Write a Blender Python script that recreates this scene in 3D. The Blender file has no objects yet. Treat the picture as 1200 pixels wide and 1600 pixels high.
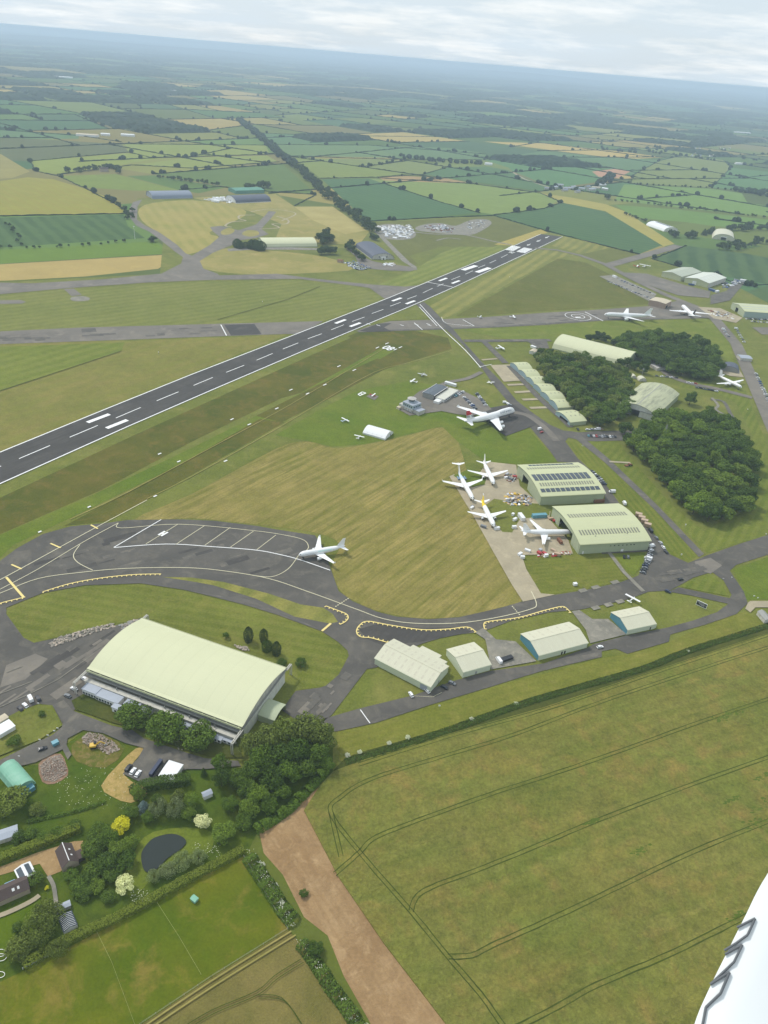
import bpy, bmesh, math, random
from math import radians, sin, cos, pi, atan2, hypot
from mathutils import Vector, Matrix
random.seed(7)
R = random.Random(11)
scene = bpy.context.scene
COL = scene.collection

# ------------------------------------------------------------------ camera
F, HC, ROLL, CAM_H = 1155.0, 87.0, radians(4.8), 300.0          # calibrated on runway width and aircraft sizes
TH = math.atan((800 - HC) * cos(ROLL) / F)
Rv, Dn, Fw = Vector((1, 0, 0)), Vector((0, -sin(TH), -cos(TH))), Vector((0, cos(TH), -sin(TH)))
Xa = cos(ROLL) * Rv - sin(ROLL) * Dn
Ya = -(sin(ROLL) * Rv + cos(ROLL) * Dn)
cam_d = bpy.data.cameras.new('camera')
cam = bpy.data.objects.new('camera', cam_d); COL.objects.link(cam)
M4 = Matrix((Xa, Ya, -Fw)).transposed().to_4x4(); M4.translation = (0, 0, CAM_H)
cam.matrix_world = M4
cam_d.sensor_fit = 'VERTICAL'; cam_d.sensor_height = 24; cam_d.lens = 24 * F / 1600
cam_d.clip_start = 0.05; cam_d.clip_end = 120000
scene.camera = cam
# ------------------------------------------------------------------ sky
SUN_EL, SUN_AZ = radians(50), radians(-52)                        # ahead of the camera and a little left
w = bpy.data.worlds.new('World'); scene.world = w; w.use_nodes = True
nt = w.node_tree; nt.nodes.clear()
def wn(t): return nt.nodes.new(t)
out = wn('ShaderNodeOutputWorld'); sky = wn('ShaderNodeTexSky'); sky.sky_type = 'NISHITA'; sky.sun_disc = False
sky.sun_elevation = SUN_EL; sky.sun_rotation = SUN_AZ; sky.altitude = 300; sky.air_density = 1.2; sky.dust_density = 2.0
b1 = wn('ShaderNodeBackground'); b1.inputs[1].default_value = 0.10
nt.links.new(sky.outputs[0], b1.inputs[0])
tc = wn('ShaderNodeTexCoord'); sx = wn('ShaderNodeSeparateXYZ'); nt.links.new(tc.outputs['Generated'], sx.inputs[0])
def wm(op, a, b):
    n = wn('ShaderNodeMath'); n.operation = op
    for i, v in enumerate((a, b)):
        if isinstance(v, (int, float)): n.inputs[i].default_value = v
        elif v is not None: nt.links.new(v, n.inputs[i])
    return n.outputs[0]
zz = wm('ADD', wm('MAXIMUM', sx.outputs[2], 0.0), 0.10)           # clouds lie on a sheet overhead, so they crowd together at the horizon
cx, cy = wm('DIVIDE', sx.outputs[0], zz), wm('DIVIDE', sx.outputs[1], zz)
cv = wn('ShaderNodeCombineXYZ'); nt.links.new(cx, cv.inputs[0]); nt.links.new(cy, cv.inputs[1])
n1 = wn('ShaderNodeTexNoise'); n1.inputs['Scale'].default_value = 0.35; n1.inputs['Detail'].default_value = 9; n1.inputs['Roughness'].default_value = 0.6
nt.links.new(cv.outputs[0], n1.inputs['Vector'])
n2 = wn('ShaderNodeTexNoise'); n2.inputs['Scale'].default_value = 0.9; n2.inputs['Detail'].default_value = 8; n2.inputs['Roughness'].default_value = 0.65
nt.links.new(cv.outputs[0], n2.inputs['Vector'])
r1 = wn('ShaderNodeValToRGB'); nt.links.new(n1.outputs[0], r1.inputs[0])
r1.color_ramp.elements[0].position = 0.40; r1.color_ramp.elements[0].color = (0.86, 0.86, 0.86, 1)
r1.color_ramp.elements[1].position = 0.62; r1.color_ramp.elements[1].color = (0.98, 0.98, 0.98, 1)
r2 = wn('ShaderNodeValToRGB'); nt.links.new(n2.outputs[0], r2.inputs[0])
for e, p, c in zip(r2.color_ramp.elements, (0.46, 0.64), ((0.62, 0.715, 0.79, 1), (0.82, 0.865, 0.89, 1))): e.position = p; e.color = c
b2 = wn('ShaderNodeBackground'); nt.links.new(r2.outputs[0], b2.inputs[0]); b2.inputs[1].default_value = 0.9
mx = wn('ShaderNodeMixShader'); nt.links.new(r1.outputs[0], mx.inputs[0]); nt.links.new(b1.outputs[0], mx.inputs[1]); nt.links.new(b2.outputs[0], mx.inputs[2])
nt.links.new(mx.outputs[0], out.inputs[0])
# ------------------------------------------------------------------ sun (veiled by thin cloud: soft shadows)
sd = bpy.data.lights.new('sun', 'SUN'); sd.energy = 2.2; sd.angle = radians(8); sd.color = (1.0, 0.96, 0.90)
so = bpy.data.objects.new('sun', sd); COL.objects.link(so)
sdir = Vector((sin(SUN_AZ) * cos(SUN_EL), cos(SUN_AZ) * cos(SUN_EL), sin(SUN_EL)))
so.rotation_euler = sdir.to_track_quat('Z', 'Y').to_euler(); so.location = (0, 0, 900)
# ------------------------------------------------------------------ output
vs = scene.view_settings; vs.view_transform = 'Standard'; vs.look = 'None'; vs.exposure = 0.38; vs.gamma = 1; vs.use_curve_mapping = False
scene.render.engine = 'CYCLES'
cy_ = scene.cycles; cy_.use_denoising = True; cy_.max_bounces = 6; cy_.diffuse_bounces = 3; cy_.volume_bounces = 1; cy_.transparent_max_bounces = 8
try: cy_.denoiser = 'OPENIMAGEDENOISE'
except Exception: pass

# ------------------------------------------------------------------ pixel (of the 1200 x 1600 photograph) to a point at height z
def P(x, y, z=0.0):
    u, v = x - 600.0, y - 800.0
    ur, vr = u * cos(ROLL) + v * sin(ROLL), -u * sin(ROLL) + v * cos(ROLL)
    t = (CAM_H - z) / (F * sin(TH) + vr * cos(TH))
    return Vector((ur * t, (F * cos(TH) - vr * sin(TH)) * t, z))

# ------------------------------------------------------------------ object helpers
def tag(o, label=None, cat=None, group=None, kind=None):
    if label: o['label'] = label
    if cat: o['category'] = cat
    if group: o['group'] = group
    if kind: o['kind'] = kind
    return o
def empty(name, loc=(0, 0, 0), rz=0.0, label=None, cat=None, group=None):
    o = bpy.data.objects.new(name, None); COL.objects.link(o); o.location = loc; o.rotation_euler = (0, 0, rz)
    o.empty_display_size = 0.5
    return tag(o, label, cat, group)
def link(name, me, m=None, parent=None):
    o = bpy.data.objects.new(name, me); COL.objects.link(o)
    if m is not None and len(me.materials) == 0:
        for k in (m if isinstance(m, (list, tuple)) else [m]): me.materials.append(k)
    if parent is not None: o.parent = parent
    return o
def mesh(name, verts, faces, m=None, parent=None, smooth=False, mi=None):
    me = bpy.data.meshes.new(name); me.from_pydata([tuple(v) for v in verts], [], faces)
    if mi: me.polygons.foreach_set('material_index', mi)
    if smooth: me.polygons.foreach_set('use_smooth', [True] * len(me.polygons))
    me.update()
    return link(name, me, m, parent)
class MB:
    """collects shapes for one mesh object"""
    def __init__(s): s.v = []; s.f = []; s.mi = []
    def add(s, vs, fs, mi=0):
        b = len(s.v); s.v += [tuple(p) for p in vs]; s.f += [tuple(b + i for i in f) for f in fs]; s.mi += [mi] * len(fs); return s
    def box(s, x0, x1, y0, y1, z0, z1, mi=0, T=None):
        vs = [Vector((x, y, z)) for z in (z0, z1) for x, y in ((x0, y0), (x1, y0), (x1, y1), (x0, y1))]
        if T is not None: vs = [T @ p for p in vs]
        return s.add(vs, [(3, 2, 1, 0), (4, 5, 6, 7), (0, 1, 5, 4), (1, 2, 6, 5), (2, 3, 7, 6), (3, 0, 4, 7)], mi)
    def tube(s, a, b, r0, r1=None, n=8, mi=0):
        a, b = Vector(a), Vector(b); r1 = r0 if r1 is None else r1; d = (b - a).normalized()
        u = d.orthogonal().normalized(); q = d.cross(u)
        vs = [a + (u * cos(2 * pi * i / n) + q * sin(2 * pi * i / n)) * r0 for i in range(n)] + [b + (u * cos(2 * pi * i / n) + q * sin(2 * pi * i / n)) * r1 for i in range(n)]
        return s.add(vs, [(i, (i + 1) % n, n + (i + 1) % n, n + i) for i in range(n)] + [tuple(range(n - 1, -1, -1)), tuple(range(n, 2 * n))], mi)
    def beam(s, a, b, w, h, mi=0):
        a, b = Vector(a), Vector(b); d = (b - a).normalized(); up = Vector((0, 0, 1)) if abs(d.z) < 0.9 else Vector((0, 1, 0))
        q = d.cross(up).normalized(); t = q.cross(d)
        vs = [p + q * (sx_ * w / 2) + t * (sy_ * h / 2) for p in (a, b) for sx_, sy_ in ((-1, -1), (1, -1), (1, 1), (-1, 1))]
        return s.add(vs, [(3, 2, 1, 0), (4, 5, 6, 7), (0, 1, 5, 4), (1, 2, 6, 5), (2, 3, 7, 6), (3, 0, 4, 7)], mi)
    def prism(s, pts, z0, z1, mi=0):
        n = len(pts); a = sum(pts[i][0] * pts[(i + 1) % n][1] - pts[(i + 1) % n][0] * pts[i][1] for i in range(n))
        if a < 0: pts = pts[::-1]
        vs = [(p[0], p[1], z0) for p in pts] + [(p[0], p[1], z1) for p in pts]
        return s.add(vs, [tuple(range(n - 1, -1, -1)), tuple(range(n, 2 * n))] + [(i, (i + 1) % n, n + (i + 1) % n, n + i) for i in range(n)], mi)
    def build(s, name, m, parent=None, smooth=False): return mesh(name, s.v, s.f, m, parent, smooth, s.mi)
def copy_tree(o, parent=None):
    c = o.copy(); COL.objects.link(c)
    if parent is not None: c.parent = parent
    for ch in o.children: copy_tree(ch, c)
    return c
def set_mat(o, m):
    o.material_slots[0].link = 'OBJECT'; o.material_slots[0].material = m
def catmull(pts, n=6, closed=False):
    pts = [Vector((p[0], p[1])) for p in pts]; N = len(pts); res = []
    for i in range(N if closed else N - 1):
        p0, p1, p2, p3 = (pts[(i - 1) % N] if closed or i else pts[0]), pts[i], pts[(i + 1) % N], (pts[(i + 2) % N] if closed or i + 2 < N else pts[-1])
        for k in range(n):
            t = k / n
            res.append(0.5 * ((2 * p1) + (p2 - p0) * t + (2 * p0 - 5 * p1 + 4 * p2 - p3) * t * t + (3 * p1 - p0 - 3 * p2 + p3) * t ** 3))
    if not closed: res.append(pts[-1])
    return res

# ------------------------------------------------------------------ materials
def newmat(name):
    m = bpy.data.materials.new(name); m.use_nodes = True; t = m.node_tree; b = t.nodes['Principled BSDF']; return m, t, b
def nnode(t, ty, **k):
    n = t.nodes.new(ty)
    for a, v in k.items():
        if a in n.inputs: n.inputs[a].default_value = v
        else: setattr(n, a, v)
    return n
def mixc(t, fac, a, b, blend='MIX'):
    n = t.nodes.new('ShaderNodeMix'); n.data_type = 'RGBA'; n.blend_type = blend
    for sock, v in ((n.inputs[0], fac), (n.inputs[6], a), (n.inputs[7], b)):
        if isinstance(v, (int, float)): sock.default_value = v
        elif isinstance(v, (tuple, list)): sock.default_value = (v[0], v[1], v[2], 1)
        else: t.links.new(v, sock)
    return n.outputs[2]
def ramp(t, fac, stops):
    n = t.nodes.new('ShaderNodeValToRGB'); t.links.new(fac, n.inputs[0]); e = n.color_ramp.elements
    while len(e) < len(stops): e.new(0.5)
    for k, (p, c) in zip(e, stops):
        k.position = p; k.color = (c, c, c, 1) if isinstance(c, (int, float)) else (c[0], c[1], c[2], 1)
    return n.outputs[0]
def noise(t, vec, scale, detail=4, rough=0.55, dist=0.0):
    n = nnode(t, 'ShaderNodeTexNoise', Scale=scale, Detail=detail, Roughness=rough, Distortion=dist); t.links.new(vec, n.inputs['Vector']); return n.outputs[0]
def math_(t, op, a, b=None):
    n = t.nodes.new('ShaderNodeMath'); n.operation = op
    for i, v in enumerate((a, b)):
        if isinstance(v, (int, float)): n.inputs[i].default_value = v
        elif v is not None: t.links.new(v, n.inputs[i])
    return n.outputs[0]
def along(t, vec, d):
    n = t.nodes.new('ShaderNodeVectorMath'); n.operation = 'DOT_PRODUCT'; t.links.new(vec, n.inputs[0]); n.inputs[1].default_value = (d[0], d[1], 0); return n.outputs['Value']
def bump(t, b, h, strength, dist=0.3):
    n = nnode(t, 'ShaderNodeBump', Strength=strength, Distance=dist); t.links.new(h, n.inputs['Height']); t.links.new(n.outputs[0], b.inputs['Normal'])
def sc(c, k): return tuple(min(1.0, x * k) for x in c)
def srgb(r, g, b): return tuple(((x / 255) / 12.92 if x / 255 <= 0.04045 else ((x / 255 + 0.055) / 1.055) ** 2.4) for x in (r, g, b))

ALB = 0.80                                                        # picture colour of a flat lit sheet -> base colour
def seen(r, g, b):
    c = srgb(r, g, b); l_ = .3 * c[0] + .6 * c[1] + .1 * c[2]
    return tuple(max(.004, min(1, (l_ + (x - l_) * 1.06) * k * ALB)) for x, k in zip(c, (1.04, 1.0, .86)))   # the veiled sky's cool cast taken out

def ground_mat(name, c1, c2, patch=0.012, c3=None, stripe=None, fine=0.5, bmp=0.35, fscale=0.7, fcol=0.30, rough=0.95):
    """c1/c2 patchy mix, optional third colour blotches, optional mowing or drilling rows (dir, width m, colour, amount)"""
    m, t, b = newmat(name); g = t.nodes.new('ShaderNodeNewGeometry').outputs['Position']
    col = mixc(t, ramp(t, noise(t, g, patch, 6, 0.6, 0.4), [(0.36, 0.0), (0.64, 1.0)]), c1, c2)
    if c3: col = mixc(t, ramp(t, noise(t, g, patch * 2.7, 5, 0.65, 0.6), [(0.50, 0.0), (0.68, 0.85)]), col, c3)
    if stripe:
        for d, wd, cs, am in (stripe if isinstance(stripe, list) else [stripe]):
            if am > 1:                                               # irregular streaks left by rake and baler, drawn out along the rows
                am -= 1; cv_ = t.nodes.new('ShaderNodeCombineXYZ'); t.links.new(math_(t, 'MULTIPLY', along(t, g, d), 1.0 / wd), cv_.inputs[0]); t.links.new(math_(t, 'MULTIPLY', along(t, g, (-d[1], d[0])), 0.02), cv_.inputs[1])
                s = ramp(t, noise(t, cv_.outputs[0], 1.0, 4, 0.6), [(0.42, 0.0), (0.60, 1.0)])
            else:
                a = math_(t, 'ADD', math_(t, 'MULTIPLY', along(t, g, d), 2 * pi / wd), math_(t, 'MULTIPLY', noise(t, g, 0.02, 2), 3.0))
                s = ramp(t, math_(t, 'ADD', math_(t, 'MULTIPLY', math_(t, 'SINE', a), 0.5), 0.5), [(0.2, 0.0), (0.8, 1.0)])
            s = math_(t, 'MULTIPLY', s, math_(t, 'MULTIPLY', ramp(t, noise(t, g, 0.015, 4), [(0.3, 0.30), (0.6, 1.0)]), am))
            col = mixc(t, s, col, cs)
    f = ramp(t, noise(t, g, fscale, 4, 0.75), [(0.34, 0.0), (0.66, 1.0)])
    f2 = ramp(t, noise(t, g, fscale * 0.2, 5, 0.65), [(0.32, 0.0), (0.68, 1.0)])
    f3 = ramp(t, noise(t, g, fscale * 0.045, 5, 0.6), [(0.32, 0.0), (0.68, 1.0)])
    v = math_(t, 'ADD', math_(t, 'ADD', math_(t, 'MULTIPLY', f, 0.5), math_(t, 'MULTIPLY', f2, 0.3)), math_(t, 'MULTIPLY', f3, 0.2))
    col = mixc(t, 1.0, col, mixc(t, v, (1 - fcol * 1.25, 1 - fcol * 1.2, 1 - fcol * 1.0), (1 + fcol * 1.25, 1 + fcol * 1.2, 1 + fcol * 1.3)), 'MULTIPLY')
    t.links.new(col, b.inputs['Base Color']); b.inputs['Roughness'].default_value = rough; b.inputs['Specular IOR Level'].default_value = 0.1
    bump(t, b, f, bmp, 0.4)
    return m
def solid(name, c, rough=0.6, var=0.12, scale=0.8, spec=0.3, metal=0.0, seam=None, dirt=None, coat=0.0):
    """painted or sheet surface: slight tone drift, optional seams (axis, spacing) in object space, optional streaky dirt colour"""
    m, t, b = newmat(name); tcn = t.nodes.new('ShaderNodeTexCoord').outputs['Object']
    col = mixc(t, noise(t, tcn, scale, 4), sc(c, 1 - var), sc(c, 1 + var))
    if dirt:
        mp = t.nodes.new('ShaderNodeMapping'); mp.inputs['Scale'].default_value = dirt[1]; t.links.new(tcn, mp.inputs['Vector'])
        col = mixc(t, ramp(t, noise(t, mp.outputs[0], 1.0, 6, 0.65), [(0.45, 0.0), (0.75, dirt[2])]), col, dirt[0])
    if seam:
        ax, sp, depth = seam
        s = t.nodes.new('ShaderNodeSeparateXYZ'); t.links.new(tcn, s.inputs[0])
        fr = math_(t, 'FRACT', math_(t, 'MULTIPLY', s.outputs[ax], 1.0 / sp))
        ln = ramp(t, fr, [(0.0, 1.0), (0.05, 0.0), (0.93, 0.0), (1.0, 1.0)])
        col = mixc(t, math_(t, 'MULTIPLY', ln, depth), col, sc(c, 0.55))
        bump(t, b, math_(t, 'SUBTRACT', 1.0, ln), 0.4, 0.1)
    t.links.new(col, b.inputs['Base Color']); b.inputs['Roughness'].default_value = rough; b.inputs['Specular IOR Level'].default_value = spec; b.inputs['Metallic'].default_value = metal
    if coat: b.inputs['Coat Weight'].default_value = coat
    return m
def leaf_mat(name, c, var=0.45):
    m, t, b = newmat(name)
    g = t.nodes.new('ShaderNodeNewGeometry'); oi = t.nodes.new('ShaderNodeObjectInfo')
    col = mixc(t, g.outputs['Random Per Island'], sc(c, 1 - var), sc(c, 1 + var))
    col = mixc(t, math_(t, 'MULTIPLY', oi.outputs['Random'], 0.5), col, (c[0] * 1.15, c[1] * 1.25, c[2] * 0.8))
    t.links.new(col, b.inputs['Base Color']); b.inputs['Roughness'].default_value = 0.75; b.inputs['Specular IOR Level'].default_value = 0.04
    tr = t.nodes.new('ShaderNodeBsdfTranslucent'); t.links.new(col, tr.inputs[0])
    mxs = t.nodes.new('ShaderNodeMixShader'); mxs.inputs[0].default_value = 0.22
    o = t.nodes['Material Output']; t.links.new(b.outputs[0], mxs.inputs[1]); t.links.new(tr.outputs[0], mxs.inputs[2]); t.links.new(mxs.outputs[0], o.inputs[0])
    return m
# ================================================================== GROUND
def rowdir(a, b):
    d = P(*b) - P(*a); d.normalize(); return (-d.y, d.x)
LV = {'field': (0.02, 0.004, 10), 'turf': (0.07, 0.004, 45), 'pave': (0.26, 0.002, 200), 'mark': (0.56, 0.002, 60)}
_cnt = {k: 0 for k in LV}
MZ = 0.70
def level(k):
    _cnt[k] += 1; a, st_, n = LV[k]; return a + (_cnt[k] % n) * st_
def sheet(name, pts, m, lvl='field', smooth=0, kind='structure', parent=None, z=None, world=False, skirt=0.0):
    if smooth: pts = catmull(pts, smooth, True)
    q = [Vector((p[0], p[1], 0)) for p in pts] if world else [P(p[0], p[1]) for p in pts]
    a = sum(q[i].x * q[(i + 1) % len(q)].y - q[(i + 1) % len(q)].x * q[i].y for i in range(len(q)))
    if a < 0: q = q[::-1]
    z = level(lvl) if z is None else z
    c = sum(q, Vector()) / len(q)
    vs = [(p.x - c.x, p.y - c.y, 0) for p in q]; n = len(q); fs = [tuple(range(n))]
    if skirt:
        vs += [(p.x - c.x, p.y - c.y, -skirt) for p in q]; fs += [(i, n + i, n + (i + 1) % n, (i + 1) % n) for i in range(n)]
    o = mesh(name, vs, fs, m, parent); o.location = (c.x, c.y, z)
    if kind and parent is None: o['kind'] = kind
    return o
def ribbon_pts(q, width):
    L, Rr = [], []
    for i, p in enumerate(q):
        d = (q[min(i + 1, len(q) - 1)] - q[max(i - 1, 0)]); d.z = 0; d.normalize(); nrm = Vector((-d.y, d.x, 0))
        wv = width[i] if isinstance(width, list) else width
        L.append(p + nrm * wv / 2); Rr.append(p - nrm * wv / 2)
    return L, Rr
def ribbon(name, pts, width, m, lvl='mark', smooth=0, z=None, kind='structure', parent=None, label=None):
    if smooth: pts = catmull(pts, smooth)
    q = [P(p[0], p[1]) for p in pts]; L, Rr = ribbon_pts(q, width)
    z = level(lvl) if z is None else z
    c = sum(q, Vector()) / len(q); n = len(q)
    o = mesh(name, [(p.x - c.x, p.y - c.y, 0) for p in L + Rr], [(n + i, n + i + 1, i + 1, i) for i in range(n - 1)], m, parent); o.location = (c.x, c.y, z)
    if kind and parent is None: o['kind'] = kind
    return o

# ---- colours as they look in flat light, turned into base colours
g_air   = ground_mat('airfield_turf', seen(120, 126, 66), seen(106, 116, 56), 0.010, seen(132, 132, 76), fcol=0.28)
g_lush  = ground_mat('lush_turf', seen(98, 118, 44), seen(112, 124, 54), 0.018, fcol=0.27)
g_long  = ground_mat('long_grass', seen(104, 102, 48), seen(82, 92, 38), 0.02, seen(116, 106, 58), fcol=0.2, fine=0.6)
g_wood  = ground_mat('rough_grass', seen(88, 92, 48), seen(74, 84, 40), 0.03, fcol=0.28)
st_hay  = [(rowdir((560, 900), (700, 800)), 7.0, seen(166, 152, 100), 1.75), (rowdir((560, 900), (700, 800)), 2.2, seen(104, 108, 50), 1.6), (rowdir((560, 900), (700, 800)), 8.0, seen(156, 144, 92), 0.35)]
g_hay   = ground_mat('hay_turf', seen(136, 130, 76), seen(118, 120, 60), 0.009, seen(148, 137, 86), st_hay, fcol=0.27)
def mown(name, a, b, c1, c2, cs, wd=14.0, am=0.6): return ground_mat(name, c1, c2, 0.008, None, (rowdir(a, b), wd, cs, am), fcol=0.27)
g_mownA = mown('mown_turf_a', (620, 440), (780, 380), seen(124, 134, 70), seen(114, 126, 60), seen(140, 146, 82), 16, 0.7)
g_mownB = mown('mown_turf_b', (40, 500), (260, 470), seen(122, 128, 70), seen(112, 122, 62), seen(136, 138, 82), 14, 0.55)
g_mownC = mown('mown_turf_c', (760, 460), (850, 400), seen(132, 134, 78), seen(118, 124, 66), seen(152, 148, 88), 18, 0.75)
g_mownD = mown('mown_turf_d', (960, 740), (1040, 840), seen(112, 122, 54), seen(100, 114, 46), seen(128, 130, 66), 5.0, 0.55)
g_mownE = mown('mown_turf_e', (1120, 800), (1175, 700), seen(112, 122, 56), seen(98, 114, 46), seen(126, 132, 68), 7.0, 0.6)
g_straw = ground_mat('dry_grass', seen(158, 150, 96), seen(142, 140, 84), 0.012, seen(170, 156, 108), fcol=0.13)
g_strawR= mown('dry_rows', (820, 372), (760, 380), seen(176, 160, 96), seen(160, 152, 88), seen(188, 170, 104), 10, 0.5)
asph_r  = ground_mat('runway_asphalt', seen(88, 87, 89), seen(80, 79, 81), 0.02, seen(97, 95, 96), (rowdir((0, 730), (600, 485)), 3.0, seen(72, 71, 73), 1.55), fcol=0.07, bmp=0.1, rough=0.85)
asph_n  = ground_mat('apron_asphalt', seen(104, 102, 102), seen(91, 90, 91), 0.03, seen(117, 114, 111), fcol=0.07, bmp=0.1, rough=0.85)
asph_o  = ground_mat('old_asphalt', seen(132, 128, 126), seen(118, 115, 114), 0.02, seen(142, 137, 133), fcol=0.07, bmp=0.1, rough=0.9)
asph_g  = ground_mat('worn_asphalt', seen(112, 110, 109), seen(98, 97, 98), 0.05, seen(130, 126, 121), fcol=0.09, bmp=0.12, rough=0.9)
conc    = ground_mat('concrete', seen(180, 172, 156), seen(166, 158, 143), 0.04, seen(190, 180, 162), fcol=0.08, bmp=0.1, rough=0.9)
conc_g  = ground_mat('grey_concrete', seen(146, 144, 140), seen(128, 127, 124), 0.09, seen(164, 160, 154), fcol=0.1, bmp=0.1, rough=0.9)
gravel  = ground_mat('gravel', seen(176, 150, 116), seen(160, 136, 104), 0.15, seen(186, 162, 128), fcol=0.12, bmp=0.3, fscale=2.0)
soil    = ground_mat('dry_soil', seen(172, 146, 114), seen(154, 128, 98), 0.05, seen(186, 160, 128), (rowdir((450, 1330), (600, 1560)), 2.2, seen(146, 120, 92), 1.6), fcol=0.16, bmp=0.5)
white_p = solid('white_paint', (0.78, 0.78, 0.76), 0.7, 0.06, 0.3)
yell_p  = solid('yellow_paint', (0.72, 0.58, 0.22), 0.7, 0.08, 0.3)
cream_p = solid('faded_yellow_paint', (0.60, 0.56, 0.38), 0.7, 0.1, 0.3)
crop_m  = ground_mat('barley_crop', seen(140, 139, 78), seen(124, 132, 68), 0.018, seen(158, 139, 84), [(rowdir((642, 1287), (850, 1215)), 5.0, seen(104, 116, 52), 1.55), (rowdir((642, 1287), (850, 1215)), 14.0, seen(136, 132, 70), 1.5)], fcol=0.40, bmp=1.0, fscale=0.8)
crop_t  = ground_mat('trampled_crop', seen(78, 90, 40), seen(70, 82, 36), 0.1, fcol=0.2, fscale=1.5)
crop_d  = ground_mat('weedy_crop', seen(88, 108, 46), seen(102, 116, 54), 0.1, fcol=0.25, fscale=1.5)
tan_c   = ground_mat('ripening_crop', seen(140, 130, 82), seen(124, 120, 70), 0.05, fcol=0.25, bmp=0.7, fscale=1.3)
paddock_m = ground_mat('paddock', seen(108, 114, 38), seen(86, 104, 28), 0.022, seen(136, 124, 66), fcol=0.2, fscale=0.9)

# ---- base sheet and far countryside
base_m = ground_mat('countryside', seen(104, 114, 56), seen(92, 104, 48), 0.002, fcol=0.12)
S = 44000
mesh('ground', [(-S, -S, -0.02), (S, -S, -0.02), (S, S, -0.02), (-S, S, -0.02)], [(0, 1, 2, 3)], base_m)['kind'] = 'structure'
m, t, b = newmat('far_field'); at = nnode(t, 'ShaderNodeAttribute', attribute_name='tint'); gp = t.nodes.new('ShaderNodeNewGeometry').outputs['Position']
cc = mixc(t, noise(t, gp, 0.006, 5), mixc(t, 1.0, at.outputs[0], (0.82, 0.82, 0.82), 'MULTIPLY'), mixc(t, 1.0, at.outputs[0], (1.16, 1.16, 1.12), 'MULTIPLY'))
t.links.new(cc, b.inputs['Base Color']); b.inputs['Roughness'].default_value = 1; b.inputs['Specular IOR Level'].default_value = 0.05
far_m = m
hedge_far = ground_mat('far_foliage', (0.030, 0.052, 0.022), (0.022, 0.040, 0.018), 0.02, fcol=0.25, fscale=0.12)
TINTS = [(92, 122, 72), (104, 130, 76), (86, 118, 84), (120, 134, 78), (136, 140, 84), (98, 112, 70), (84, 110, 78), (150, 142, 92), (176, 160, 106), (112, 126, 72), (92, 116, 64), (128, 124, 84)]
FV, FF, FC = [], [], []
HV, HF, BL = [], [], []
def in_wedge(q):
    c = sum(q, Vector()) / 4; r = max((p - c).length for p in q)
    if c.y < -r: return False
    return -0.62 * c.y - r * 1.3 - 300 < c.x < 0.62 * c.y + r * 1.3 + 300
def far_blob(p, h, s_):
    b0 = len(HV); rings = ((.04, .18), (.22, .46), (.5, .52), (.78, .40), (.94, .2)); m7 = 7
    for z, r in rings:
        for i in range(m7): an = i * 2 * pi / m7 + z * 2; q = r * s_ * R.uniform(.78, 1.18); HV.append((p.x + cos(an) * q, p.y + sin(an) * q, z * h * R.uniform(.93, 1.07)))
    HV.append((p.x, p.y, h))
    for j in range(len(rings) - 1):
        for i in range(m7): HF.append((b0 + j * m7 + i, b0 + j * m7 + (i + 1) % m7, b0 + (j + 1) * m7 + (i + 1) % m7, b0 + (j + 1) * m7 + i))
    k0 = b0 + (len(rings) - 1) * m7
    for i in range(m7): HF.append((k0 + i, k0 + (i + 1) % m7, b0 + len(rings) * m7))
def hedge_line(a, b, near, hh=3.0, treep=0.12, wd=3.6):
    d = b - a; Ln = d.length
    if Ln < 20: return
    u = d / Ln; nrm = Vector((-u.y, u.x, 0)); mid = (a + b) / 2
    step = max(9.0, mid.length * 0.0036); n = max(2, int(Ln / step)); base = len(HV); sc_ = max(1.0, mid.length / 9000)
    gap = False
    for i in range(n + 1):
        p = a + u * (Ln * i / n) + nrm * R.uniform(-1.5, 1.5)
        h = hh * R.uniform(0.5, 1.2) * sc_; wv = wd * R.uniform(0.6, 1.2) * sc_
        if R.random() < treep:
            th_ = R.uniform(6, 13) * sc_; BL.append((Vector((p.x, p.y, 0)), th_, th_ * R.uniform(.9, 1.4)))
            if R.random() < .5: BL.append((Vector((p.x + R.uniform(-9, 9), p.y + R.uniform(-9, 9), 0)), th_ * .8, th_ * R.uniform(.8, 1.2)))
        for s_, k in ((-0.5, 0), (-0.42, 0.75), (0, 1.0), (0.42, 0.75), (0.5, 0)):
            HV.append((p.x + nrm.x * s_ * wv, p.y + nrm.y * s_ * wv, h * k * (1 if k in (0, 1.0) else R.uniform(0.8, 1.1))))
    for i in range(n):
        for k in range(4):
            o = base + i * 5 + k; HF.append((o, o + 5, o + 6, o + 1))
    for q_ in BL: far_blob(*q_)
    BL.clear()
def wood_patch(q):
    c = sum(q, Vector()) / 4; step = max(9.0, c.length * 0.0032); sc_ = max(1.0, c.length / 9000)
    n = max(3, min(26, int((q[1] - q[0]).length / step))); k = max(3, min(26, int((q[3] - q[0]).length / step)))
    base = len(HV)
    for j in range(k + 1):
        for i in range(n + 1):
            s_, t_ = i / n, j / k
            p = (q[0] * (1 - s_) + q[1] * s_) * (1 - t_) + (q[3] * (1 - s_) + q[2] * s_) * t_
            edge = i in (0, n) or j in (0, k)
            HV.append((p.x + R.uniform(-.35, .35) * step, p.y + R.uniform(-.35, .35) * step, -0.5 if edge else R.uniform(7, 17) * sc_))
    for j in range(k):
        for i in range(n):
            o = base + j * (n + 1) + i; HF.append((o, o + 1, o + n + 2, o + n + 1))
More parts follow.
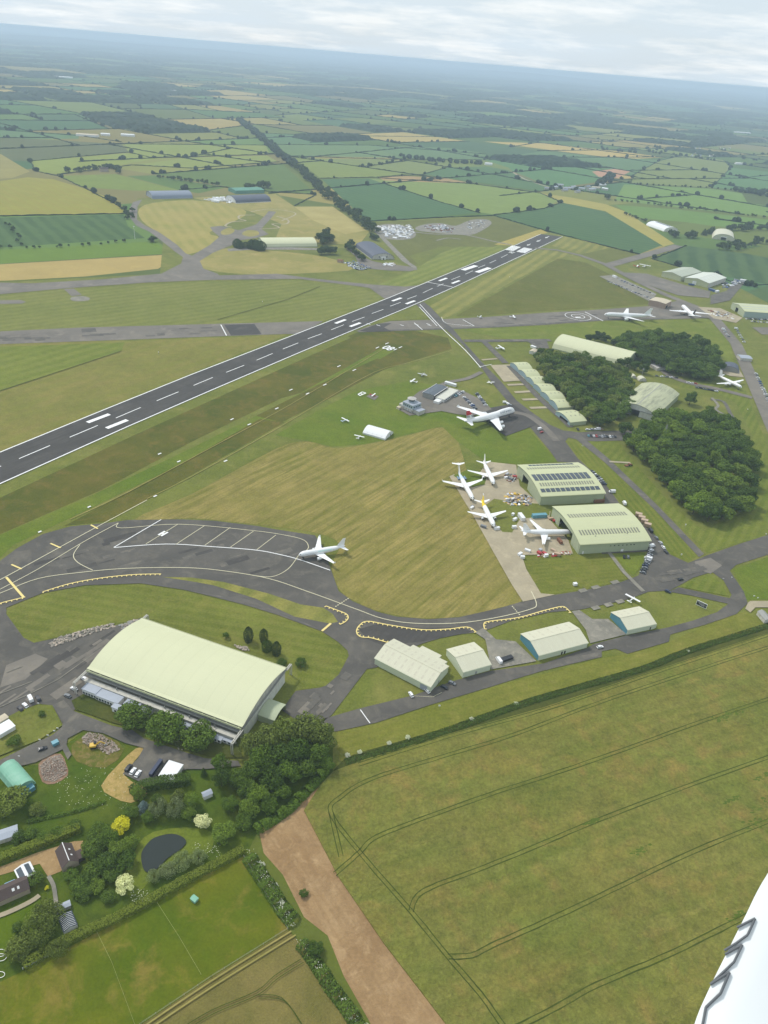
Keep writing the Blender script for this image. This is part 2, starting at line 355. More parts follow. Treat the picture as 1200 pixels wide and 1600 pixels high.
def split(q, depth):
    if not in_wedge(q): return
    c = sum(q, Vector()) / 4; dist = c.length
    e0 = (q[1] - q[0]).length + (q[2] - q[3]).length; e1 = (q[3] - q[0]).length + (q[2] - q[1]).length
    target = max(420, min(1000, 0.075 * dist)) * R.uniform(0.7, 1.5)
    if max(e0, e1) / 2 < target or depth > 22:
        r = R.random(); base = len(FV); far = min(1.0, dist / 9000)
        for p in q: FV.append((p.x, p.y, 0.0))
        FF.append((base, base + 1, base + 2, base + 3))
        cl = R.choice(TINTS); k = R.uniform(0.78, 1.08) * (1 - .15 * far); FC.append(tuple(x * k for x in seen(*cl)))
        if dist > 3000 and r < 0.06 + 0.42 * far: wood_patch([p * 1.0 for p in [q[0] * .9 + c * .1, q[1] * .85 + c * .15, q[2] * .9 + c * .1, q[3] * .8 + c * .2]])
        return
    t0, t1 = R.uniform(0.36, 0.64), R.uniform(0.36, 0.64)
    if e0 > e1:
        a, b_ = q[0].lerp(q[1], t0), q[3].lerp(q[2], t1); hl = (a, b_); A, B = [q[0], a, b_, q[3]], [a, q[1], q[2], b_]
    else:
        a, b_ = q[0].lerp(q[3], t0), q[1].lerp(q[2], t1); hl = (a, b_); A, B = [q[0], q[1], b_, a], [a, b_, q[2], q[3]]
    md = (hl[0] + hl[1]) / 2
    L_ = (hl[1] - hl[0]).length; ns = max(1, int(L_ / 1500))
    for i in range(ns):
        s0, s1 = hl[0].lerp(hl[1], i / ns), hl[0].lerp(hl[1], (i + 1) / ns); mm = (s0 + s1) / 2
        if mm.length > 2300 and -0.62 * mm.y - 900 < mm.x < 0.62 * mm.y + 900 and R.random() < 0.9: hedge_line(s0, s1, mm.length)
    split(A, depth + 1); split(B, depth + 1)
rot = Matrix.Rotation(radians(-21), 3, 'Z')
Q0 = [rot @ Vector(p) for p in ((-30000, 900, 0), (24000, 700, 0), (26000, 41000, 0), (-24000, 41000, 0))]
split(Q0, 0)
me = bpy.data.meshes.new('far_fields'); me.from_pydata(FV, [], FF)
ca = me.color_attributes.new('tint', 'FLOAT_COLOR', 'CORNER')
for poly, c in zip(me.polygons, FC):
    for li in poly.loop_indices: ca.data[li].color = (c[0], c[1], c[2], 1)
link('far_fields', me, far_m)['kind'] = 'structure'
# low ridges on the skyline
def ridge(x0, y0, x1, y1, h, n=60, depth=2500):
    vs, fs = [], []
    for i in range(n + 1):
        s = i / n; x, y = x0 + (x1 - x0) * s, y0 + (y1 - y0) * s
        k = h * (0.55 + 0.3 * sin(s * 9 + h) + 0.15 * sin(s * 23 + 2) + 0.08 * R.random()) * min(1, s * 5, (1 - s) * 5)
        vs += [(x, y - depth, -3), (x, y - depth * 0.4, k * 0.6), (x, y, k), (x, y + depth, -3)]
    for i in range(n):
        for j in range(3): o = i * 4 + j; fs.append((o, o + 4, o + 5, o + 1))
    o = mesh('hills', vs, fs, hedge_far, None, True); o['kind'] = 'structure'
ridge(-14000, 21000, 3000, 26000, 130); ridge(-2000, 30000, 20000, 27000, 150); ridge(-4000, 17000, 9000, 19500, 60)

# ---- middle-distance fields (pixel outlines)
def fm(name, c, st=None, k=0.10): return ground_mat(name, seen(*c), sc(seen(*c), 0.93), 0.01, sc(seen(*c), 1.07), st, fcol=k, bmp=0.15)
MF = [
 ('field', (126, 132, 72), [(-30, 218), (0, 203), (123, 210), (123, 217), (0, 217)], None, (96, 124, 86)),
 ('field', 0, [(-40, 212), (190, 225), (200, 237), (45, 252), (0, 250), (-40, 240)], None, (98, 106, 74)),
 ('field', 0, [(195, 225), (415, 227), (422, 240), (240, 247), (200, 237)], None, (134, 146, 80)),
 ('field', 0, [(47, 252), (213, 238), (250, 247), (190, 257), (90, 272), (57, 268)], None, (136, 148, 78)),
 ('field', 0, [(207, 258), (300, 246), (417, 243), (433, 252), (300, 262)], None, (136, 148, 82)),
 ('field', 0, [(240, 272), (300, 266), (440, 255), (493, 303), (440, 300), (343, 290)], None, (96, 118, 66)),
 ('field', 0, [(90, 275), (180, 272), (280, 297), (213, 298), (133, 293)], None, (122, 138, 70)),
 ('field', 0, [(197, 275), (240, 274), (353, 293), (310, 302), (280, 297)], None, (92, 118, 62)),
 ('field', 0, [(-60, 255), (0, 240), (47, 268), (20, 278), (-60, 284)], None, (150, 144, 92)),
 ('field', 0, [(-60, 290), (0, 283), (43, 277), (83, 280), (133, 295), (173, 310), (193, 323), (192, 333), (0, 338), (-60, 341)], ((20, 290), (100, 330), 22, (150, 140, 74), .5), (150, 148, 74)),
 ('field', 0, [(-60, 343), (0, 340), (193, 335), (200, 353), (227, 372), (0, 387), (-60, 390)], ((60, 345), (100, 380), 24, (66, 92, 54), .9), (84, 110, 68)),
 ('field', 0, [(-60, 394), (0, 391), (247, 377), (267, 396), (0, 412), (-60, 415)], None, (106, 132, 56)),
 ('field', 0, [(-60, 416), (0, 413), (260, 398), (267, 407), (247, 420), (133, 432), (20, 438), (-60, 441)], None, (178, 160, 108)),
 ('field', 0, [(407, 208), (500, 212), (540, 225), (430, 225)], None, (92, 122, 86)),
 ('field', 0, [(430, 226), (577, 227), (627, 247), (453, 243)], None, (106, 130, 88)),
 ('field', 0, [(577, 227), (700, 231), (760, 240), (757, 249), (627, 247)], None, (100, 126, 88)),
 ('field', 0, [(457, 245), (507, 248), (627, 272), (590, 277), (500, 278)], None, (126, 140, 78)),
 ('field', 0, [(507, 248), (607, 249), (700, 258), (697, 262), (657, 272), (627, 272)], None, (124, 136, 84)),
 ('field', 0, [(503, 280), (577, 279), (600, 287), (692, 317), (745, 333), (690, 338), (600, 345), (575, 346), (540, 315)], ((600, 300), (720, 335), 20, (72, 104, 70), .8), (84, 114, 76)),
 ('field', 0, [(577, 279), (600, 281), (675, 285), (735, 287), (825, 299), (845, 302), (872, 314), (850, 325), (772, 335), (750, 332), (692, 317), (600, 287)], None, (128, 146, 84)),
 ('field', 0, [(590, 277), (637, 275), (700, 279), (735, 286), (675, 285), (600, 282)], None, (164, 142, 104)),
 ('field', 0, [(660, 272), (697, 262), (760, 260), (795, 266), (800, 270), (865, 295), (855, 299), (825, 295), (750, 285)], None, (86, 116, 76)),
 ('field', 0, [(757, 250), (850, 251), (925, 258), (960, 275), (930, 285), (900, 289), (867, 295), (800, 267), (795, 262)], None, (92, 128, 84)),
 ('field', 0, [(772, 337), (850, 326), (879, 316), (946, 331), (1037, 382), (999, 397), (850, 361)], ((850, 340), (990, 360), 26, (68, 98, 66), .85), (84, 112, 72)),
 ('field', 0, [(845, 302), (894, 309), (946, 319), (978, 331), (1054, 381), (1037, 385), (946, 330), (875, 316)], None, (166, 158, 92)),
 ('field', 0, [(975, 288), (1112, 295), (1159, 302), (1168, 317), (1260, 330), (1260, 343), (1104, 329), (961, 313)], None, (116, 144, 80)),
 ('field', 0, [(961, 320), (1054, 327), (1260, 350), (1260, 362), (1112, 353), (1072, 347), (1002, 341), (978, 331)], None, (108, 138, 72)),
 ('field', 0, [(1066, 243), (1130, 250), (1142, 262), (1112, 293), (987, 286), (990, 273), (1031, 251)], None, (122, 134, 80)),
 ('field', 0, [(1142, 262), (1260, 275), (1260, 300), (1150, 296), (1112, 293)], None, (94, 128, 84)),
 ('field', 0, [(755, 221), (850, 224), (981, 238), (1037, 246), (996, 248), (937, 244), (879, 237), (850, 233)], None, (186, 166, 104)),
 ('field', 0, [(850, 236), (937, 245), (1031, 250), (990, 273), (960, 272), (925, 257), (850, 250), (757, 249)], None, (96, 124, 84)),
 ('field', 0, [(1019, 405), (1072, 384), (1165, 396), (1260, 415), (1260, 465), (1200, 444), (1089, 424)], ((1100, 390), (1106, 425), 38, (58, 84, 56), .8), (84, 108, 70)),
 ('field', 0, [(1165, 456), (1200, 446), (1260, 466), (1260, 500)], None, (84, 108, 70)),
 ('field', 0, [(925, 268), (960, 264), (985, 268), (965, 278), (935, 276)], None, (186, 146, 124)),
]
for i, (nm, _, pts, st, c) in enumerate(MF):
    s_ = (rowdir(st[0], st[1]), st[2], seen(*st[3]), st[4]) if st else None
    sheet(nm, pts, fm('field_%d' % i, c, s_), 'field')

# ---- airfield turf
AIR = [(-120, 462), (0, 441), (250, 428), (255, 375), (205, 340), (215, 310), (300, 308), (430, 300), (460, 322), (520, 322), (577, 348), (690, 340), (772, 338), (850, 361), (999, 398), (1060, 384), (1025, 405), (1100, 430), (1160, 452), (1260, 505), (1290, 985), (1200, 984), (1000, 1050), (830, 1098), (562, 1186), (520, 1205), (300, 1215), (0, 1215), (-220, 1200), (-260, 900)]
sheet('airfield_grass', AIR, g_air, 'field')
# tinted areas of the airfield
def turf(pts, m, smooth=0): return sheet('grass_area', pts, m, 'turf', smooth)
turf([(0, 522), (200, 533), (360, 527), (450, 522), (300, 583), (165, 642), (0, 708), (-120, 756), (-120, 540)], ground_mat('buff_turf', seen(134, 130, 74), seen(122, 124, 66), 0.01, seen(140, 132, 80), (rowdir((50, 640), (300, 555)), 18, seen(122, 128, 62), .5), fcol=.27))
turf([(-60, 545), (0, 542), (195, 535), (190, 548), (0, 612), (-60, 632)], mown('mown_turf_f', (20, 590), (160, 550), seen(120, 130, 60), seen(108, 122, 52), seen(132, 138, 72), 16, .6))
turf([(-100, 470), (0, 462), (100, 452), (330, 440), (465, 438), (545, 446), (600, 462), (590, 470), (500, 504), (350, 507), (130, 512), (0, 519), (-100, 524)], g_mownB)
turf([(607, 465), (640, 449), (660, 440), (747, 408), (789, 390), (780, 382), (740, 378), (690, 395), (650, 420), (590, 445)], g_mownA)
turf([(577, 349), (690, 342), (772, 338), (850, 361), (800, 375), (770, 386), (690, 385), (640, 400), (652, 412), (640, 418), (596, 366)], ground_mat('olive_turf', seen(112, 116, 66), seen(104, 108, 58), 0.01, fcol=.27))
turf([(672, 478), (720, 452), (830, 396), (845, 388), (900, 398), (870, 405), (800, 440), (710, 492), (690, 498)], g_mownC)
turf([(712, 494), (790, 450), (872, 404), (915, 410), (960, 432), (1020, 466), (1030, 474), (940, 481), (850, 486), (760, 493)], ground_mat('dark_turf', seen(106, 110, 54), seen(98, 104, 48), 0.012, seen(114, 112, 60), fcol=.27))
turf([(850, 362), (999, 398), (945, 410), (905, 396), (862, 384), (880, 371)], g_mownC)
turf([(772, 382), (845, 358), (856, 364), (845, 366), (800, 384)], g_strawR)
turf([(905, 398), (960, 386), (999, 398), (945, 412)], ground_mat('olive_turf_b', seen(112, 116, 62), seen(104, 110, 56), 0.02, fcol=.27))
# strips between the runway and the apron
turf([(0, 762), (199, 672), (472, 553), (560, 519), (650, 517), (700, 528), (706, 545), (560, 590), (440, 622), (300, 690), (160, 765), (0, 835), (-150, 900), (-150, 825)], g_long)
turf([(0, 762), (199, 672), (472, 553), (540, 524), (548, 528), (480, 558), (210, 680), (0, 778), (-150, 850), (-150, 828)], g_air)
turf([(-60, 862), (140, 776), (300, 700), (450, 625), (602, 540), (620, 546), (470, 633), (310, 712), (130, 800), (20, 852), (0, 872), (-60, 900)], g_lush)
turf([(165, 815), (300, 738), (430, 668), (500, 625), (560, 590), (706, 545), (740, 575), (700, 600), (640, 590), (560, 640), (430, 700), (300, 770), (215, 810)], g_air)
turf([(100, 822), (180, 780), (300, 715), (405, 655), (445, 660), (330, 725), (215, 790), (165, 815)], g_long)
turf([(400, 650), (500, 600), (590, 560), (615, 570), (520, 620), (440, 660)], g_long)
# main hay meadow
turf([(210, 812), (300, 772), (430, 702), (480, 690), (520, 700), (570, 695), (640, 680), (690, 668), (716, 690), (745, 790), (790, 880), (815, 938), (783, 949), (717, 964), (650, 966), (590, 955), (551, 938), (531, 922), (518, 885), (530, 850), (490, 832), (400, 820), (300, 810)], g_hay, 3)
turf([(430, 680), (500, 640), (560, 610), (640, 595), (720, 610), (812, 655), (872, 722), (810, 725), (760, 722), (715, 690), (690, 666), (640, 678), (570, 694), (520, 698), (480, 689)], g_lush)
turf([(712, 545), (700, 520), (735, 520), (860, 545), (850, 560), (820, 575), (780, 568), (755, 565)], g_air)
turf([(720, 514), (850, 509), (945, 503), (1110, 499), (1140, 530), (1150, 580), (1120, 600), (1060, 580), (1020, 560), (900, 528), (850, 540), (740, 520)], ground_mat('verge_turf', seen(122, 132, 64), seen(108, 122, 54), 0.012, seen(132, 136, 74), (rowdir((860, 525), (1000, 520)), 20, seen(108, 122, 52), .6), fcol=.27))
turf([(897, 690), (945, 718), (1025, 792), (1092, 868), (1075, 878), (1045, 866), (1027, 838), (970, 785), (905, 715), (884, 690)], g_mownD)
turf([(915, 690), (960, 683), (990, 722), (1050, 790), (1100, 830), (1160, 800), (1180, 735), (1175, 680), (1150, 630), (1110, 610), (1060, 605), (1080, 580), (1150, 590), (1165, 610), (1200, 700), (1210, 835), (1150, 850), (1105, 865), (1030, 790), (950, 716)], g_mownE)
turf([(880, 745), (890, 745)] and [(1145, 890), (1200, 870), (1260, 860), (1260, 935), (1165, 938), (1158, 915)], g_lush)
turf([(10, 955), (67, 932), (133, 918), (220, 914), (287, 924), (333, 935), (400, 954), (433, 963), (503, 989), (529, 1006), (545, 1026), (529, 1055), (509, 1072), (470, 1078), (462, 1040), (240, 968), (170, 975), (110, 990), (53, 1005), (37, 997), (14, 975)], ground_mat('bank_turf', seen(116, 124, 60), seen(102, 112, 50), 0.02, seen(128, 128, 70), (rowdir((150, 950), (350, 985)), 7, seen(128, 132, 72), .5), fcol=.27))
turf([(816, 868), (890, 868), (965, 864), (982, 905), (920, 920), (845, 932), (828, 900)], ground_mat('works_turf', seen(116, 124, 58), seen(104, 112, 50), 0.03, (seen(128, 128, 68)), (rowdir((840, 890), (960, 880)), 4, seen(124, 128, 66), .5), fcol=.27))
turf([(525, 1144), (587, 1131), (675, 1102), (762, 1076), (850, 1053), (940, 1028), (980, 1023), (1045, 1004), (1100, 978), (1165, 955), (1200, 985), (1000, 1050), (830, 1098), (562, 1186), (530, 1190)], ground_mat('verge_turf_b', seen(126, 128, 64), seen(112, 118, 54), 0.02, seen(138, 134, 74), (rowdir((600, 1150), (900, 1060)), 4.5, seen(112, 120, 54), .5), fcol=.27))
# north side hay
turf([(217, 327), (240, 317), (300, 313), (367, 322), (383, 337), (327, 363), (343, 373), (293, 398), (250, 366), (222, 345)], ground_mat('hay_north', seen(164, 154, 96), seen(146, 146, 82), 0.012, None, (rowdir((240, 325), (290, 390)), 22, seen(172, 160, 104), .6), fcol=.13), 3)
turf([(310, 407), (333, 394), (367, 388), (487, 398), (533, 410), (545, 423), (400, 429), (320, 421)], g_straw, 3)
turf([(300, 309), (430, 303), (460, 323), (520, 323), (577, 362), (560, 384), (430, 374), (440, 350), (390, 330)], g_straw)
turf([(460, 323), (520, 323), (572, 360), (540, 366), (490, 345)], ground_mat('pale_hay', seen(178, 168, 116), seen(166, 156, 104), 0.02, fcol=.12))
# ================================================================== RUNWAY, TAXIWAYS, ROADS
def pave(name, pts, m, smooth=0): return sheet(name, pts, m, 'pave', smooth)
# cross taxiway, left and right of the runway
pave('taxiway', [(-120, 526), (0, 518), (130, 512), (350, 506), (505, 502), (470, 522), (450, 522), (360, 525), (200, 531), (0, 538), (-120, 546)], asph_o)
pave('taxiway', [(575, 510), (610, 502), (672, 500), (760, 495.5), (850, 489), (943, 483.5), (1020, 478), (1060, 470), (1112, 497), (1040, 499), (943, 501), (850, 507.5), (760, 512), (690, 514), (640, 516), (555, 518)], asph_o)
pave('taxiway_edge', [(560, 517), (690, 513), (760, 510.5), (850, 505), (943, 499), (1040, 496.5), (1040, 499), (943, 501), (850, 507.8), (760, 512.6), (690, 515), (560, 519.5)], asph_g)
pave('asphalt_patch', [(350, 507.5), (397.5, 506.5), (409, 522.5), (361, 524.5)], asph_r)
pave('asphalt_patch', [(127, 514), (149, 513), (151, 519), (128, 520)], asph_n)
pave('asphalt_patch', [(245, 521), (257, 520), (258, 524), (246, 525)], asph_n)
pave('taxiway', [(600, 502), (625, 494), (655, 487), (672, 498), (640, 500)], g_air)
pave('taxiway', [(562, 517), (590, 506), (612, 505), (600, 512), (612, 518), (575, 519)], asph_r)
# north taxiway and its branches
pave('taxiway', [(-140, 448), (0, 441.7), (50, 443), (160, 436.7), (250, 428), (300, 431.7), (433, 428), (487, 435), (533, 440), (583, 445), (633, 448), (655, 446), (605, 470), (577, 450), (533, 444), (467, 436), (400, 436.7), (333, 437.5), (233, 441.5), (100, 451), (0, 460), (-140, 470)], asph_o)
pave('perimeter_track', [(250, 429), (283, 412), (286, 402), (273, 393), (253, 377), (233, 362), (213, 353), (203, 340), (202, 327), (208, 316), (222, 312), (215, 323), (214, 343), (227, 353), (247, 362), (263, 373), (277, 383), (290, 396), (300, 400), (316, 390), (328, 383), (343, 370), (333, 362), (328, 355), (345, 353), (373, 360), (400, 351), (415, 336), (420, 330), (432, 331), (420, 345), (408, 358), (420, 366), (400, 372), (373, 376), (363, 383), (333, 395), (312, 408), (318, 420), (340, 428), (345, 433), (300, 434)], asph_o)
for q in ([(345, 362), (357, 356), (367, 360), (360, 366), (348, 367)], [(378, 366), (386, 360), (402, 361), (404, 367), (390, 370)]): pave('turf_island', q, g_straw, 3)
ribbon('track', [(398, 336), (375, 337), (374, 342), (384, 345), (362, 347), (352, 353), (362, 355)], 4, conc, 'pave', 4)
ribbon('track', [(432, 338), (450, 344), (447, 350), (425, 350), (436, 356), (405, 358)], 4, conc, 'pave', 4)
ribbon('track', [(392, 331), (420, 327), (450, 330), (462, 335), (440, 345)], 3, conc, 'pave', 4)
pave('hardstanding', [(100, 452), (115, 451), (128, 461), (112, 463)], asph_o)
pave('hardstanding', [(110, 466), (118, 463.5), (130, 463), (140, 466), (138, 469.5), (125, 471), (113, 470)], conc_g, 3)
pave('hardstanding', [(-30, 470), (32, 469), (41, 472), (34, 474.5), (-30, 476)], asph_o, 0)
pave('track', [(355, 389), (400, 385), (500, 388), (505, 391), (400, 390), (357, 393)], conc_g)
pave('service_road', [(540, 388), (555, 400), (560, 412), (575, 420), (640, 424), (650, 418), (600, 412), (572, 404), (556, 390)], asph_o, 2)
pave('track', [(590, 352), (596, 366), (640, 410), (652, 418), (646, 419), (628, 408), (585, 362)], conc_g)
# recycling yards beyond the runway
pave('yard', [(585, 354), (612, 350), (640, 356), (650, 366), (640, 374), (606, 374), (590, 364)], conc_g, 3)
pave('yard', [(650, 355), (668, 350), (690, 349), (712, 353), (735, 344), (760, 343), (768, 350), (750, 362), (735, 367), (705, 366), (670, 363), (652, 360)], conc_g, 3)
ribbon('track', [(640, 362), (680, 366), (725, 367), (770, 377), (800, 383)], 7, conc_g, 'pave', 4)
ribbon('track', [(682, 376), (700, 372), (720, 374)], 5, conc_g, 'pave', 3)
ribbon('track', [(800, 268), (820, 280), (865, 295)], 8, conc, 'pave', 3)
# runway
UP = [(-330, 848), (-165, 776), (0, 707.5), (165, 640), (300, 585.5), (450, 527.5), (607, 466), (747.5, 408.5), (845, 366)]
LO = [(-398, 945), (-199, 846), (0, 756.7), (199, 667.5), (330, 610.5), (472.5, 549.5), (642.5, 478.5), (712, 448), (879, 370)]
def widen(a, b, k):
    return [(p[0] + (p[0] - q[0]) * k, p[1] + (p[1] - q[1]) * k) for p, q in zip(a, b)]
pave('runway', UP + LO[::-1], asph_r)
ribbon('runway_edge_line', UP[2:], 1.3, white_p); ribbon('runway_edge_line', LO[1:], 1.3, white_p)
for a, b in [((-20, 738), (2, 729)), ((30, 717.5), (78.3, 697)), ((109, 684), (153, 665.5)), ((181, 654), (220, 637.5)), ((245, 627), (279, 613)), ((302.5, 603), (332.5, 590.5)), ((353.5, 582.5), (381.5, 571.5)), ((401, 563.5), (426, 553)), ((442, 546), (466, 536.5)), ((481, 530), (503, 522)), ((517.5, 516), (537.5, 508)), ((550, 503), (569.5, 496)), ((581, 490.5), (599, 484)), ((609.5, 479), (626, 473)), ((636, 468), (651, 462.5)), ((661, 458), (676, 451)), ((683, 448), (693, 444)), ((705.5, 437.5), (719, 432)), ((727, 429), (739, 423.5)), ((747, 419), (758, 414.5)), ((765, 411.5), (775, 407)), ((783, 403), (793, 398)), ((823, 384), (829, 381.5)), ((838, 378), (844, 375.5)), ((852, 372), (857, 370))]:
    ribbon('centre_line_dash', [a, b], 1.0, white_p)
for a, b, wd in [((136.7, 661), (171, 648), 4.6), ((166.7, 670), (199, 657), 4.6), ((723, 422.5), (744, 415.5), 9), ((745, 426), (765, 419), 9), ((524, 506), (540, 500), 4.6), ((547, 511), (563, 505), 4.6), ((613, 471), (627, 466), 4.6), ((634.5, 475.5), (648, 470.5), 4.6), ((686, 439.5), (698, 435), 4.6), ((706, 443.5), (718, 439), 4.6)]:
    ribbon('touchdown_bar', [a, b], wd, white_p)
ribbon('runway_cross_line', [(666, 441), (707, 449)], 1.6, white_p)
A_, B_, C_, D_ = (788.3, 390.5), (800, 384), (832.5, 389.5), (820, 396)
for i in range(14):
    if i in (6, 7): continue
    s0 = (i + 0.5) / 14; p = [(A_[0] + (D_[0] - A_[0]) * s0, A_[1] + (D_[1] - A_[1]) * s0), (B_[0] + (C_[0] - B_[0]) * s0, B_[1] + (C_[1] - B_[1]) * s0)]
    ribbon('threshold_stripe', p, 2.4, white_p)
def arrow(px, tip):
    a, b = P(*px), P(*tip); d = (b - a); L_ = d.length; d.normalize(); n = Vector((-d.y, d.x, 0))
    v = [a + n * .7, a - n * .7, b - d * L_ * .4 - n * .7, b - d * L_ * .4 - n * 3.4, b, b - d * L_ * .4 + n * 3.4, b - d * L_ * .4 + n * .7]
    o = mesh('runway_arrow', [(p.x, p.y, MZ) for p in v], [tuple(range(7))[::-1]], white_p); o['kind'] = 'structure'
for a, b in (((829, 381.5), (824, 384)), ((845, 375.2), (839, 378)), ((858, 369.5), (852, 372.5))): arrow(a, b)
# painted characters: drawn flat from font outlines
def glyphs(name, text, p0, p1, size, m, stretch=1.0, parent=None):
    """text laid on the ground, baseline running from pixel p0 towards pixel p1"""
    cu = bpy.data.curves.new(name, 'FONT'); cu.body = text; cu.size = size; cu.align_x = 'CENTER'; cu.align_y = 'CENTER'; cu.offset = 0.02 * size
    tmp = bpy.data.objects.new(name, cu); COL.objects.link(tmp)
    bpy.context.view_layer.update()
    me = bpy.data.meshes.new_from_object(tmp.evaluated_get(bpy.context.evaluated_depsgraph_get())); COL.objects.unlink(tmp); bpy.data.objects.remove(tmp)
    for v in me.vertices: v.co.y *= stretch
    me.materials.clear(); o = link(name, me, m, parent)
    a, b = P(*p0), P(*p1); o.location = Vector((((a + b) / 2).x, ((a + b) / 2).y, MZ)); o.rotation_euler.z = atan2(b.y - a.y, b.x - a.x); o['kind'] = 'structure'
    return o
glyphs('runway_number', '26', (793, 393.5), (806, 396.3), 11, white_p, 1.6).rotation_euler.z += pi
glyphs('strip_number', '08', (601, 543), (612, 546.5), 13, white_p, 1.5)
for a, b in (((247.5, 837), (258, 831)), ((251.8, 838.7), (262.5, 832.6)), ((252.5, 834.3), (257, 836))): ribbon('stand_letter', [a, b], 1.5, white_p)
for a in ([(559.5, 617), (563, 619.3)], [(559.5, 617), (566, 613.2)], [(562.5, 618.8), (571.5, 615)], [(566, 613.2), (571.5, 615)], [(562.5, 615.2), (567, 617)]): ribbon('signal_letter', a, 1.3, white_p)
# crossing taxiway and the big southern link
pave('taxiway', [(650, 476), (662, 472), (672.5, 480), (685, 493), (696, 505), (706, 512), (725, 535), (754, 567.5), (783, 596.7), (807, 626), (833, 646), (859, 664), (880, 673), (905, 676), (930, 674), (985, 673), (990, 688), (930, 690), (905, 688), (888, 684), (883, 690), (903, 717), (943, 753), (970, 790), (997, 813), (1027, 840), (1047, 867), (1075, 880), (1105, 868), (1150, 852), (1200, 836), (1270, 815), (1270, 850), (1200, 867), (1150, 883), (1140, 892), (1162, 925), (1168, 943), (1150, 960), (1100, 977), (1047, 992), (1045, 1003), (980, 1022), (962, 1014), (940, 1018), (940, 1027), (850, 1048), (800, 1063), (762, 1075), (675, 1101), (587, 1130), (525, 1143.5), (500, 1140), (505, 1124), (519, 1120), (558, 1108.5), (646, 1087), (704, 1066), (765, 1049), (850, 1037), (917, 1013), (927, 1007), (980, 993), (1043, 981), (1083, 970), (1120, 957), (1138, 944), (1080, 931), (1045, 925), (1060, 918), (1140, 935), (1143, 930), (1130, 907), (1112, 894), (1083, 903), (1047, 923), (1013, 925), (1000, 930), (977, 938), (907, 953), (860, 957), (800, 970), (760, 985), (742, 989), (704, 993), (663, 1005), (645, 1012), (590, 1043), (573, 1046), (519, 1117), (500, 1132), (470, 1130), (440, 1110), (462, 1080), (500, 1075), (509, 1072), (529, 1055), (545, 1025), (543, 1017), (529, 1004), (503, 987), (433, 961), (380, 945), (333, 933), (287, 922), (220, 912), (133, 915), (67, 927), (10, 950), (10, 960), (37, 997), (53, 1005), (110, 993), (170, 980), (205, 972), (222, 965), (150, 1060), (115, 1112), (98, 1132), (82, 1103), (60, 1100), (30, 1112), (0, 1128), (-120, 1180), (-160, 960), (-120, 915), (0, 877), (27, 857), (67, 835), (110, 823), (163, 818), (200, 813), (283, 812), (333, 814), (400, 822), (433, 828), (492, 837), (505, 855), (516, 887), (529, 924), (551, 940), (588, 956), (620, 964), (668, 968), (717, 965), (783, 950), (817, 940), (867, 930), (917, 922), (970, 910), (997, 900), (1008, 880), (1012, 862), (940, 866), (945, 775), (905, 725), (880, 722), (871, 722), (859, 704.6), (830, 670), (804, 640), (772, 602.5), (751, 573), (722, 538), (690, 509), (672, 497)], asph_n)
turf_i = lambda pts, sm=0, m=None: sheet('grass_island', pts, m or g_air, 'pave', sm)
turf_i([(253, 902), (300, 903), (350, 910), (420, 928), (470, 945), (505, 950), (520, 960), (528, 972), (516, 975), (460, 964), (400, 936), (333, 915), (300, 909)], 0, g_mownC)
turf_i([(1062, 917), (1085, 905), (1110, 899), (1128, 912), (1138, 932), (1100, 925)], 0, g_mownE)
turf_i([(960, 868), (1008, 864), (1006, 880), (990, 900), (978, 890)], 0, g_lush)
pave('service_road', [(893, 674), (903, 677), (952, 718), (1027, 790), (1100, 866), (1092, 871), (1021, 795), (946, 724), (897, 684)], asph_g)
# worn darker / lighter areas
pave('asphalt_patch', [(0, 1075), (40, 1062), (75, 1030), (55, 1022), (10, 1040)], asph_o)
pave('asphalt_patch', [(560, 984), (590, 975), (660, 982), (720, 980), (738, 988), (660, 1003), (600, 1010), (575, 1000)], asph_r)
pave('asphalt_patch', [(1085, 878), (1110, 872), (1128, 884), (1110, 897), (1090, 890)], asph_o)
pave('asphalt_patch', [(300, 925), (400, 945), (500, 985), (480, 975), (390, 938)], asph_g)
pave('asphalt_patch', [(852, 1048), (940, 1024), (938, 1019), (880, 1030)], asph_g)
def mend(poly, n, s0, s1, mats):
    q = [P(*p) for p in poly]; x0, x1, y0, y1 = min(p.x for p in q), max(p.x for p in q), min(p.y for p in q), max(p.y for p in q); k = 0; d_ = (q[1] - q[0]).normalized(); nn = Vector((-d_.y, d_.x, 0))
    for _ in range(n * 20):
        p = Vector((R.uniform(x0, x1), R.uniform(y0, y1), 0)); ok = False; m_ = len(q)
        for i in range(m_):
            u_, v_ = q[i], q[(i + 1) % m_]
            if (u_.y > p.y) != (v_.y > p.y) and p.x < (v_.x - u_.x) * (p.y - u_.y) / (v_.y - u_.y) + u_.x: ok = not ok
        if not ok: continue
        k += 1; l_, w_ = R.uniform(s0, s1), R.uniform(.5, 3.0); c4 = [p + d_ * l_ * a_ + nn * w_ * b_ for a_, b_ in ((-1, -1), (1, -1), (1, 1), (-1, 1))]
        sheet('asphalt_patch', [(v.x, v.y) for v in c4], R.choice(mats), 'pave', world=True)
        if k >= n: break
mend([(60, 870), (180, 840), (400, 845), (500, 880), (480, 905), (300, 880), (100, 895)], 26, 2, 12, [asph_g, asph_g, asph_r])
mend([(0, 1080), (110, 1010), (190, 985), (160, 1030), (100, 1085), (60, 1092), (0, 1115)], 26, 2, 10, [asph_g, asph_o, asph_r, asph_o])
mend([(0, 524), (340, 511), (345, 521), (0, 534)], 16, 4, 16, [asph_g, asph_g]); mend([(760, 500), (930, 490), (930, 499), (760, 508)], 10, 4, 14, [asph_g])
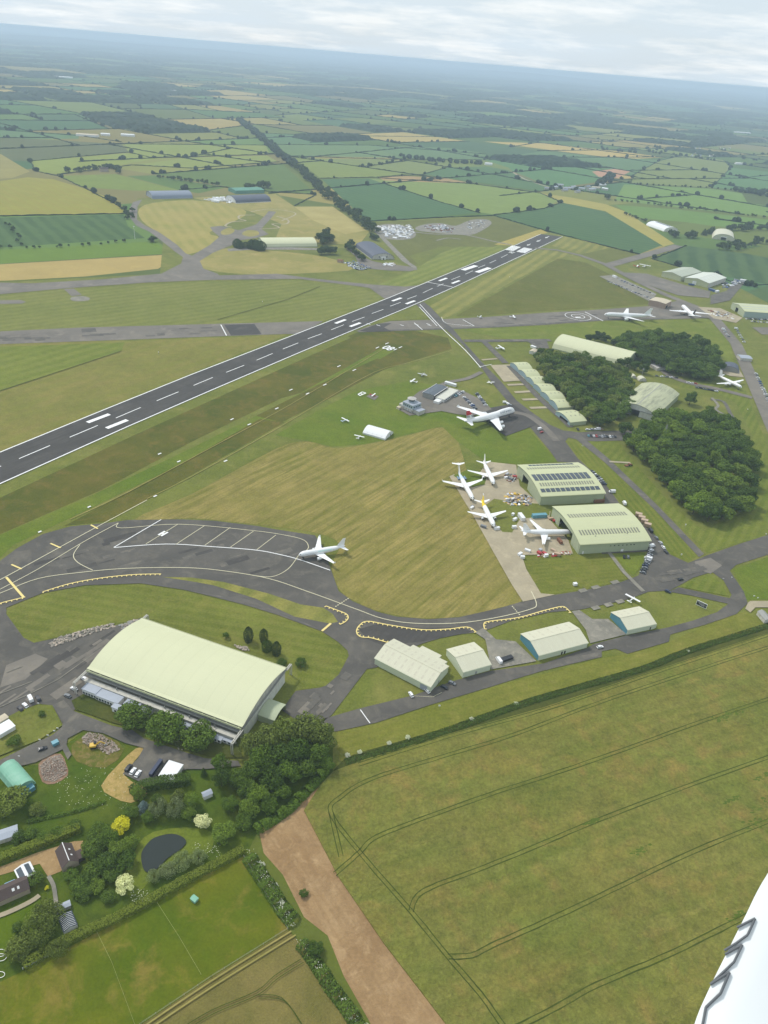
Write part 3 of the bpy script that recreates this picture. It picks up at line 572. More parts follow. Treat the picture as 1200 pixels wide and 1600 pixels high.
mend([(470, 1110), (520, 1060), (560, 1040), (520, 1100), (490, 1125)], 12, 1, 5, [asph_g, asph_o]); mend([(1000, 900), (1060, 890), (1110, 880), (1060, 905), (1010, 915)], 10, 2, 8, [asph_g])
# airliner pans, aprons, concrete
pave('pan', [(733, 560), (766, 571), (778, 569), (830, 600), (818, 607), (800, 610), (785, 596)] and [(766, 571), (800, 570), (820, 590), (818, 595), (787, 597)], conc)
for a, b in (((793, 602), (818, 601)), ((804, 613.5), (831, 612)), ((816, 625), (843, 624)), ((828, 638), (857, 637))): ribbon('walkway', [a, b], 5.0, conc, 'pave')
ribbon('service_road', [(795, 572), (840, 620), (892, 668)], 7, asph_g, 'pave')
pave('pan', [(752, 640), (800, 632), (845, 660), (828, 668), (790, 682), (770, 668)], asph_r)
ribbon('service_road', [(803, 645), (825, 650), (850, 668), (870, 690)], 7, asph_o, 'pave', 4)
pave('apron', [(702, 745), (709, 742), (740, 752), (762, 722), (806, 727), (812, 760), (846, 790), (860, 800), (858, 812), (888, 845), (895, 866), (815, 868), (822, 890), (845, 928), (867, 930), (817, 941), (800, 915), (770, 862), (740, 808)], conc, 0)
turf_i([(752, 795), (772, 780), (790, 783), (860, 790), (858, 806), (812, 812), (800, 833), (785, 832)], 0, g_air)
turf_i([(708, 744), (735, 733), (760, 748), (757, 758), (738, 762)], 0, g_lush)
pave('pan', [(760, 1008), (758, 1000), (742, 989), (755, 982), (775, 1000), (805, 1003), (838, 1034), (767, 1047)], conc_g)
pave('pan', [(893, 956), (905, 954), (925, 968), (950, 968), (979, 992), (922, 1006), (915, 985)], conc_g)
pave('pan', [(985, 672), (1030, 664), (1040, 672), (1010, 690), (985, 688)], asph_g)
ribbon('service_road', [(1020, 652), (1060, 665)], 9, asph_g, 'pave')
ribbon('footpath', [(950, 862), (975, 895), (1005, 925)], 3, conc_g, 'pave')
for p in ((905, 925), (925, 920), (955, 912), (925, 952), (945, 947), (963, 942)): ribbon('slab', [p, (p[0] + 11, p[1] - 3)], 3.5, conc_g, 'pave')
# tower and terminal car park
pave('car_park', [(622, 640), (655, 612), (690, 600), (700, 605), (725, 612), (757, 628), (768, 640), (740, 650), (715, 648), (690, 643), (640, 650)], asph_o)
ribbon('footpath', [(685, 605), (700, 598), (730, 592), (752, 582)], 6, asph_o, 'pave', 4)
pave('signal_pad', [(572, 620), (580, 616), (592, 620), (585, 626)], asph_o); pave('signal_pad', [(556, 615), (566, 612), (575, 616), (564, 621)], g_lush)
ribbon('taxiway', [(725, 533), (760, 533), (860, 532)], 9, asph_g, 'pave')
for p in (((755, 533), (790, 568)), ((826, 533), (852, 545))): ribbon('track', p, 8, asph_g, 'pave')
pave('pan', [(854, 532), (858, 545), (838, 545), (826, 535)], asph_g)
ribbon('walkway', [(753, 563), (777, 561)], 4, conc, 'pave')
# north-east estate roads
ribbon('estate_road', [(836, 388), (870, 391), (905, 399), (945, 413), (990, 437), (1040, 461), (1085, 479), (1118, 500), (1150, 538), (1192, 632), (1235, 730), (1262, 790)], [10, 10, 11, 14, 14, 14, 16, 17, 16, 16, 16, 16], asph_o, 'pave')
ribbon('estate_road', [(950, 415), (1005, 400), (1060, 384)], 22, asph_o, 'pave')
pave('apron', [(972, 426), (1010, 428), (1030, 434), (1070, 446), (1110, 456), (1108, 466), (1060, 462), (1030, 452), (1000, 440)], asph_o)
pave('car_park', [(936, 432), (960, 430), (1026, 460), (1016, 472)], conc_g)
pave('yard', [(1090, 480), (1125, 482), (1160, 497), (1150, 505), (1115, 498)], conc)
pave('yard', [(1110, 462), (1135, 455), (1150, 436), (1165, 440), (1140, 470), (1110, 476)], asph_g)
ribbon('service_road', [(1022, 560), (1042, 585), (1080, 600), (1120, 608), (1175, 622)], 9, asph_o, 'pave', 4)
pave('pan', [(1120, 580), (1150, 570), (1162, 590), (1140, 588)], conc)
ribbon('kart_track', [(1110, 625), (1130, 628), (1140, 645), (1146, 655)], 4, asph_g, 'pave', 3)
ribbon('kart_track', [(1112, 622), (1122, 634), (1118, 640), (1134, 650)], 3, conc_g, 'pave', 3)
pave('track', [(1168, 943), (1172, 940), (1270, 940), (1270, 950), (1180, 950), (1172, 958), (1164, 952)], conc)
pave('yard', [(1175, 512), (1260, 512), (1260, 525), (1190, 523)], asph_o)
ribbon('footpath', [(952, 722), (985, 724)], 3, conc, 'pave')
# ------------------------------------------------------------------ apron lines
ribbon('stand_line', [(252, 813), (178, 856.5)], 0.7, white_p)
ribbon('stand_line', [(178, 856.5), (260, 851), (330, 855), (400, 860.5), (440, 868), (470, 876), (516, 892)], 0.7, white_p, 'mark', 5)
for a, b in (((278, 820), (228, 851)), ((320, 822), (275, 851.5)), ((360, 825), (320, 853)), ((396, 831), (360, 856)), ((431, 837), (401, 860))): ribbon('stand_line', [a, b], 0.5, cream_p)
ribbon('guide_line', [(185, 818), (190, 826), (280, 820), (396, 830), (450, 838), (475, 845), (482, 855), (478, 862)], 0.5, cream_p, 'mark', 5)
ribbon('guide_line', [(467, 868), (450, 890), (425, 902), (395, 900)], 0.5, cream_p, 'mark', 5)
ribbon('guide_line', [(-60, 950), (0, 928), (60, 905), (130, 895), (200, 889), (290, 888), (350, 893), (420, 905), (480, 925), (530, 943), (560, 954), (600, 968), (650, 975), (720, 974), (780, 965), (828, 953), (838, 945), (830, 925)], 0.55, cream_p, 'mark', 5)
ribbon('guide_line', [(0, 922), (60, 890), (130, 848), (185, 818)], 0.5, cream_p, 'mark', 4)
ribbon('guide_line', [(-60, 938), (0, 907), (50, 880), (110, 847), (163, 818), (230, 782)], 0.6, cream_p, 'mark', 2)
ribbon('guide_line', [(145, 892), (122, 880), (115, 868), (125, 852)], 0.5, cream_p, 'mark', 5)
for a, b in (((18, 883), (34, 890)), ((79, 850), (95, 857)), ((142, 821), (153, 827))): ribbon('stop_mark', [a, b], 1.2, yell_p)
def toothed(pts, side=1, step=3.0, tooth=1.4):
    q = [P(p[0], p[1]) for p in catmull(pts, 6)]; L_, R_ = ribbon_pts(q, 0.75); mb = MB(); n = len(q); z = MZ
    mb.add([(p.x, p.y, z) for p in L_ + R_], [(n + i, n + i + 1, i + 1, i) for i in range(n - 1)])
    acc = 0
    for i in range(n - 1):
        d = q[i + 1] - q[i]; ln = d.length; d.normalize(); nn = Vector((-d.y, d.x, 0)) * side
        while acc < ln:
            p = q[i] + d * acc; a_ = p + nn * 0.3; c_ = p + nn * tooth
            mb.add([(v.x, v.y, z + .002) for v in (a_ - d * .35, a_ + d * .35, c_ + d * .35, c_ - d * .35)], [(0, 1, 2, 3) if side < 0 else (3, 2, 1, 0)])
            acc += step
        acc -= ln
    o = mb.build('toothed_edge_line', yell_p); o['kind'] = 'structure'
toothed([(-40, 958), (0, 944), (40, 934)], -1); toothed([(67, 926), (110, 913), (160, 904), (210, 899), (252, 898)], -1)
toothed([(509, 948), (525, 954), (540, 960), (544, 966), (540, 972), (531, 977)], -1)
toothed([(605, 1005), (580, 998), (563, 996), (557, 988), (562, 978), (575, 972), (610, 978), (660, 985), (700, 984), (730, 981), (744, 989)], -1)
toothed([(757, 984), (756, 976), (764, 972), (810, 966), (850, 955), (876, 949), (884, 951), (892, 959)], -1)
for a, b in (((10, 903), (37, 934)), ((503, 987), (517, 975))): ribbon('holding_bar', [a, b], 1.5, yell_p)
def dashes(a, b, n, wd, m):
    for i in range(n):
        s0, s1 = i / n, (i + 0.6) / n; ribbon('line_dash', [(a[0] + (b[0] - a[0]) * s0, a[1] + (b[1] - a[1]) * s0), (a[0] + (b[0] - a[0]) * s1, a[1] + (b[1] - a[1]) * s1)], wd, m)
dashes((524, 949), (546, 935), 7, .7, cream_p); dashes((812, 962), (799, 947), 6, .7, cream_p)
ribbon('taxi_line', [(656, 476), (690, 513), (727, 548), (751, 575)], 1.0, white_p, 'mark', 3); ribbon('taxi_line', [(655, 480), (683, 510)], 1.0, white_p)
ribbon('taxi_line', [(748, 574), (768, 570)], .8, white_p); ribbon('taxi_line', [(723, 500), (741, 510)], 1.0, white_p); ribbon('taxi_line', [(690, 496), (698, 506), (740, 510)], .7, white_p, 'mark', 3)
for x, y in ((573, 506), (588, 508), (625, 508), (648, 507), (666, 506), (668, 508)): ribbon('taxi_mark', [(x, y), (x + 6, y + 2)], 1.2, white_p)
ribbon('taxi_line', [(647, 505), (660, 516)], 1.0, white_p)
for rr, wd in ((19, 0.9), (10, 0.9)):                                          # helicopter circle
    c = P(903, 495); q = [(c.x + cos(a * pi / 20) * rr, c.y + sin(a * pi / 20) * rr) for a in range(40)]
    mb = MB(); z = MZ; n = 40
    mb.add([(x, y, z) for x, y in q] + [(c.x + (x - c.x) * (1 - wd / rr), c.y + (y - c.y) * (1 - wd / rr), z) for x, y in q], [(i, (i + 1) % n, n + (i + 1) % n, n + i) for i in range(n)])
    mb.build('helicopter_circle', white_p)['kind'] = 'structure'
ribbon('helicopter_mark', [(899, 496.5), (907, 496.3)], 4, white_p)
ribbon('taxi_line', [(914, 488), (942, 502)], 1.4, white_p)
ribbon('taxi_line', [(345, 508), (354, 525)], 1.2, white_p)
for a, b in (((148, 783), (152, 782)),) : pass
for x, y in ((60, 833), (137, 794), (247, 711), (360, 657), (387, 665), (277, 723), (452, 611), (478, 617), (527, 574), (551, 580), (587, 545), (602, 538.5), (623, 544.5), (615, 548), (505, 603), (430, 640), (350, 722), (240, 777)): ribbon('strip_marker', [(x, y), (x + 5, y - 2.2)], 1.4, white_p)
ribbon('mown_line', [(230, 780), (300, 745), (430, 672), (500, 630), (585, 582), (640, 567), (706, 548)], .8, g_straw, 'pave', 3); ribbon('mown_line', [(110, 812), (200, 770), (330, 700), (450, 635), (600, 545)], .8, g_straw, 'pave', 3)
ribbon('drain_line', [(340, 500), (450, 468), (500, 448)], 1.2, g_wood, 'pave'); ribbon('drain_line', [(-20, 618), (90, 582), (190, 549)], 1.2, g_wood, 'pave')
ribbon('road_line', [(563, 1110), (578, 1131)], .5, white_p); ribbon('road_line', [(640, 1088), (676, 1090), (690, 1083)], .2, cream_p)
# ------------------------------------------------------------------ southern fields, gardens, roads
cf = sheet('crop_field', [(500, 1229), (521, 1206), (562, 1190), (700, 1148), (850, 1106), (1000, 1056), (1200, 990), (1300, 958), (1420, 1500), (1500, 1800), (830, 1800), (696, 1600), (600, 1475), (529, 1371), (475, 1267)], crop_m, 'field', 0, z=0.62, skirt=0.62)
for pts in ([(560, 1196), (700, 1152), (850, 1110), (1000, 1060), (1240, 980)], [(1240, 1000), (1100, 1044), (933, 1100), (800, 1150), (692, 1183), (583, 1217), (533, 1246), (517, 1271), (562, 1333), (642, 1425), (700, 1496), (750, 1554), (783, 1600), (860, 1700)], [(523, 1367), (562, 1333), (583, 1312), (642, 1287), (767, 1242), (850, 1215), (953, 1180), (1100, 1127), (1240, 1080)], [(642, 1425), (650, 1404), (675, 1387), (760, 1355), (850, 1318), (933, 1283), (1080, 1227), (1240, 1170)], [(700, 1496), (737, 1494), (767, 1479), (850, 1442), (933, 1403), (1080, 1333), (1240, 1268)], [(790, 1615), (860, 1580), (933, 1540), (1050, 1490), (1157, 1437), (1260, 1385)], [(533, 1340), (517, 1271)]):
    q = [P(p[0], p[1]) for p in catmull(pts, 6)]
    for off in (-0.95, 0.95):
        L_, R_ = ribbon_pts(q, 2 * abs(off)); ln = L_ if off > 0 else R_
        a_, b_ = ribbon_pts([Vector((p.x + R.uniform(-.1, .1), p.y + R.uniform(-.1, .1), 0)) for p in ln], [R.uniform(0.30, 0.62) for _ in ln]); n = len(ln)
        o = mesh('tramline', [(p.x - cf.location.x, p.y - cf.location.y, 0.012) for p in a_ + b_], [(n + i, n + i + 1, i + 1, i) for i in range(n - 1)], crop_t, cf)
def blob(name, c, rx, ry, m, z, n=22, parent=None, jit=.35):
    q = []
    for i in range(n):
        a = 2 * pi * i / n; k = 1 + R.uniform(-jit, jit); q.append((c[0] + cos(a) * rx * k, c[1] + sin(a) * ry * k))
    return sheet(name, q, m, 'field', 2, z=z)
for (wx, wy), rx, ry in (((1195, 1262), 26, 16), ((1180, 1288), 22, 9), ((1150, 1432), 22, 6), ((1130, 1122), 20, 7), ((1190, 1215), 18, 7), ((1145, 1250), 14, 5), ((1000, 1330), 14, 7), ((925, 1285), 12, 5)):
    for k in range(26):
        ga, gb = R.gauss(0, .5), R.gauss(0, .5); blob('weed_patch', (wx + ga * rx - gb * 4, wy + gb * ry - ga * rx * .35), R.uniform(.8, 4.2), R.uniform(.5, 1.8), crop_d, 0.64 + R.random() * .02, 9)
sheet('bare_strip', [(500, 1229), (475, 1267), (529, 1371), (600, 1475), (696, 1600), (830, 1800), (680, 1800), (575, 1592), (537, 1525), (512, 1462), (475, 1433), (442, 1367), (412, 1333), (404, 1296), (446, 1279), (480, 1245)], soil, 'field')
sheet('ditch_bank', [(520, 1205), (540, 1184), (562, 1176), (700, 1137), (830, 1090), (1000, 1042), (1077, 1012), (1200, 977), (1290, 950), (1290, 962), (1200, 992), (1000, 1060), (850, 1110), (562, 1194)], g_wood, 'turf')
sheet('paddock', [(37, 1517), (100, 1477), (175, 1445), (250, 1405), (300, 1377), (379, 1337), (427, 1417), (450, 1452), (330, 1527), (221, 1600), (100, 1690), (-140, 1700), (-140, 1600)], paddock_m, 'field')
sheet('stubble_field', [(450, 1453), (470, 1475), (505, 1520), (565, 1600), (640, 1720), (60, 1720), (221, 1601), (330, 1528)], tan_c, 'field')
for a in ([(455, 1456), (330, 1534), (225, 1605), (150, 1660)], [(462, 1462), (335, 1541), (235, 1608), (165, 1660)]): ribbon('wheel_track', a, 0.6, g_straw, 'pave', 3)
for a in ([(280, 1610), (330, 1580), (400, 1550), (430, 1525), (470, 1500)], [(400, 1556), (440, 1560), (470, 1600)]): ribbon('wheel_track', a, .3, crop_t, 'pave', 4); ribbon('wheel_track', [(x + 4, y + 5) for x, y in a], .3, crop_t, 'pave', 4)
garden_m = ground_mat('garden_grass', seen(76, 98, 34), seen(92, 106, 40), .06, seen(66, 84, 30), fcol=.22, fscale=1.2)
sheet('garden', [(-160, 1200), (60, 1195), (130, 1143), (225, 1160), (300, 1195), (380, 1200), (430, 1150), (520, 1150), (520, 1205), (446, 1279), (404, 1296), (385, 1336), (300, 1377), (175, 1445), (37, 1517), (-160, 1610)], garden_m, 'field')
sheet('lawn', [(180, 1390), (205, 1350), (215, 1320), (240, 1300), (290, 1293), (330, 1300), (330, 1330), (300, 1345), (260, 1360), (235, 1375), (212, 1400)], g_lush, 'turf', 2)
sheet('lawn', [(-80, 1470), (0, 1435), (60, 1400), (70, 1430), (20, 1490), (-80, 1540)], ground_mat('lawn', seen(98, 116, 36), seen(84, 106, 30), .1, fcol=.12), 'turf')
sheet('gravel_drive', [(-80, 1372), (0, 1355), (60, 1332), (115, 1315), (130, 1314), (131, 1335), (112, 1345), (95, 1362), (75, 1370), (62, 1350), (0, 1368), (-80, 1395)], gravel, 'turf')
ribbon('garden_path', [(-40, 1445), (10, 1428), (48, 1410), (62, 1400)], 2.0, conc, 'pave', 3)
ribbon('garden_path', [(76, 1370), (84, 1385), (88, 1410), (92, 1420)], 1.6, conc_g, 'pave', 3)
sheet('lane', [(-100, 1222), (0, 1189), (38, 1170), (82, 1150), (97, 1137), (99, 1130), (82, 1103), (100, 1095), (115, 1112), (140, 1122), (175, 1135), (207, 1142), (225, 1155), (275, 1172), (320, 1186), (372, 1190), (376, 1198), (320, 1203), (292, 1203), (262, 1215), (240, 1227), (225, 1226), (192, 1210), (215, 1187), (225, 1170), (195, 1162), (162, 1147), (130, 1142), (106, 1155), (104, 1165), (112, 1180), (106, 1188), (98, 1172), (57, 1192), (25, 1200), (0, 1210), (-100, 1245)], asph_g, 'pave', 0)
sheet('verge', [(-60, 1145), (0, 1128), (30, 1112), (60, 1102), (82, 1103), (92, 1122), (97, 1135), (62, 1157), (0, 1182), (-60, 1200)], g_air, 'pave')
sheet('verge', [(112, 1096), (140, 1080), (300, 1140), (370, 1160), (380, 1185), (330, 1185), (280, 1170), (230, 1150), (207, 1138), (175, 1130), (140, 1117), (118, 1110)], g_wood, 'pave')
sheet('bare_earth', [(135, 1150), (165, 1150), (195, 1170), (165, 1200), (120, 1190), (112, 1165)], ground_mat('scrub', seen(120, 112, 62), seen(92, 104, 46), .12, seen(150, 130, 96), fcol=.2), 'turf', 2)
sheet('straw_ground', [(225, 1172), (195, 1212), (222, 1228), (230, 1240), (205, 1255), (175, 1245), (158, 1228), (185, 1195), (212, 1170)], ground_mat('straw', seen(188, 164, 116), seen(166, 148, 96), .2, seen(142, 132, 74), fcol=.2, fscale=2), 'turf', 2)
sheet('rubble_ground', [(60, 1195), (75, 1182), (95, 1178), (104, 1195), (106, 1212), (85, 1225), (66, 1222)], ground_mat('brick_rubble', seen(156, 130, 114), seen(136, 112, 96), .3, seen(174, 152, 136), fcol=.25, fscale=2.5), 'turf', 2)
pond_m, t, b = newmat('pond_water'); b.inputs['Base Color'].default_value = (0.018, 0.024, 0.018, 1); b.inputs['Roughness'].default_value = 0.06; b.inputs['Specular IOR Level'].default_value = 0.5
pw = sheet('pond', [(230, 1320), (242, 1310), (267, 1304), (285, 1309), (291, 1318), (280, 1330), (262, 1342), (250, 1355), (235, 1365), (225, 1360), (221, 1345), (222, 1332)], pond_m, 'pave', 3); pw.name = 'pond_water'
for k in range(5): ribbon('crossing_bar', [(97 + k * 3.4, 1116.5 - k * 1.6), (99.5 + k * 3.4, 1119 - k * 1.6)], 0.6, white_p)
for a in ([(0, 1106), (45, 1086), (92, 1062), (150, 1020)], [(0, 1085), (50, 1066)], [(10, 1052), (35, 1042)]): ribbon('worn_line', a, .5, conc_g, 'mark')
# haze: a closed box of air round the whole place
hz = MB().box(-S - 500, S + 500, -S - 500, S + 500, -4.5, 304).build('haze', None); hz['kind'] = 'stuff'
hm = bpy.data.materials.new('haze'); hm.use_nodes = True; ht = hm.node_tree; ht.nodes.clear()
ho = ht.nodes.new('ShaderNodeOutputMaterial'); hv = ht.nodes.new('ShaderNodeVolumePrincipled'); hv.inputs['Color'].default_value = (0.66, 0.81, 1.0, 1); hv.inputs['Density'].default_value = 1.05e-4; hv.inputs['Anisotropy'].default_value = 0.1
ht.links.new(hv.outputs[0], ho.inputs['Volume']); hz.data.materials.append(hm)
# ================================================================== TREES AND HEDGES
bark = solid('bark', (0.085, 0.065, 0.045), 0.95, 0.3, 3.0)
L_dark = leaf_mat('leaf_dark', (0.076, 0.122, 0.024)); L_mid = leaf_mat('leaf_mid', (0.108, 0.165, 0.028)); L_light = leaf_mat('leaf_light', (0.155, 0.220, 0.034))
L_olive = leaf_mat('leaf_olive', (0.155, 0.190, 0.045)); L_grey = leaf_mat('leaf_grey', (0.21, 0.25, 0.11)); L_yew = leaf_mat('leaf_yew', (0.062, 0.088, 0.026)); L_blue = leaf_mat('leaf_blue', (0.19, 0.25, 0.24))
L_gold = leaf_mat('leaf_gold', (0.66, 0.60, 0.04), .3); L_cream = leaf_mat('blossom_cream', (0.80, 0.80, 0.45), .25); L_far = leaf_mat('leaf_far', (0.060, 0.092, 0.030), .3); L_hedge = leaf_mat('leaf_hedge', (0.170, 0.205, 0.032), .35); L_white = leaf_mat('blossom_white', (0.62, 0.62, 0.52), .2)
def leafquad(V_, F_, p, nrm, s, rnd):
    nrm = nrm.normalized(); u = nrm.orthogonal().normalized(); a = rnd.uniform(0, 2 * pi); q = nrm.cross(u)
    u, q = u * cos(a) + q * sin(a), q * cos(a) - u * sin(a); b = len(V_); k = rnd.uniform(.6, 1.0)
    V_ += [p - u * s - q * s * k * .4, p + u * s * .2 - q * s * k, p + u * s + q * s * k * .3, p - u * s * .1 + q * s * k]; F_.append((b, b + 1, b + 2, b + 3))
def crown_mesh(name, kind, n, seed, leaf, lobes=14):
    """crown for a tree of height 1 and spread 1: many small leaf sprays on lobes of uneven size"""
    rnd = random.Random(seed); V_, F_ = [], []
    def rv():
        while True:
            v = Vector((rnd.uniform(-1, 1), rnd.uniform(-1, 1), rnd.uniform(-1, 1)))
            if .05 < v.length < 1: return v.normalized()
    if kind == 'round':
        lb = [(Vector((0, 0, .60)), .30)]
        for i in range(lobes):
            a = 2 * pi * i / lobes * 2.4 + rnd.uniform(-.3, .3); zz_ = rnd.uniform(.30, .84); rr = .34 * (1 - abs(zz_ - .52) * 1.15) * rnd.uniform(.85, 1.15)
            lb.append((Vector((cos(a) * rr, sin(a) * rr, zz_)), rnd.uniform(.12, .20)))
        tot = sum(r * r for _, r in lb)
        for c, r in lb:
            for _ in range(int(n * r * r / tot)):
                d = rv(); d.z = d.z * .9 + .12; p = c + d * r * rnd.uniform(.80, 1.06)
                if p.z < .16: continue
                leafquad(V_, F_, p, (d + rv() * .75), leaf * rnd.uniform(.7, 1.3), rnd)
    elif kind == 'column':
        for _ in range(n):
            zz_ = rnd.uniform(.02, 1); rr = .5 * min(1, (1 - zz_) * 2.6) ** .55 * min(1, .72 + zz_ * .8); a = rnd.uniform(0, 2 * pi); k = rnd.uniform(.82, 1.03) * (1 + .06 * sin(a * 5 + zz_ * 9))
            p = Vector((cos(a) * rr * k, sin(a) * rr * k, zz_)); leafquad(V_, F_, p, Vector((cos(a), sin(a), .35)) + rv() * .6, leaf * rnd.uniform(.7, 1.3), rnd)
    elif kind == 'cone':
        for _ in range(n):
            zz_ = rnd.uniform(.04, 1) ; lay = (zz_ * 11) % 1; rr = .5 * (1 - zz_) ** .8 * (.72 + .34 * (1 - lay)); a = rnd.uniform(0, 2 * pi); k = rnd.uniform(.75, 1.05) * (1 + .12 * sin(a * 7))
            leafquad(V_, F_, Vector((cos(a) * rr * k, sin(a) * rr * k, zz_)), Vector((cos(a), sin(a), .7)) + rv() * .6, leaf * rnd.uniform(.7, 1.3), rnd)
    elif kind == 'willow':
        lb = [(Vector((cos(i * 2.4) * .30 * rnd.uniform(.4, 1.1), sin(i * 2.4) * .30 * rnd.uniform(.4, 1.1), rnd.uniform(.58, .86))), rnd.uniform(.10, .17)) for i in range(lobes)]
        for _ in range(n):
            c, r = rnd.choice(lb); d = rv(); d.z = abs(d.z) * .9; p = c + d * r; drop = rnd.random() ** 1.6 * .42
            o_ = Vector((p.x, p.y, 0)); p = p + o_ * drop * .45; p.z -= drop
            if p.z < .06: continue
            leafquad(V_, F_, p, Vector((d.x, d.y, .25)) + rv() * .5, leaf * rnd.uniform(.7, 1.2), rnd)
    me_ = bpy.data.meshes.new(name); me_.from_pydata([tuple(v) for v in V_], [], F_); me_.update(); me_.materials.append(L_mid); return me_
def trunk_mesh(name, seed, h=.55, r=.022, limbs=6):
    rnd = random.Random(seed); mb = MB(); mb.tube((0, 0, -.02), (0, 0, h * .55), r * 1.25, r * .8, 7); mb.tube((0, 0, h * .55), (.01, .01, h * 1.15), r * .8, r * .3, 6)
    for i in range(limbs):
        a = i * 2.4 + rnd.uniform(-.3, .3); z0 = h * rnd.uniform(.45, .85); mb.tube((0, 0, z0), (cos(a) * .24, sin(a) * .24, z0 + rnd.uniform(.14, .26)), r * .5, r * .15, 5)
    me_ = bpy.data.meshes.new(name); me_.from_pydata(mb.v, [], mb.f); me_.update(); me_.materials.append(bark); return me_
CR = {'round': [crown_mesh('crown', 'round', 3000, 20 + i, .026, 13 + i) for i in range(4)], 'wood': [crown_mesh('crown', 'round', 2400, 60 + i, .033, 11 + i) for i in range(4)],
      'far': [crown_mesh('crown', 'round', 420, 80 + i, .07, 9) for i in range(4)], 'column': [crown_mesh('crown', 'column', 1700, 40 + i, .034) for i in range(2)],
      'cone': [crown_mesh('crown', 'cone', 1500, 44 + i, .034) for i in range(2)], 'willow': [crown_mesh('crown', 'willow', 2800, 50 + i, .024, 16) for i in range(2)]}
CR['bush'] = CR['round']
TR = [trunk_mesh('trunk', i) for i in range(3)]
def tree_at(pos, h, spread, kind, m, label, group=None, name='tree', cat='tree'):
    spread *= 1.14
    k = R.randrange(len(CR[kind])); rz = R.uniform(0, 2 * pi)
    t_ = empty(name, pos, rz, label, cat, group)
    low = kind == 'bush'
    c = bpy.data.objects.new('crown', CR[kind][k]); COL.objects.link(c); c.parent = t_; set_mat(c, m)
    c.scale = (spread, spread * R.uniform(.92, 1.08), h * (1.22 if low else 1.0)); c.location = (0, 0, -h * .2 if low else 0)
    if kind not in ('bush',):
        tr = bpy.data.objects.new('trunk', R.choice(TR)); COL.objects.link(tr); tr.parent = t_; s_ = h * (.9 if kind in ('column', 'cone') else 1.0); tr.scale = (min(spread, h) , min(spread, h), s_)
    return t_
def tree(px, h, spread=None, kind='round', m=None, label=None, group=None, name='tree', cat='tree', mid=True):
    """px = where the middle of the crown shows; the foot is found from the crown's own height"""
    spread = spread or h * .9
    p = P(px[0], px[1], h * .55 if mid else 0); p.z = 0.05
    return tree_at(p, h, spread, kind, m or L_mid, label, group, name, cat)
def inside(p, poly):
    c = False; n = len(poly)
    for i in range(n):
        a, b_ = poly[i], poly[(i + 1) % n]
        if (a.y > p.y) != (b_.y > p.y) and p.x < (b_.x - a.x) * (p.y - a.y) / (b_.y - a.y) + a.x: c = not c
    return c
def grove(poly_px, z, spacing, h, label, group, mats, name='tree', kind='wood', maxn=120):
    q = [P(p[0], p[1], z) for p in poly_px]; x0, x1, y0, y1 = min(p.x for p in q), max(p.x for p in q), min(p.y for p in q), max(p.y for p in q)
    got = []
    for _ in range(9000):
        p = Vector((R.uniform(x0, x1), R.uniform(y0, y1), 0))
        if inside(p, q) and all((p - g).length > spacing for g in got):
            got.append(p)
            if len(got) >= maxn: break
    for p in got:
        hh = h * R.uniform(.78, 1.15); tree_at(Vector((p.x, p.y, .05)), hh, spacing * R.uniform(1.15, 1.6), kind, R.choice(mats), label, group, name)
    return got
# woods among the museum-side hangars (crown outlines)
grove([(846, 562), (858, 552), (905, 556), (950, 565), (978, 580), (986, 600), (984, 635), (960, 652), (930, 654), (912, 640), (888, 615), (856, 588)], 10, 12.5, 16.5, 'dark green broadleaf tree in the wood behind the row of small pale green hangars', 'wood behind the row of small hangars', [L_dark, L_mid, L_mid, L_olive], 'broadleaf_tree')
grove([(968, 526), (1000, 520), (1050, 522), (1095, 530), (1122, 548), (1126, 570), (1110, 583), (1070, 582), (1040, 572), (1010, 556), (975, 545)], 9, 13, 16, 'dark tree in the wood between the long cream hangar and the propeller airliner', 'wood beside the propeller airliner', [L_dark, L_dark, L_mid], 'broadleaf_tree')
grove([(1030, 650), (1060, 640), (1110, 645), (1150, 662), (1176, 700), (1182, 740), (1165, 780), (1140, 806), (1105, 808), (1078, 780), (1040, 735), (1000, 700), (990, 690), (1010, 665)], 10, 12.5, 16, 'broadleaf tree in the big rounded wood beside the mown bank', 'big rounded wood', [L_dark, L_mid, L_mid, L_light, L_light], 'broadleaf_tree')
for x, y, h, lb in ((978, 668, 14, 'round tree standing in front of the stained barrel hangar doors'), (985, 686, 13, 'round tree at the tip of the big rounded wood'), (1080, 622, 14, 'round tree beside the right wall of the stained barrel hangar')): tree((x, y), h, h * 1.05, 'wood', L_dark, lb)
for i, (x, y) in enumerate(((982, 564), (994, 570), (1006, 575), (970, 566), (1010, 566))): tree((x, y), 13, 12, 'wood', L_dark, 'tree in the clump between the long cream hangar and the stained hangar', 'clump between the barrel hangars')
for x, y in ((920, 527), (930, 527), (941, 525), (948, 528), (935, 522), (960, 534)): tree((x, y), 10, 11, 'wood', L_far, 'tree in the small clump behind the long cream hangar', 'clump behind the long cream hangar')
for x, y in ((846, 548), (838, 556), (860, 549)): tree((x, y), 9, 9, 'wood', L_dark, 'low tree in front of the long cream hangar end', 'low trees at the cream hangar end')
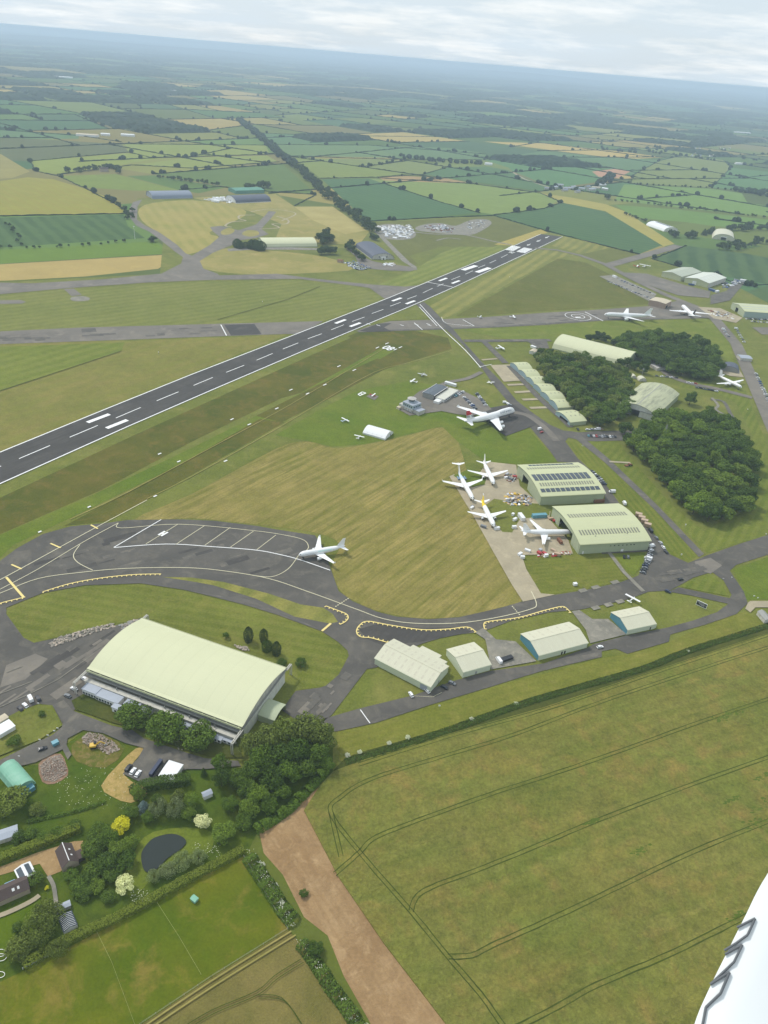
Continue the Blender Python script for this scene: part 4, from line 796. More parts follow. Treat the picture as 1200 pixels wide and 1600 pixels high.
# foreground: three limes, shelter belt, garden
for (x, y), h, lb in (((207, 1119), 10.6, 'round green tree by the white annexe, leftmost of three beside the big cream hangar'), ((257, 1136), 11.8, 'largest round green tree, middle of three beside the big cream hangar'), ((309, 1149), 10.6, 'round green tree, last of three beside the big cream hangar, near the shelter belt')): tree((x, y), h, h * 1.62, 'round', L_mid, lb)
belt = 'tall tree in the dense shelter belt below the end of the big cream hangar'; bg = 'dense shelter belt by the big hangar'
for (x, y), h, s_, m_ in (((395, 1165), 13, 13, L_olive), ((420, 1150), 15, 14, L_olive), ((450, 1140), 16, 14, L_olive), ((485, 1135), 17, 15, L_olive), ((503, 1150), 15, 13, L_olive), ((410, 1185), 13, 13, L_mid), ((440, 1180), 14, 13, L_dark), ((470, 1170), 14, 12, L_dark), ((500, 1180), 11, 11, L_mid), ((455, 1205), 12, 12, L_mid), ((425, 1215), 12, 12, L_dark), ((390, 1205), 12, 11, L_mid), ((480, 1200), 10, 10, L_mid), ((405, 1240), 10, 10, L_light), ((385, 1232), 10, 9, L_mid), ((440, 1235), 8, 9, L_mid), ((390, 1262), 8, 9, L_light), ((420, 1258), 7, 8, L_mid), ((345, 1195), 13, 9, L_mid), ((345, 1215), 11, 8, L_dark), ((372, 1215), 9, 9, L_mid), ((510, 1196), 7, 8, L_mid), ((380, 1285), 6, 8, L_mid), ((350, 1300), 7, 10, L_light), ((360, 1255), 7, 8, L_mid)):
    tree((x, y), h, s_, 'round', m_, belt, bg)
for (x, y), h, s_, kd, m_, lb in (((388, 990), 11, 5.2, 'column', L_yew, 'tall columnar yew standing alone behind the big cream hangar'), ((412, 992), 10, 4.6, 'column', L_yew, 'columnar yew behind the blossoming shrub by the big hangar'), ((432, 1012), 10, 5, 'column', L_yew, 'columnar yew on the far side of the dark glossy shrub'), ((417, 1008), 7.5, 6, 'column', L_dark, 'dark glossy shrub between two columnar yews'), ((353, 992), 4, 4.2, 'round', L_mid, 'small round bush on the bank behind the big cream hangar'), ((470, 1035), 5, 6, 'round', L_dark, 'low dark bush beside the door gantry of the big hangar'), ((440, 1035), 3, 6, 'round', L_dark, 'spreading low shrub at the foot of the yews')):
    tree((x, y), h, s_, kd, m_, lb)
GD = [((14, 1250), 9.5, 15, 'round', L_olive, 'large olive tree beside the green arched hut'), ((65, 1115), 3.2, 3.4, 'round', L_mid, 'small tree alone on the grass island by the parked van'), ((22, 1156), 4.5, 7, 'round', L_mid, 'spreading tree beside the white flat shed'),
 ((188, 1290), 6, 8, 'round', L_gold, 'bright golden yellow tree in the garden'), ((317, 1282), 6.5, 7, 'round', L_cream, 'cream blossoming tree beside the summer house'), ((195, 1382), 6.5, 7.5, 'round', L_cream, 'cream blossoming tree on the lawn left of the pond'), ((224, 1258), 7, 6, 'cone', L_blue, 'blue grey conifer next to the dark hedge'),
 ((246, 1262), 8.5, 8.5, 'willow', L_grey, 'weeping willow between the blue conifer and the pond'), ((274, 1262), 9, 8.5, 'willow', L_grey, 'weeping willow over the stony end of the pond'), ((245, 1248), 8, 5, 'round', L_mid, 'bright green tree rising behind the willows'), ((277, 1245), 9, 6, 'round', L_olive, 'pale olive tree rising behind the willows'),
 ((285, 1345), 5, 9, 'willow', L_grey, 'grey willow bush overhanging the pond, nearest the clipped hedge'), ((262, 1358), 4.5, 8, 'willow', L_grey, 'grey willow bush at the lower bank of the pond'), ((240, 1368), 4, 6, 'willow', L_grey, 'small grey willow bush at the pond corner by the lawn'), ((310, 1338), 4.5, 7, 'willow', L_grey, 'grey willow bush at the far end of the pond'),
 ((75, 1425), 8, 12, 'willow', L_olive, 'tall feathery olive tree beside the greenhouse'), ((60, 1450), 9, 13, 'willow', L_olive, 'broad feathery olive tree by the lawn edge'), ((30, 1480), 7, 10, 'round', L_olive, 'olive tree next to the white hoops'), ((52, 1372), 5, 7, 'round', L_mid, 'round tree beside the solar panelled cottage roof'), ((28, 1450), 4, 5, 'round', L_mid, 'small shrub at the edge of the feathery trees'), ((90, 1480), 6, 8, 'willow', L_olive, 'feathery tree above the paddock fence'),
 ((318, 1205), 5.5, 3.5, 'cone', L_dark, 'small dark conifer beside the white garage'), ((73, 1387), 1.5, 1.8, 'round', L_gold, 'small yellow flowering bush on the cottage path'), ((57, 1265), 4.5, 7, 'round', L_olive, 'rounded bush on the rough ground below the rubble heap')]
for (x, y), h, s_, kd, m_, lb in GD: tree((x, y), h, s_, kd, m_, lb)
gl = 'dense green garden tree in the shrubbery around the dark roofed house'; gg = 'garden shrubbery trees'
for (x, y), h, s_ in (((145, 1325), 7, 10), ((165, 1345), 7, 10), ((185, 1325), 6, 8), ((195, 1345), 6, 9), ((150, 1360), 6, 9), ((125, 1385), 5, 8), ((155, 1300), 6, 9), ((130, 1395), 4, 7), ((175, 1365), 5, 8), ((205, 1315), 5, 7), ((150, 1385), 4, 7), ((110, 1365), 4, 6), ((135, 1375), 5, 7), ((170, 1310), 6, 8), ((215, 1240), 7, 7), ((205, 1270), 6, 7), ((170, 1400), 3.5, 6), ((232, 1275), 5, 6), ((295, 1270), 7, 7), ((300, 1250), 8, 7), ((30, 1308), 4, 6), ((48, 1302), 4, 6), ((65, 1310), 4, 6), ((90, 1300), 4, 6), ((115, 1290), 4, 6)): tree((x, y), h, s_, 'round', R.choice([L_mid, L_mid, L_dark, L_light]), gl, gg)
# hedges: leaf sprays filling a long low volume
def hedge(pts, wd, h, m, label, name='hedge', dens=9.0, leaf=.32, box=False, cat='hedge', group=None, ragged=.25, px=True):
    q = [P(p[0], p[1]) for p in catmull(pts, 4)] if px else pts; V_, F_ = [], []; rnd = R; c0 = q[0].copy()
    for i in range(len(q) - 1):
        a, b_ = q[i], q[i + 1]; d = b_ - a; ln = d.length
        if ln < .01: continue
        d.normalize(); nn = Vector((-d.y, d.x, 0)); num = int(ln * (2 * h + wd) * dens)
        hl = h * (1 + ragged * sin(i * 2.3)); 
        for _ in range(num):
            s_ = rnd.uniform(0, ln); k = rnd.uniform(-h, h + wd); hv = hl * (1 + ragged * .7 * sin(s_ * .7 + i) + rnd.uniform(-ragged, ragged) * .4)
            if box: off, z, nr = ((-wd / 2, hv * rnd.random(), -nn) if k < 0 else (wd / 2, hv * rnd.random(), nn) if k < h else (rnd.uniform(-wd / 2, wd / 2), hv, Vector((0, 0, 1))))
            else:
                th = rnd.uniform(0, pi); off, z, nr = cos(th) * wd / 2, sin(th) ** .7 * hv, nn * cos(th) + Vector((0, 0, sin(th)))
            p = a + d * s_ + nn * (off + rnd.uniform(-.15, .15)) - c0; p.z = z + .05
            leafquad(V_, F_, p, nr + Vector((rnd.uniform(-.7, .7), rnd.uniform(-.7, .7), rnd.uniform(-.4, .7))), leaf * rnd.uniform(.7, 1.3), rnd)
    o = mesh(name, V_, F_, m); o.location = c0; return tag(o, label, cat, group)
hedge([(37, 1513), (100, 1473), (175, 1440), (250, 1400), (300, 1372), (340, 1352), (381, 1328)], 3.6, 2.3, L_hedge, 'long clipped hedge between the garden and the paddock', 'clipped_hedge', 10, .26, True, ragged=.1)
hedge([(-40, 1360), (0, 1345), (60, 1322), (105, 1304), (126, 1296)], 3.6, 3.0, L_hedge, 'tall clipped hedge along the gravel drive', 'clipped_hedge', 10, .28, True, ragged=.06)
hedge([(206, 1244), (230, 1232), (270, 1226), (298, 1222)], 4.5, 4.5, L_dark, 'tall dark evergreen hedge behind the white garage', 'evergreen_hedge', 10, .3, True, ragged=.08)
hedge([(42, 1285), (90, 1275), (130, 1265), (165, 1253)], 2, 1.2, L_mid, 'low scruffy hedge across the rough garden', 'low_hedge', 9, .25)
hedge([(388, 1340), (405, 1365), (425, 1395), (445, 1425), (460, 1442)], 6.5, 2.0, L_mid, 'weedy hedgerow with white flowers beside the bare soil strip', 'weedy_hedgerow', 8, .34, ragged=.5)
hedge([(470, 1475), (490, 1500), (515, 1540), (545, 1580), (570, 1625)], 5.5, 2.2, L_mid, 'weedy hedgerow between the stubble field and the bare soil strip', 'weedy_hedgerow', 8, .34, ragged=.5)
hedge([(540, 1192), (600, 1174), (700, 1142), (830, 1096), (1000, 1047), (1077, 1017), (1240, 966)], 4.5, 1.0, L_dark, 'long low hedge and ditch along the top of the barley field', 'field_hedge', 6, .3, ragged=.3)
hedge([(505, 1208), (485, 1230), (455, 1262), (415, 1290), (398, 1300)], 5, 2.6, L_mid, 'brambly hedge under the shelter belt by the bare soil', 'bramble_hedge', 8, .36, ragged=.4)
for (x, y), h, s_, lb in (((493, 1482), 4.5, 6, 'dark round bush at the corner of the stubble field'), ((475, 1395), 2.5, 4, 'small bush in the weedy hedgerow beside the soil strip')): tree((x, y), h, s_, 'round', L_dark, lb)
for i, (x, y) in enumerate(((543, 1181), (562, 1176), (608, 1162), (637, 1153), (737, 1124), (806, 1100), (1075, 1018), (545, 1590), (572, 1606), (430, 1385), (410, 1352), (440, 1412))): tree_at(P(x, y), 1.2, 2.6, 'bush', L_white, 'white flowering elder bush in the field boundary', 'white flowering bushes', 'elder_bush', 'bush')
fl = MB()
for (x0, y0, x1, y1, n) in ((90, 1200, 200, 1265, 150), (392, 1330, 460, 1450, 240), (470, 1470, 560, 1600, 150), (205, 1390, 235, 1410, 60), (300, 1318, 345, 1345, 60)):
    for _ in range(n):
        if x0 > 380: s_ = R.random(); x = x0 + (x1 - x0) * s_ + R.uniform(-9, 5); y = y0 + (y1 - y0) * s_
        else: x, y = R.uniform(x0, x1), R.uniform(y0, y1)
        p = P(x, y); r_ = R.uniform(.07, .2); z = (1.6 if x0 > 380 else .5)
        fl.add([(p.x - r_, p.y - r_ * .6, z), (p.x + r_ * .7, p.y - r_, z + .03), (p.x + r_, p.y + r_, z), (p.x - r_ * .6, p.y + r_, z + .04)], [(0, 1, 2, 3)])
o = fl.build('wild_flowers', L_white); o['kind'] = 'stuff'; o['label'] = 'scattered white cow parsley and daisies in rough grass'
# ------------------------------------------------------------------ middle distance
def line_trees(pts, n, h, lb, grp, jit=3.0, kind='far', m=None, nm='hedge_tree'):
    q = [P(p[0], p[1]) for p in catmull(pts, 6)]; ds = [0]
    for a, b_ in zip(q, q[1:]): ds.append(ds[-1] + (b_ - a).length)
    for k in range(n):
        s_ = ds[-1] * (k + R.random() * .8) / n; i = max(j for j in range(len(q)) if ds[j] <= s_); i = min(i, len(q) - 2)
        p = q[i].lerp(q[i + 1], (s_ - ds[i]) / max(.1, ds[i + 1] - ds[i])) + Vector((R.uniform(-jit, jit), R.uniform(-jit, jit), .05)); hh = h * R.uniform(.7, 1.25)
        if p.length > 2450: far_blob(p, hh, hh * R.uniform(1.0, 1.4))
        else: tree_at(p, hh, hh * R.uniform(.9, 1.25), kind, m or L_far, lb, grp, nm)
line_trees([(585, 365), (560, 345), (530, 320), (500, 297), (470, 268), (440, 245), (410, 218), (388, 200), (372, 188)], 250, 14, 'tree in the long straight belt running away along the old railway', 'tree belt along the old railway', 13, nm='belt_tree')
line_trees([(630, 245), (660, 250), (700, 254), (755, 257)], 34, 12, 'tree in the dark plantation across the middle fields', 'plantation across the middle fields', 14)
line_trees([(932, 292), (945, 285), (955, 275)], 16, 16, 'tree in the clump above the farmyard', 'clump above the farmyard', 14); line_trees([(950, 312), (946, 310)], 4, 13, 'tree at the corner of the striped field below the farmyard', 'corner trees below the farmyard', 6)
line_trees([(1155, 300), (1180, 302), (1200, 308), (1230, 312)], 26, 14, 'tree in the copse at the edge of the bright green field', 'copse by the bright green field', 22)
line_trees([(1130, 392), (1160, 385), (1200, 380), (1240, 388)], 30, 13, 'tree in the wood around the white arched hangar', 'wood around the white arched hangar', 18); line_trees([(1145, 362), (1180, 358), (1230, 365)], 26, 13, 'tree in the wood behind the white arched hangar', 'wood behind the white arched hangar', 20)
line_trees([(1100, 368), (1112, 362)], 8, 15, 'dark conifer between the two arched hangars', 'conifers between the arched hangars', 7, 'cone', L_far); line_trees([(1072, 372), (1090, 372)], 7, 13, 'dark tree below the pale arched hangar', 'trees below the pale arched hangar', 7); line_trees([(1048, 366), (1056, 373)], 6, 14, 'tree at the end of the striped field by the pale arched hangar', 'trees by the pale arched hangar', 6)
line_trees([(975, 335), (1005, 345), (1030, 356)], 16, 7, 'hedge tree along the yellow field margin', 'trees along the yellow margin', 4)
line_trees([(960, 315), (1010, 319), (1060, 326), (1110, 330), (1200, 342), (1240, 347)], 34, 7, 'hedge tree between the two bright green fields', 'trees between the bright green fields', 4); line_trees([(990, 288), (1050, 291), (1110, 294), (1150, 298)], 18, 6, 'hedge tree along the pale olive field', 'trees along the olive field', 4)
line_trees([(506, 372), (512, 378), (503, 383)], 6, 17, 'tall dark tree at the end of the cream barn', 'tall trees at the cream barn', 7, 'wood', L_far); line_trees([(495, 397), (520, 398)], 7, 12, 'spreading dark tree in front of the cream barn', 'low trees at the cream barn', 8, 'wood', L_far)
line_trees([(374, 385), (388, 388), (400, 384)], 7, 14, 'dark conifer at the near end of the cream barn', 'conifers at the cream barn', 7, 'column', L_far); line_trees([(396, 391), (412, 391)], 4, 13, 'dark conifer against the wall of the cream barn', 'conifers on the barn wall', 5, 'column', L_far)
line_trees([(545, 384), (552, 395), (566, 408)], 8, 13, 'tree screening the navy roofed hangar', 'trees screening the navy hangar', 5, 'wood', L_far); line_trees([(578, 372), (592, 376)], 4, 9, 'tree behind the navy roofed hangar', 'trees behind the navy hangar', 4)
line_trees([(205, 330), (203, 345), (196, 335), (180, 318), (165, 308)], 22, 8, 'hedge tree beside the winding perimeter track', 'trees beside the perimeter track', 5); line_trees([(236, 377), (240, 379)], 3, 10, 'round tree by the white mast', 'trees by the white mast', 4, 'wood', L_far)
line_trees([(100, 268), (120, 270), (150, 265), (180, 264), (185, 272)], 26, 11, 'tree around the farmhouse beyond the yellow hill field', 'farmhouse trees', 12); line_trees([(245, 277), (290, 284), (345, 291)], 18, 9, 'hedge tree behind the grey arched hangar', 'trees behind the grey arched hangar', 6); line_trees([(385, 298), (410, 292), (430, 295)], 12, 12, 'tree beside the green sports netting', 'trees by the netting', 10)
line_trees([(0, 388), (60, 388), (130, 384), (200, 378)], 14, 5, 'small hedge bush along the dark striped crop', 'bushes along the dark crop', 3); line_trees([(10, 350), (22, 362), (34, 385)], 8, 6, 'bush on the dark crop boundary', 'bushes on the dark crop boundary', 3)
line_trees([(140, 187), (200, 184), (250, 192)], 44, 13, 'tree in the broad wood beyond the grey field', 'broad wood beyond the grey field', 60); line_trees([(640, 205), (690, 212), (780, 205), (850, 215)], 36, 13, 'scattered tree beyond the middle fields', 'scattered trees beyond the middle fields', 50); line_trees([(950, 233), (1010, 240), (1050, 232), (1110, 240), (1190, 252)], 44, 12, 'tree in the far village', 'far village trees', 60)
def H_(pts, **k):
    q = [P(p[0], p[1]) for p in pts]
    for a, b_ in zip(q, q[1:]): hedge_line(a, b_, 0, **k)
for pts in ([(0, 338), (193, 334)], [(45, 252), (200, 238), (240, 247), (430, 241)], [(90, 273), (207, 258), (300, 263), (436, 253)], [(280, 297), (343, 292), (440, 301), (493, 304)], [(430, 226), (577, 227), (760, 241)], [(455, 244), (607, 249), (757, 250), (850, 251), (925, 258)], [(590, 278), (735, 287), (845, 302), (872, 314)], [(600, 287), (692, 317), (750, 333)], [(575, 346), (690, 340), (772, 337), (850, 360), (999, 398)], [(772, 336), (850, 326), (879, 316)], [(500, 279), (590, 277), (660, 273), (697, 262)], [(1019, 405), (1072, 384)], [(1019, 405), (1089, 425), (1165, 446), (1200, 445)], [(1130, 250), (1142, 262), (1112, 293)], [(1066, 243), (1031, 251), (990, 273), (985, 286)], [(190, 225), (415, 227)], [(407, 208), (500, 212), (700, 214)], [(0, 203), (123, 212), (190, 222)], [(47, 252), (57, 268), (90, 275), (133, 294), (192, 325)], [(493, 305), (460, 322)]):
    H_(pts, hh=2.2, treep=.07, wd=3)
o = mesh('far_hedgerows', HV, HF, hedge_far); o['kind'] = 'stuff'; o['label'] = 'dark hedgerows and far woods across the countryside'
# ================================================================== BUILDINGS
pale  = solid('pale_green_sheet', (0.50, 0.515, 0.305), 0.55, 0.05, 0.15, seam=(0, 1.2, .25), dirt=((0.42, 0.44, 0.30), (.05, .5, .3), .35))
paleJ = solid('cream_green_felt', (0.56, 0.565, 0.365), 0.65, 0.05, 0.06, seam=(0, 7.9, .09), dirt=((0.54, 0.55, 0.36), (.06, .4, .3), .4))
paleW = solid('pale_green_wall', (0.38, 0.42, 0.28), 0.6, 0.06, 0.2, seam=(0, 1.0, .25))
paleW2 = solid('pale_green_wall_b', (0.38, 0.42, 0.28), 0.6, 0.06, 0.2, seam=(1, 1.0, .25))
cream = solid('cream_sheet', (0.56, 0.545, 0.41), 0.55, 0.04, 0.2, seam=(0, 1.0, .18), dirt=((0.50, 0.46, 0.34), (.9, .08, .3), .5))
creamw = solid('cream_wall', (0.58, 0.62, 0.46), 0.6, 0.05, 0.3, seam=(0, 1.0, .15)); creamw2 = solid('cream_wall_b', (0.58, 0.62, 0.46), 0.6, 0.05, 0.3, seam=(1, 1.0, .15))
stain = solid('stained_roof', (0.43, 0.44, 0.28), 0.75, 0.10, 0.12, seam=(0, 2.5, .15), dirt=((0.13, 0.14, 0.12), (.05, .35, .2), .85))
teal = solid('teal_sheet', (0.09, 0.24, 0.30), 0.5, 0.1, 0.4, seam=(1, .8, .3)); bluegr = solid('blue_grey_door', (0.25, 0.34, 0.36), 0.6, 0.12, 0.4, seam=(1, 1.5, .4))
greyr = solid('grey_sheet', (0.34, 0.37, 0.42), 0.45, 0.08, 0.3, seam=(0, 1.0, .2)); navy = solid('navy_roof', (0.085, 0.095, 0.125), 0.6, 0.1, 0.2, seam=(0, 2.0, .2)); slate = solid('blue_grey_roof', (0.20, 0.23, 0.29), 0.6, 0.12, 0.2, seam=(0, 3, .25))
white = solid('white_render', (0.72, 0.72, 0.70), 0.7, 0.05, 0.5, dirt=((.5, .49, .46), (.4, .4, .2), .3)); whiter = solid('white_sheet', (0.74, 0.75, 0.75), 0.5, 0.04, 0.3, seam=(0, 1.5, .25)); concw = solid('concrete_wall', (0.52, 0.50, 0.44), 0.85, 0.15, 0.4, dirt=((.24, .22, .19), (.5, .5, .12), .6))
dwhite = solid('door_white', (0.66, 0.66, 0.60), 0.6, 0.08, 0.4, dirt=((.42, .36, .28), (.4, .5, .25), .5)); rooflt = solid('rooflight', (0.20, 0.20, 0.15), 0.4, 0.1, 1.0, spec=.3); rlite2 = solid('rooflight_faded', (0.50, 0.47, 0.36), 0.4, 0.15, 1.0)
solar = solid('solar_panel', (0.055, 0.07, 0.085), 0.18, 0.15, 0.5, spec=.6); glass = solid('window_glass', (0.03, 0.04, 0.05), 0.08, 0.2, 1.0, spec=.6); steel = solid('grey_steel', (0.27, 0.27, 0.25), 0.6, 0.15, 1.0); dark = solid('dark_void', (0.02, 0.02, 0.02), 0.9, 0.1)
tanr = solid('tan_roof', (0.52, 0.45, 0.33), 0.7, 0.06, 0.3, seam=(0, 2, .2)); tanw = solid('tan_brick', (0.36, 0.26, 0.19), 0.8, 0.15, 0.5, seam=(2, .8, .3)); tile = solid('dark_tile', (0.085, 0.062, 0.055), 0.8, 0.2, 2.0, seam=(2, .35, .4)); stone = solid('rubble_stone', (0.36, 0.30, 0.22), 0.9, 0.25, 2.5)
green_h = solid('green_tin', (0.20, 0.42, 0.30), 0.6, 0.12, 0.4, dirt=((.34, .52, .42), (.4, .2, .3), .5)); rust = solid('rust', (0.20, 0.09, 0.05), 0.85, 0.3, 1.2); grass_roof = solid('green_net', (0.11, 0.26, 0.19), 0.9, 0.2, 0.3)
class Shed:
    """rectangular building; local x runs along the ridge, y across, from three eave corners seen in the photograph"""
    def __init__(s, name, label, cat, p0, p1, p2, he, rise, prof='arch', n=14, dims=None, group=None, world=None):
        if world: a, u, L_, W_ = world
        else:
            a, b_, c = P(*p0, he), P(*p1, he), P(*p2, he); u = b_ - a; L_ = u.length; u.normalize(); W_ = (c - a).dot(Vector((-u.y, u.x, 0)))
        if dims: L_ = dims[0] or L_; W_ = math.copysign(dims[1], W_) if dims[1] else W_
        s.sg = 1 if W_ > 0 else -1; s.L, s.W, s.he, s.rise = L_, abs(W_), he, rise
        s.e = empty(name, (a.x, a.y, 0.0), atan2(u.y, u.x), label, cat, group)
        s.ys = [s.W * i / n for i in range(n + 1)] if prof != 'gable' else [0, s.W / 2, s.W]
        s.prof = prof
    def z(s, y):
        k = 2 * y / s.W - 1
        if s.prof == 'gable': return s.he + s.rise * (1 - abs(k))
        if s.prof == 'barrel': return s.he + s.rise * math.sqrt(max(0, 1 - k * k))
        return s.he + s.rise * (1 - k * k)
    def Y(s, y): return y * s.sg
    def roof(s, m, ov=.5, th=.3, x0=None, x1=None):
        x0 = -ov if x0 is None else x0; x1 = s.L + ov if x1 is None else x1
        q = [(y, s.z(y)) for y in s.ys]
        if s.prof != 'barrel': q = [(-ov, q[0][1] - ov * .25)] + q + [(s.W + ov, q[-1][1] - ov * .25)]
        n = len(q); vs = []
        for x in (x0, x1):
            for y, z in q: vs.append((x, s.Y(y), z + th))
            for y, z in q: vs.append((x, s.Y(y), z))
        fs = []
        for i in range(n - 1):
            fs += [(i, i + 1, 2 * n + i + 1, 2 * n + i), (n + i, 3 * n + i, 3 * n + i + 1, n + i + 1), (i, n + i, n + i + 1, i + 1), (2 * n + i, 2 * n + i + 1, 3 * n + i + 1, 3 * n + i)]
        fs += [(0, 2 * n, 3 * n, n), (n - 1, 2 * n - 1, 4 * n - 1, 3 * n - 1)]
        s.r = mesh('roof', vs, fs, m, s.e); return s.r
    def sides(s, m, th=.25):
        if s.he > .5:
            for y in (0, s.W): MB().box(0.02, s.L - .02, min(s.Y(y - th / 2), s.Y(y + th / 2)), max(s.Y(y - th / 2), s.Y(y + th / 2)), 0, s.he + .05).build('side_wall', m, s.e)
    def end(s, x, m, opening=None, th=.25, inset=0.0, name='end_wall'):
        ys = set(s.ys)
        if opening: ys |= {opening[0], opening[1]}
        ys = sorted(ys); mb = MB()
        for a, b_ in zip(ys, ys[1:]):
            z0 = opening[2] if opening and a >= opening[0] - .01 and b_ <= opening[1] + .01 else 0
            if s.z(a) + s.z(b_) < 2 * z0 + .05: continue
            vs = [(x + dx, s.Y(y), z) for dx in (-th / 2, th / 2) for y, z in ((a, z0), (b_, z0), (b_, s.z(b_) + .02), (a, s.z(a) + .02))]
            mb.add(vs, [(0, 1, 2, 3), (4, 5, 6, 7), (0, 4, 5, 1), (1, 5, 6, 2), (2, 6, 7, 3), (3, 7, 4, 0)])
        return mb.build(name, m, s.e)
    def on_roof(s, name, x0, x1, y0, y1, m, up=.36, th=.1, parent=None):
        z0, z1 = s.z(y0) + up, s.z(y1) + up
        vs = [(x, s.Y(y), z + d) for d in (0, th) for x, y, z in ((x0, y0, z0), (x1, y0, z0), (x1, y1, z1), (x0, y1, z1))]
        return mesh(name, vs, [(3, 2, 1, 0), (4, 5, 6, 7), (0, 1, 5, 4), (1, 2, 6, 5), (2, 3, 7, 6), (3, 0, 4, 7)], m, parent or s.e)
    def box(s, name, x0, x1, y0, y1, z0, z1, m, parent=None):
        a, b_ = sorted((s.Y(y0), s.Y(y1))); return MB().box(x0, x1, a, b_, z0, z1).build(name, m, parent or s.e)
# ---- the big curved-roof hangar in front
J = Shed('curved_roof_hangar', 'biggest cream-green curved roof hangar with white annexes and door gantries, ringed by trees', 'hangar', (137, 1046), (378, 1137), (228, 970), 9, 4.6, 'arch', 18, (None, None))
J.ys = [1.6 + (J.W - 3.2) * i / 18 for i in range(19)]
J.roof(paleJ, .3); 
J.box('side_wall', 0, J.L, 0.6, 1.0, 0, 8.2, concw); J.box('side_wall', 0, J.L, J.W - 1.0, J.W - .6, 0, 8.2, concw)
ys_ = J.ys; J.ys = [1.0] + ys_ + [J.W - 1.0]
J.end(J.L - .3, concw, None); J.end(0.3, concw, None); J.ys = ys_
for yy in (-1.1, J.W - .8):
    J.box('gutter', -.2, J.L + .2, yy, yy + 1.9, 8.2, 8.5, steel); J.box('parapet', -.2, J.L + .2, (yy if yy < 0 else yy + 1.65), (yy + .25 if yy < 0 else yy + 1.9), 8.5, 9.5, pale)
    for k in range(14): J.box('bracket', 1.2 + k * 7.05, 1.7 + k * 7.05, yy + (.25 if yy < 0 else .1), yy + (1.8 if yy < 0 else 1.65), 8.5, 9.3, pale)
J.box('walkway_ledge', -.2, J.L, -1.6, .6, 6.4, 6.7, steel); J.box('lean_to_roof', 0, J.L - 1, -4.2, -1.6, 4.4, 4.7, concw); J.box('lean_to_wall', .3, J.L - 1.3, -4.0, -3.7, 0, 4.4, concw)
for xe in (J.L + .1, -.6):
    J.box('door_lintel', xe, xe + .5, 0, J.W, 7.9, 8.8, steel)
    for k in range(12): J.box('door_panel', xe - (.1 if xe < 0 else -.05), xe + (.25 if xe < 0 else .2), 1.2 + k * 3.65, 4.7 + k * 3.65, .1, 7.9, dwhite)
    for yg in (-10.5, J.W + 5.5):
        g = MB(); ya, yb = sorted((J.Y(yg), J.Y(0 if yg < 0 else J.W)))
        g.box(xe - .3, xe + .1, ya, yb, 7.9, 8.5); g.box(xe + .6, xe + 1.0, ya, yb, 7.9, 8.5)
        for k in range(5): g.box(xe - .3, xe + 1.0, ya + (yb - ya) * k / 5, ya + (yb - ya) * k / 5 + .25, 8.5, 8.6)
        for dx in (-.3, .7): g.box(xe + dx, xe + dx + .35, J.Y(yg) - .2, J.Y(yg) + .2, 0, 7.9)
        g.build('door_gantry', concw, J.e)
# porch on the right end
pg = MB(); q = [(14.5 + 12.5 * i / 10, 4.2 + 1.5 * sin(pi * i / 10)) for i in range(11)]
vs = [(J.L + dx, J.Y(y), z + t_) for dx in (.6, 10.5) for t_ in (0, .25) for y, z in q]; n = 11
pg.add(vs, [f for i in range(10) for f in ((n + i, n + i + 1, 3 * n + i + 1, 3 * n + i), (i, 2 * n + i, 2 * n + i + 1, i + 1), (2 * n + i, 3 * n + i, 3 * n + i + 1, 2 * n + i + 1))])
pg.build('porch_roof', paleW, J.e); J.box('porch_wall', J.L + .6, J.L + 10.4, 14.5, 14.8, 0, 4.2, paleW); J.box('porch_wall', J.L + .6, J.L + 10.4, 26.7, 27.0, 0, 4.2, paleW)
def annexe(x0, x1, y0, y1, h, nwin, lab=None):
    a = J.box('annexe', x0, x1, y0, y1, 0, h, white); J.box('annexe_roof', x0 - .3, x1 + .3, y0 - .3, y1, h, h + .25, greyr, a)
    for k in range(nwin):
        xc = x0 + (x1 - x0) * (k + .5) / nwin; wv = J.box('window', xc - .6, xc + .6, y0 - .06, y0 + .02, 1.0, 2.4, glass, a)
annexe(3, 11.8, -9, -4.2, 4.2, 5); annexe(11.9, 26, -9.4, -4.2, 3.9, 8); annexe(24.8, 28.8, -12.5, -9.5, 3.9, 1); annexe(28.9, 37, -8.2, -4.2, 3.8, 4); annexe(38.5, 44, -7.5, -4.2, 2.6, 3); annexe(62, 72, -7, -4.2, 3.0, 3); annexe(80, 86.5, -7, -4.2, 2.8, 3); annexe(86.6, 92, -5.8, -4.2, 2.6, 2)
for k in range(5): J.box('vent_pipe', 20 + k * 15, 20.5 + k * 15, -2.6, -2.2, 4.7, 6.4, steel)
# ---- twin maintenance hangars
def big(name, label, p0, p1, p2, doors, panels):
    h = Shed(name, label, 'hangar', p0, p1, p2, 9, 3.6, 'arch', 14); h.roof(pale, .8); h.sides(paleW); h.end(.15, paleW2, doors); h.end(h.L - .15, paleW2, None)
    rl = [(.17, .235), (.585, .65)] if not panels else [(.205, .27), (.74, .80)]
    for f0, f1 in rl:
        for k in range(21):
            x = 3.5 + k * (h.L - 7) / 21; h.on_roof('rooflight', x, x + 1.2, h.W * f0 - (1 if not panels else 0), h.W * f1 + 1, rooflt)
    for k in range(7): h.box('wall_post', 8 * k + .2, 8 * k + .45, -.25, -.13, 0, 9, paleW)
    for k in range(12):
        y = 1.5 + k * 4.1
        if not (doors[0] - 3 < y < doors[1]): h.box('door_panel', -.12, .0, y, y + 3.9, .1, 8.6, paleW2)
    h.box('gutter', -.6, h.L + .6, -1.15, -.85, 8.6, 8.95, pale)
    return h
hA = big('solar_hangar', 'pale green hangar carrying rows of solar panels on its curved roof', (846, 775), (945, 770), (808, 727), (27, 39, 7.6), True)
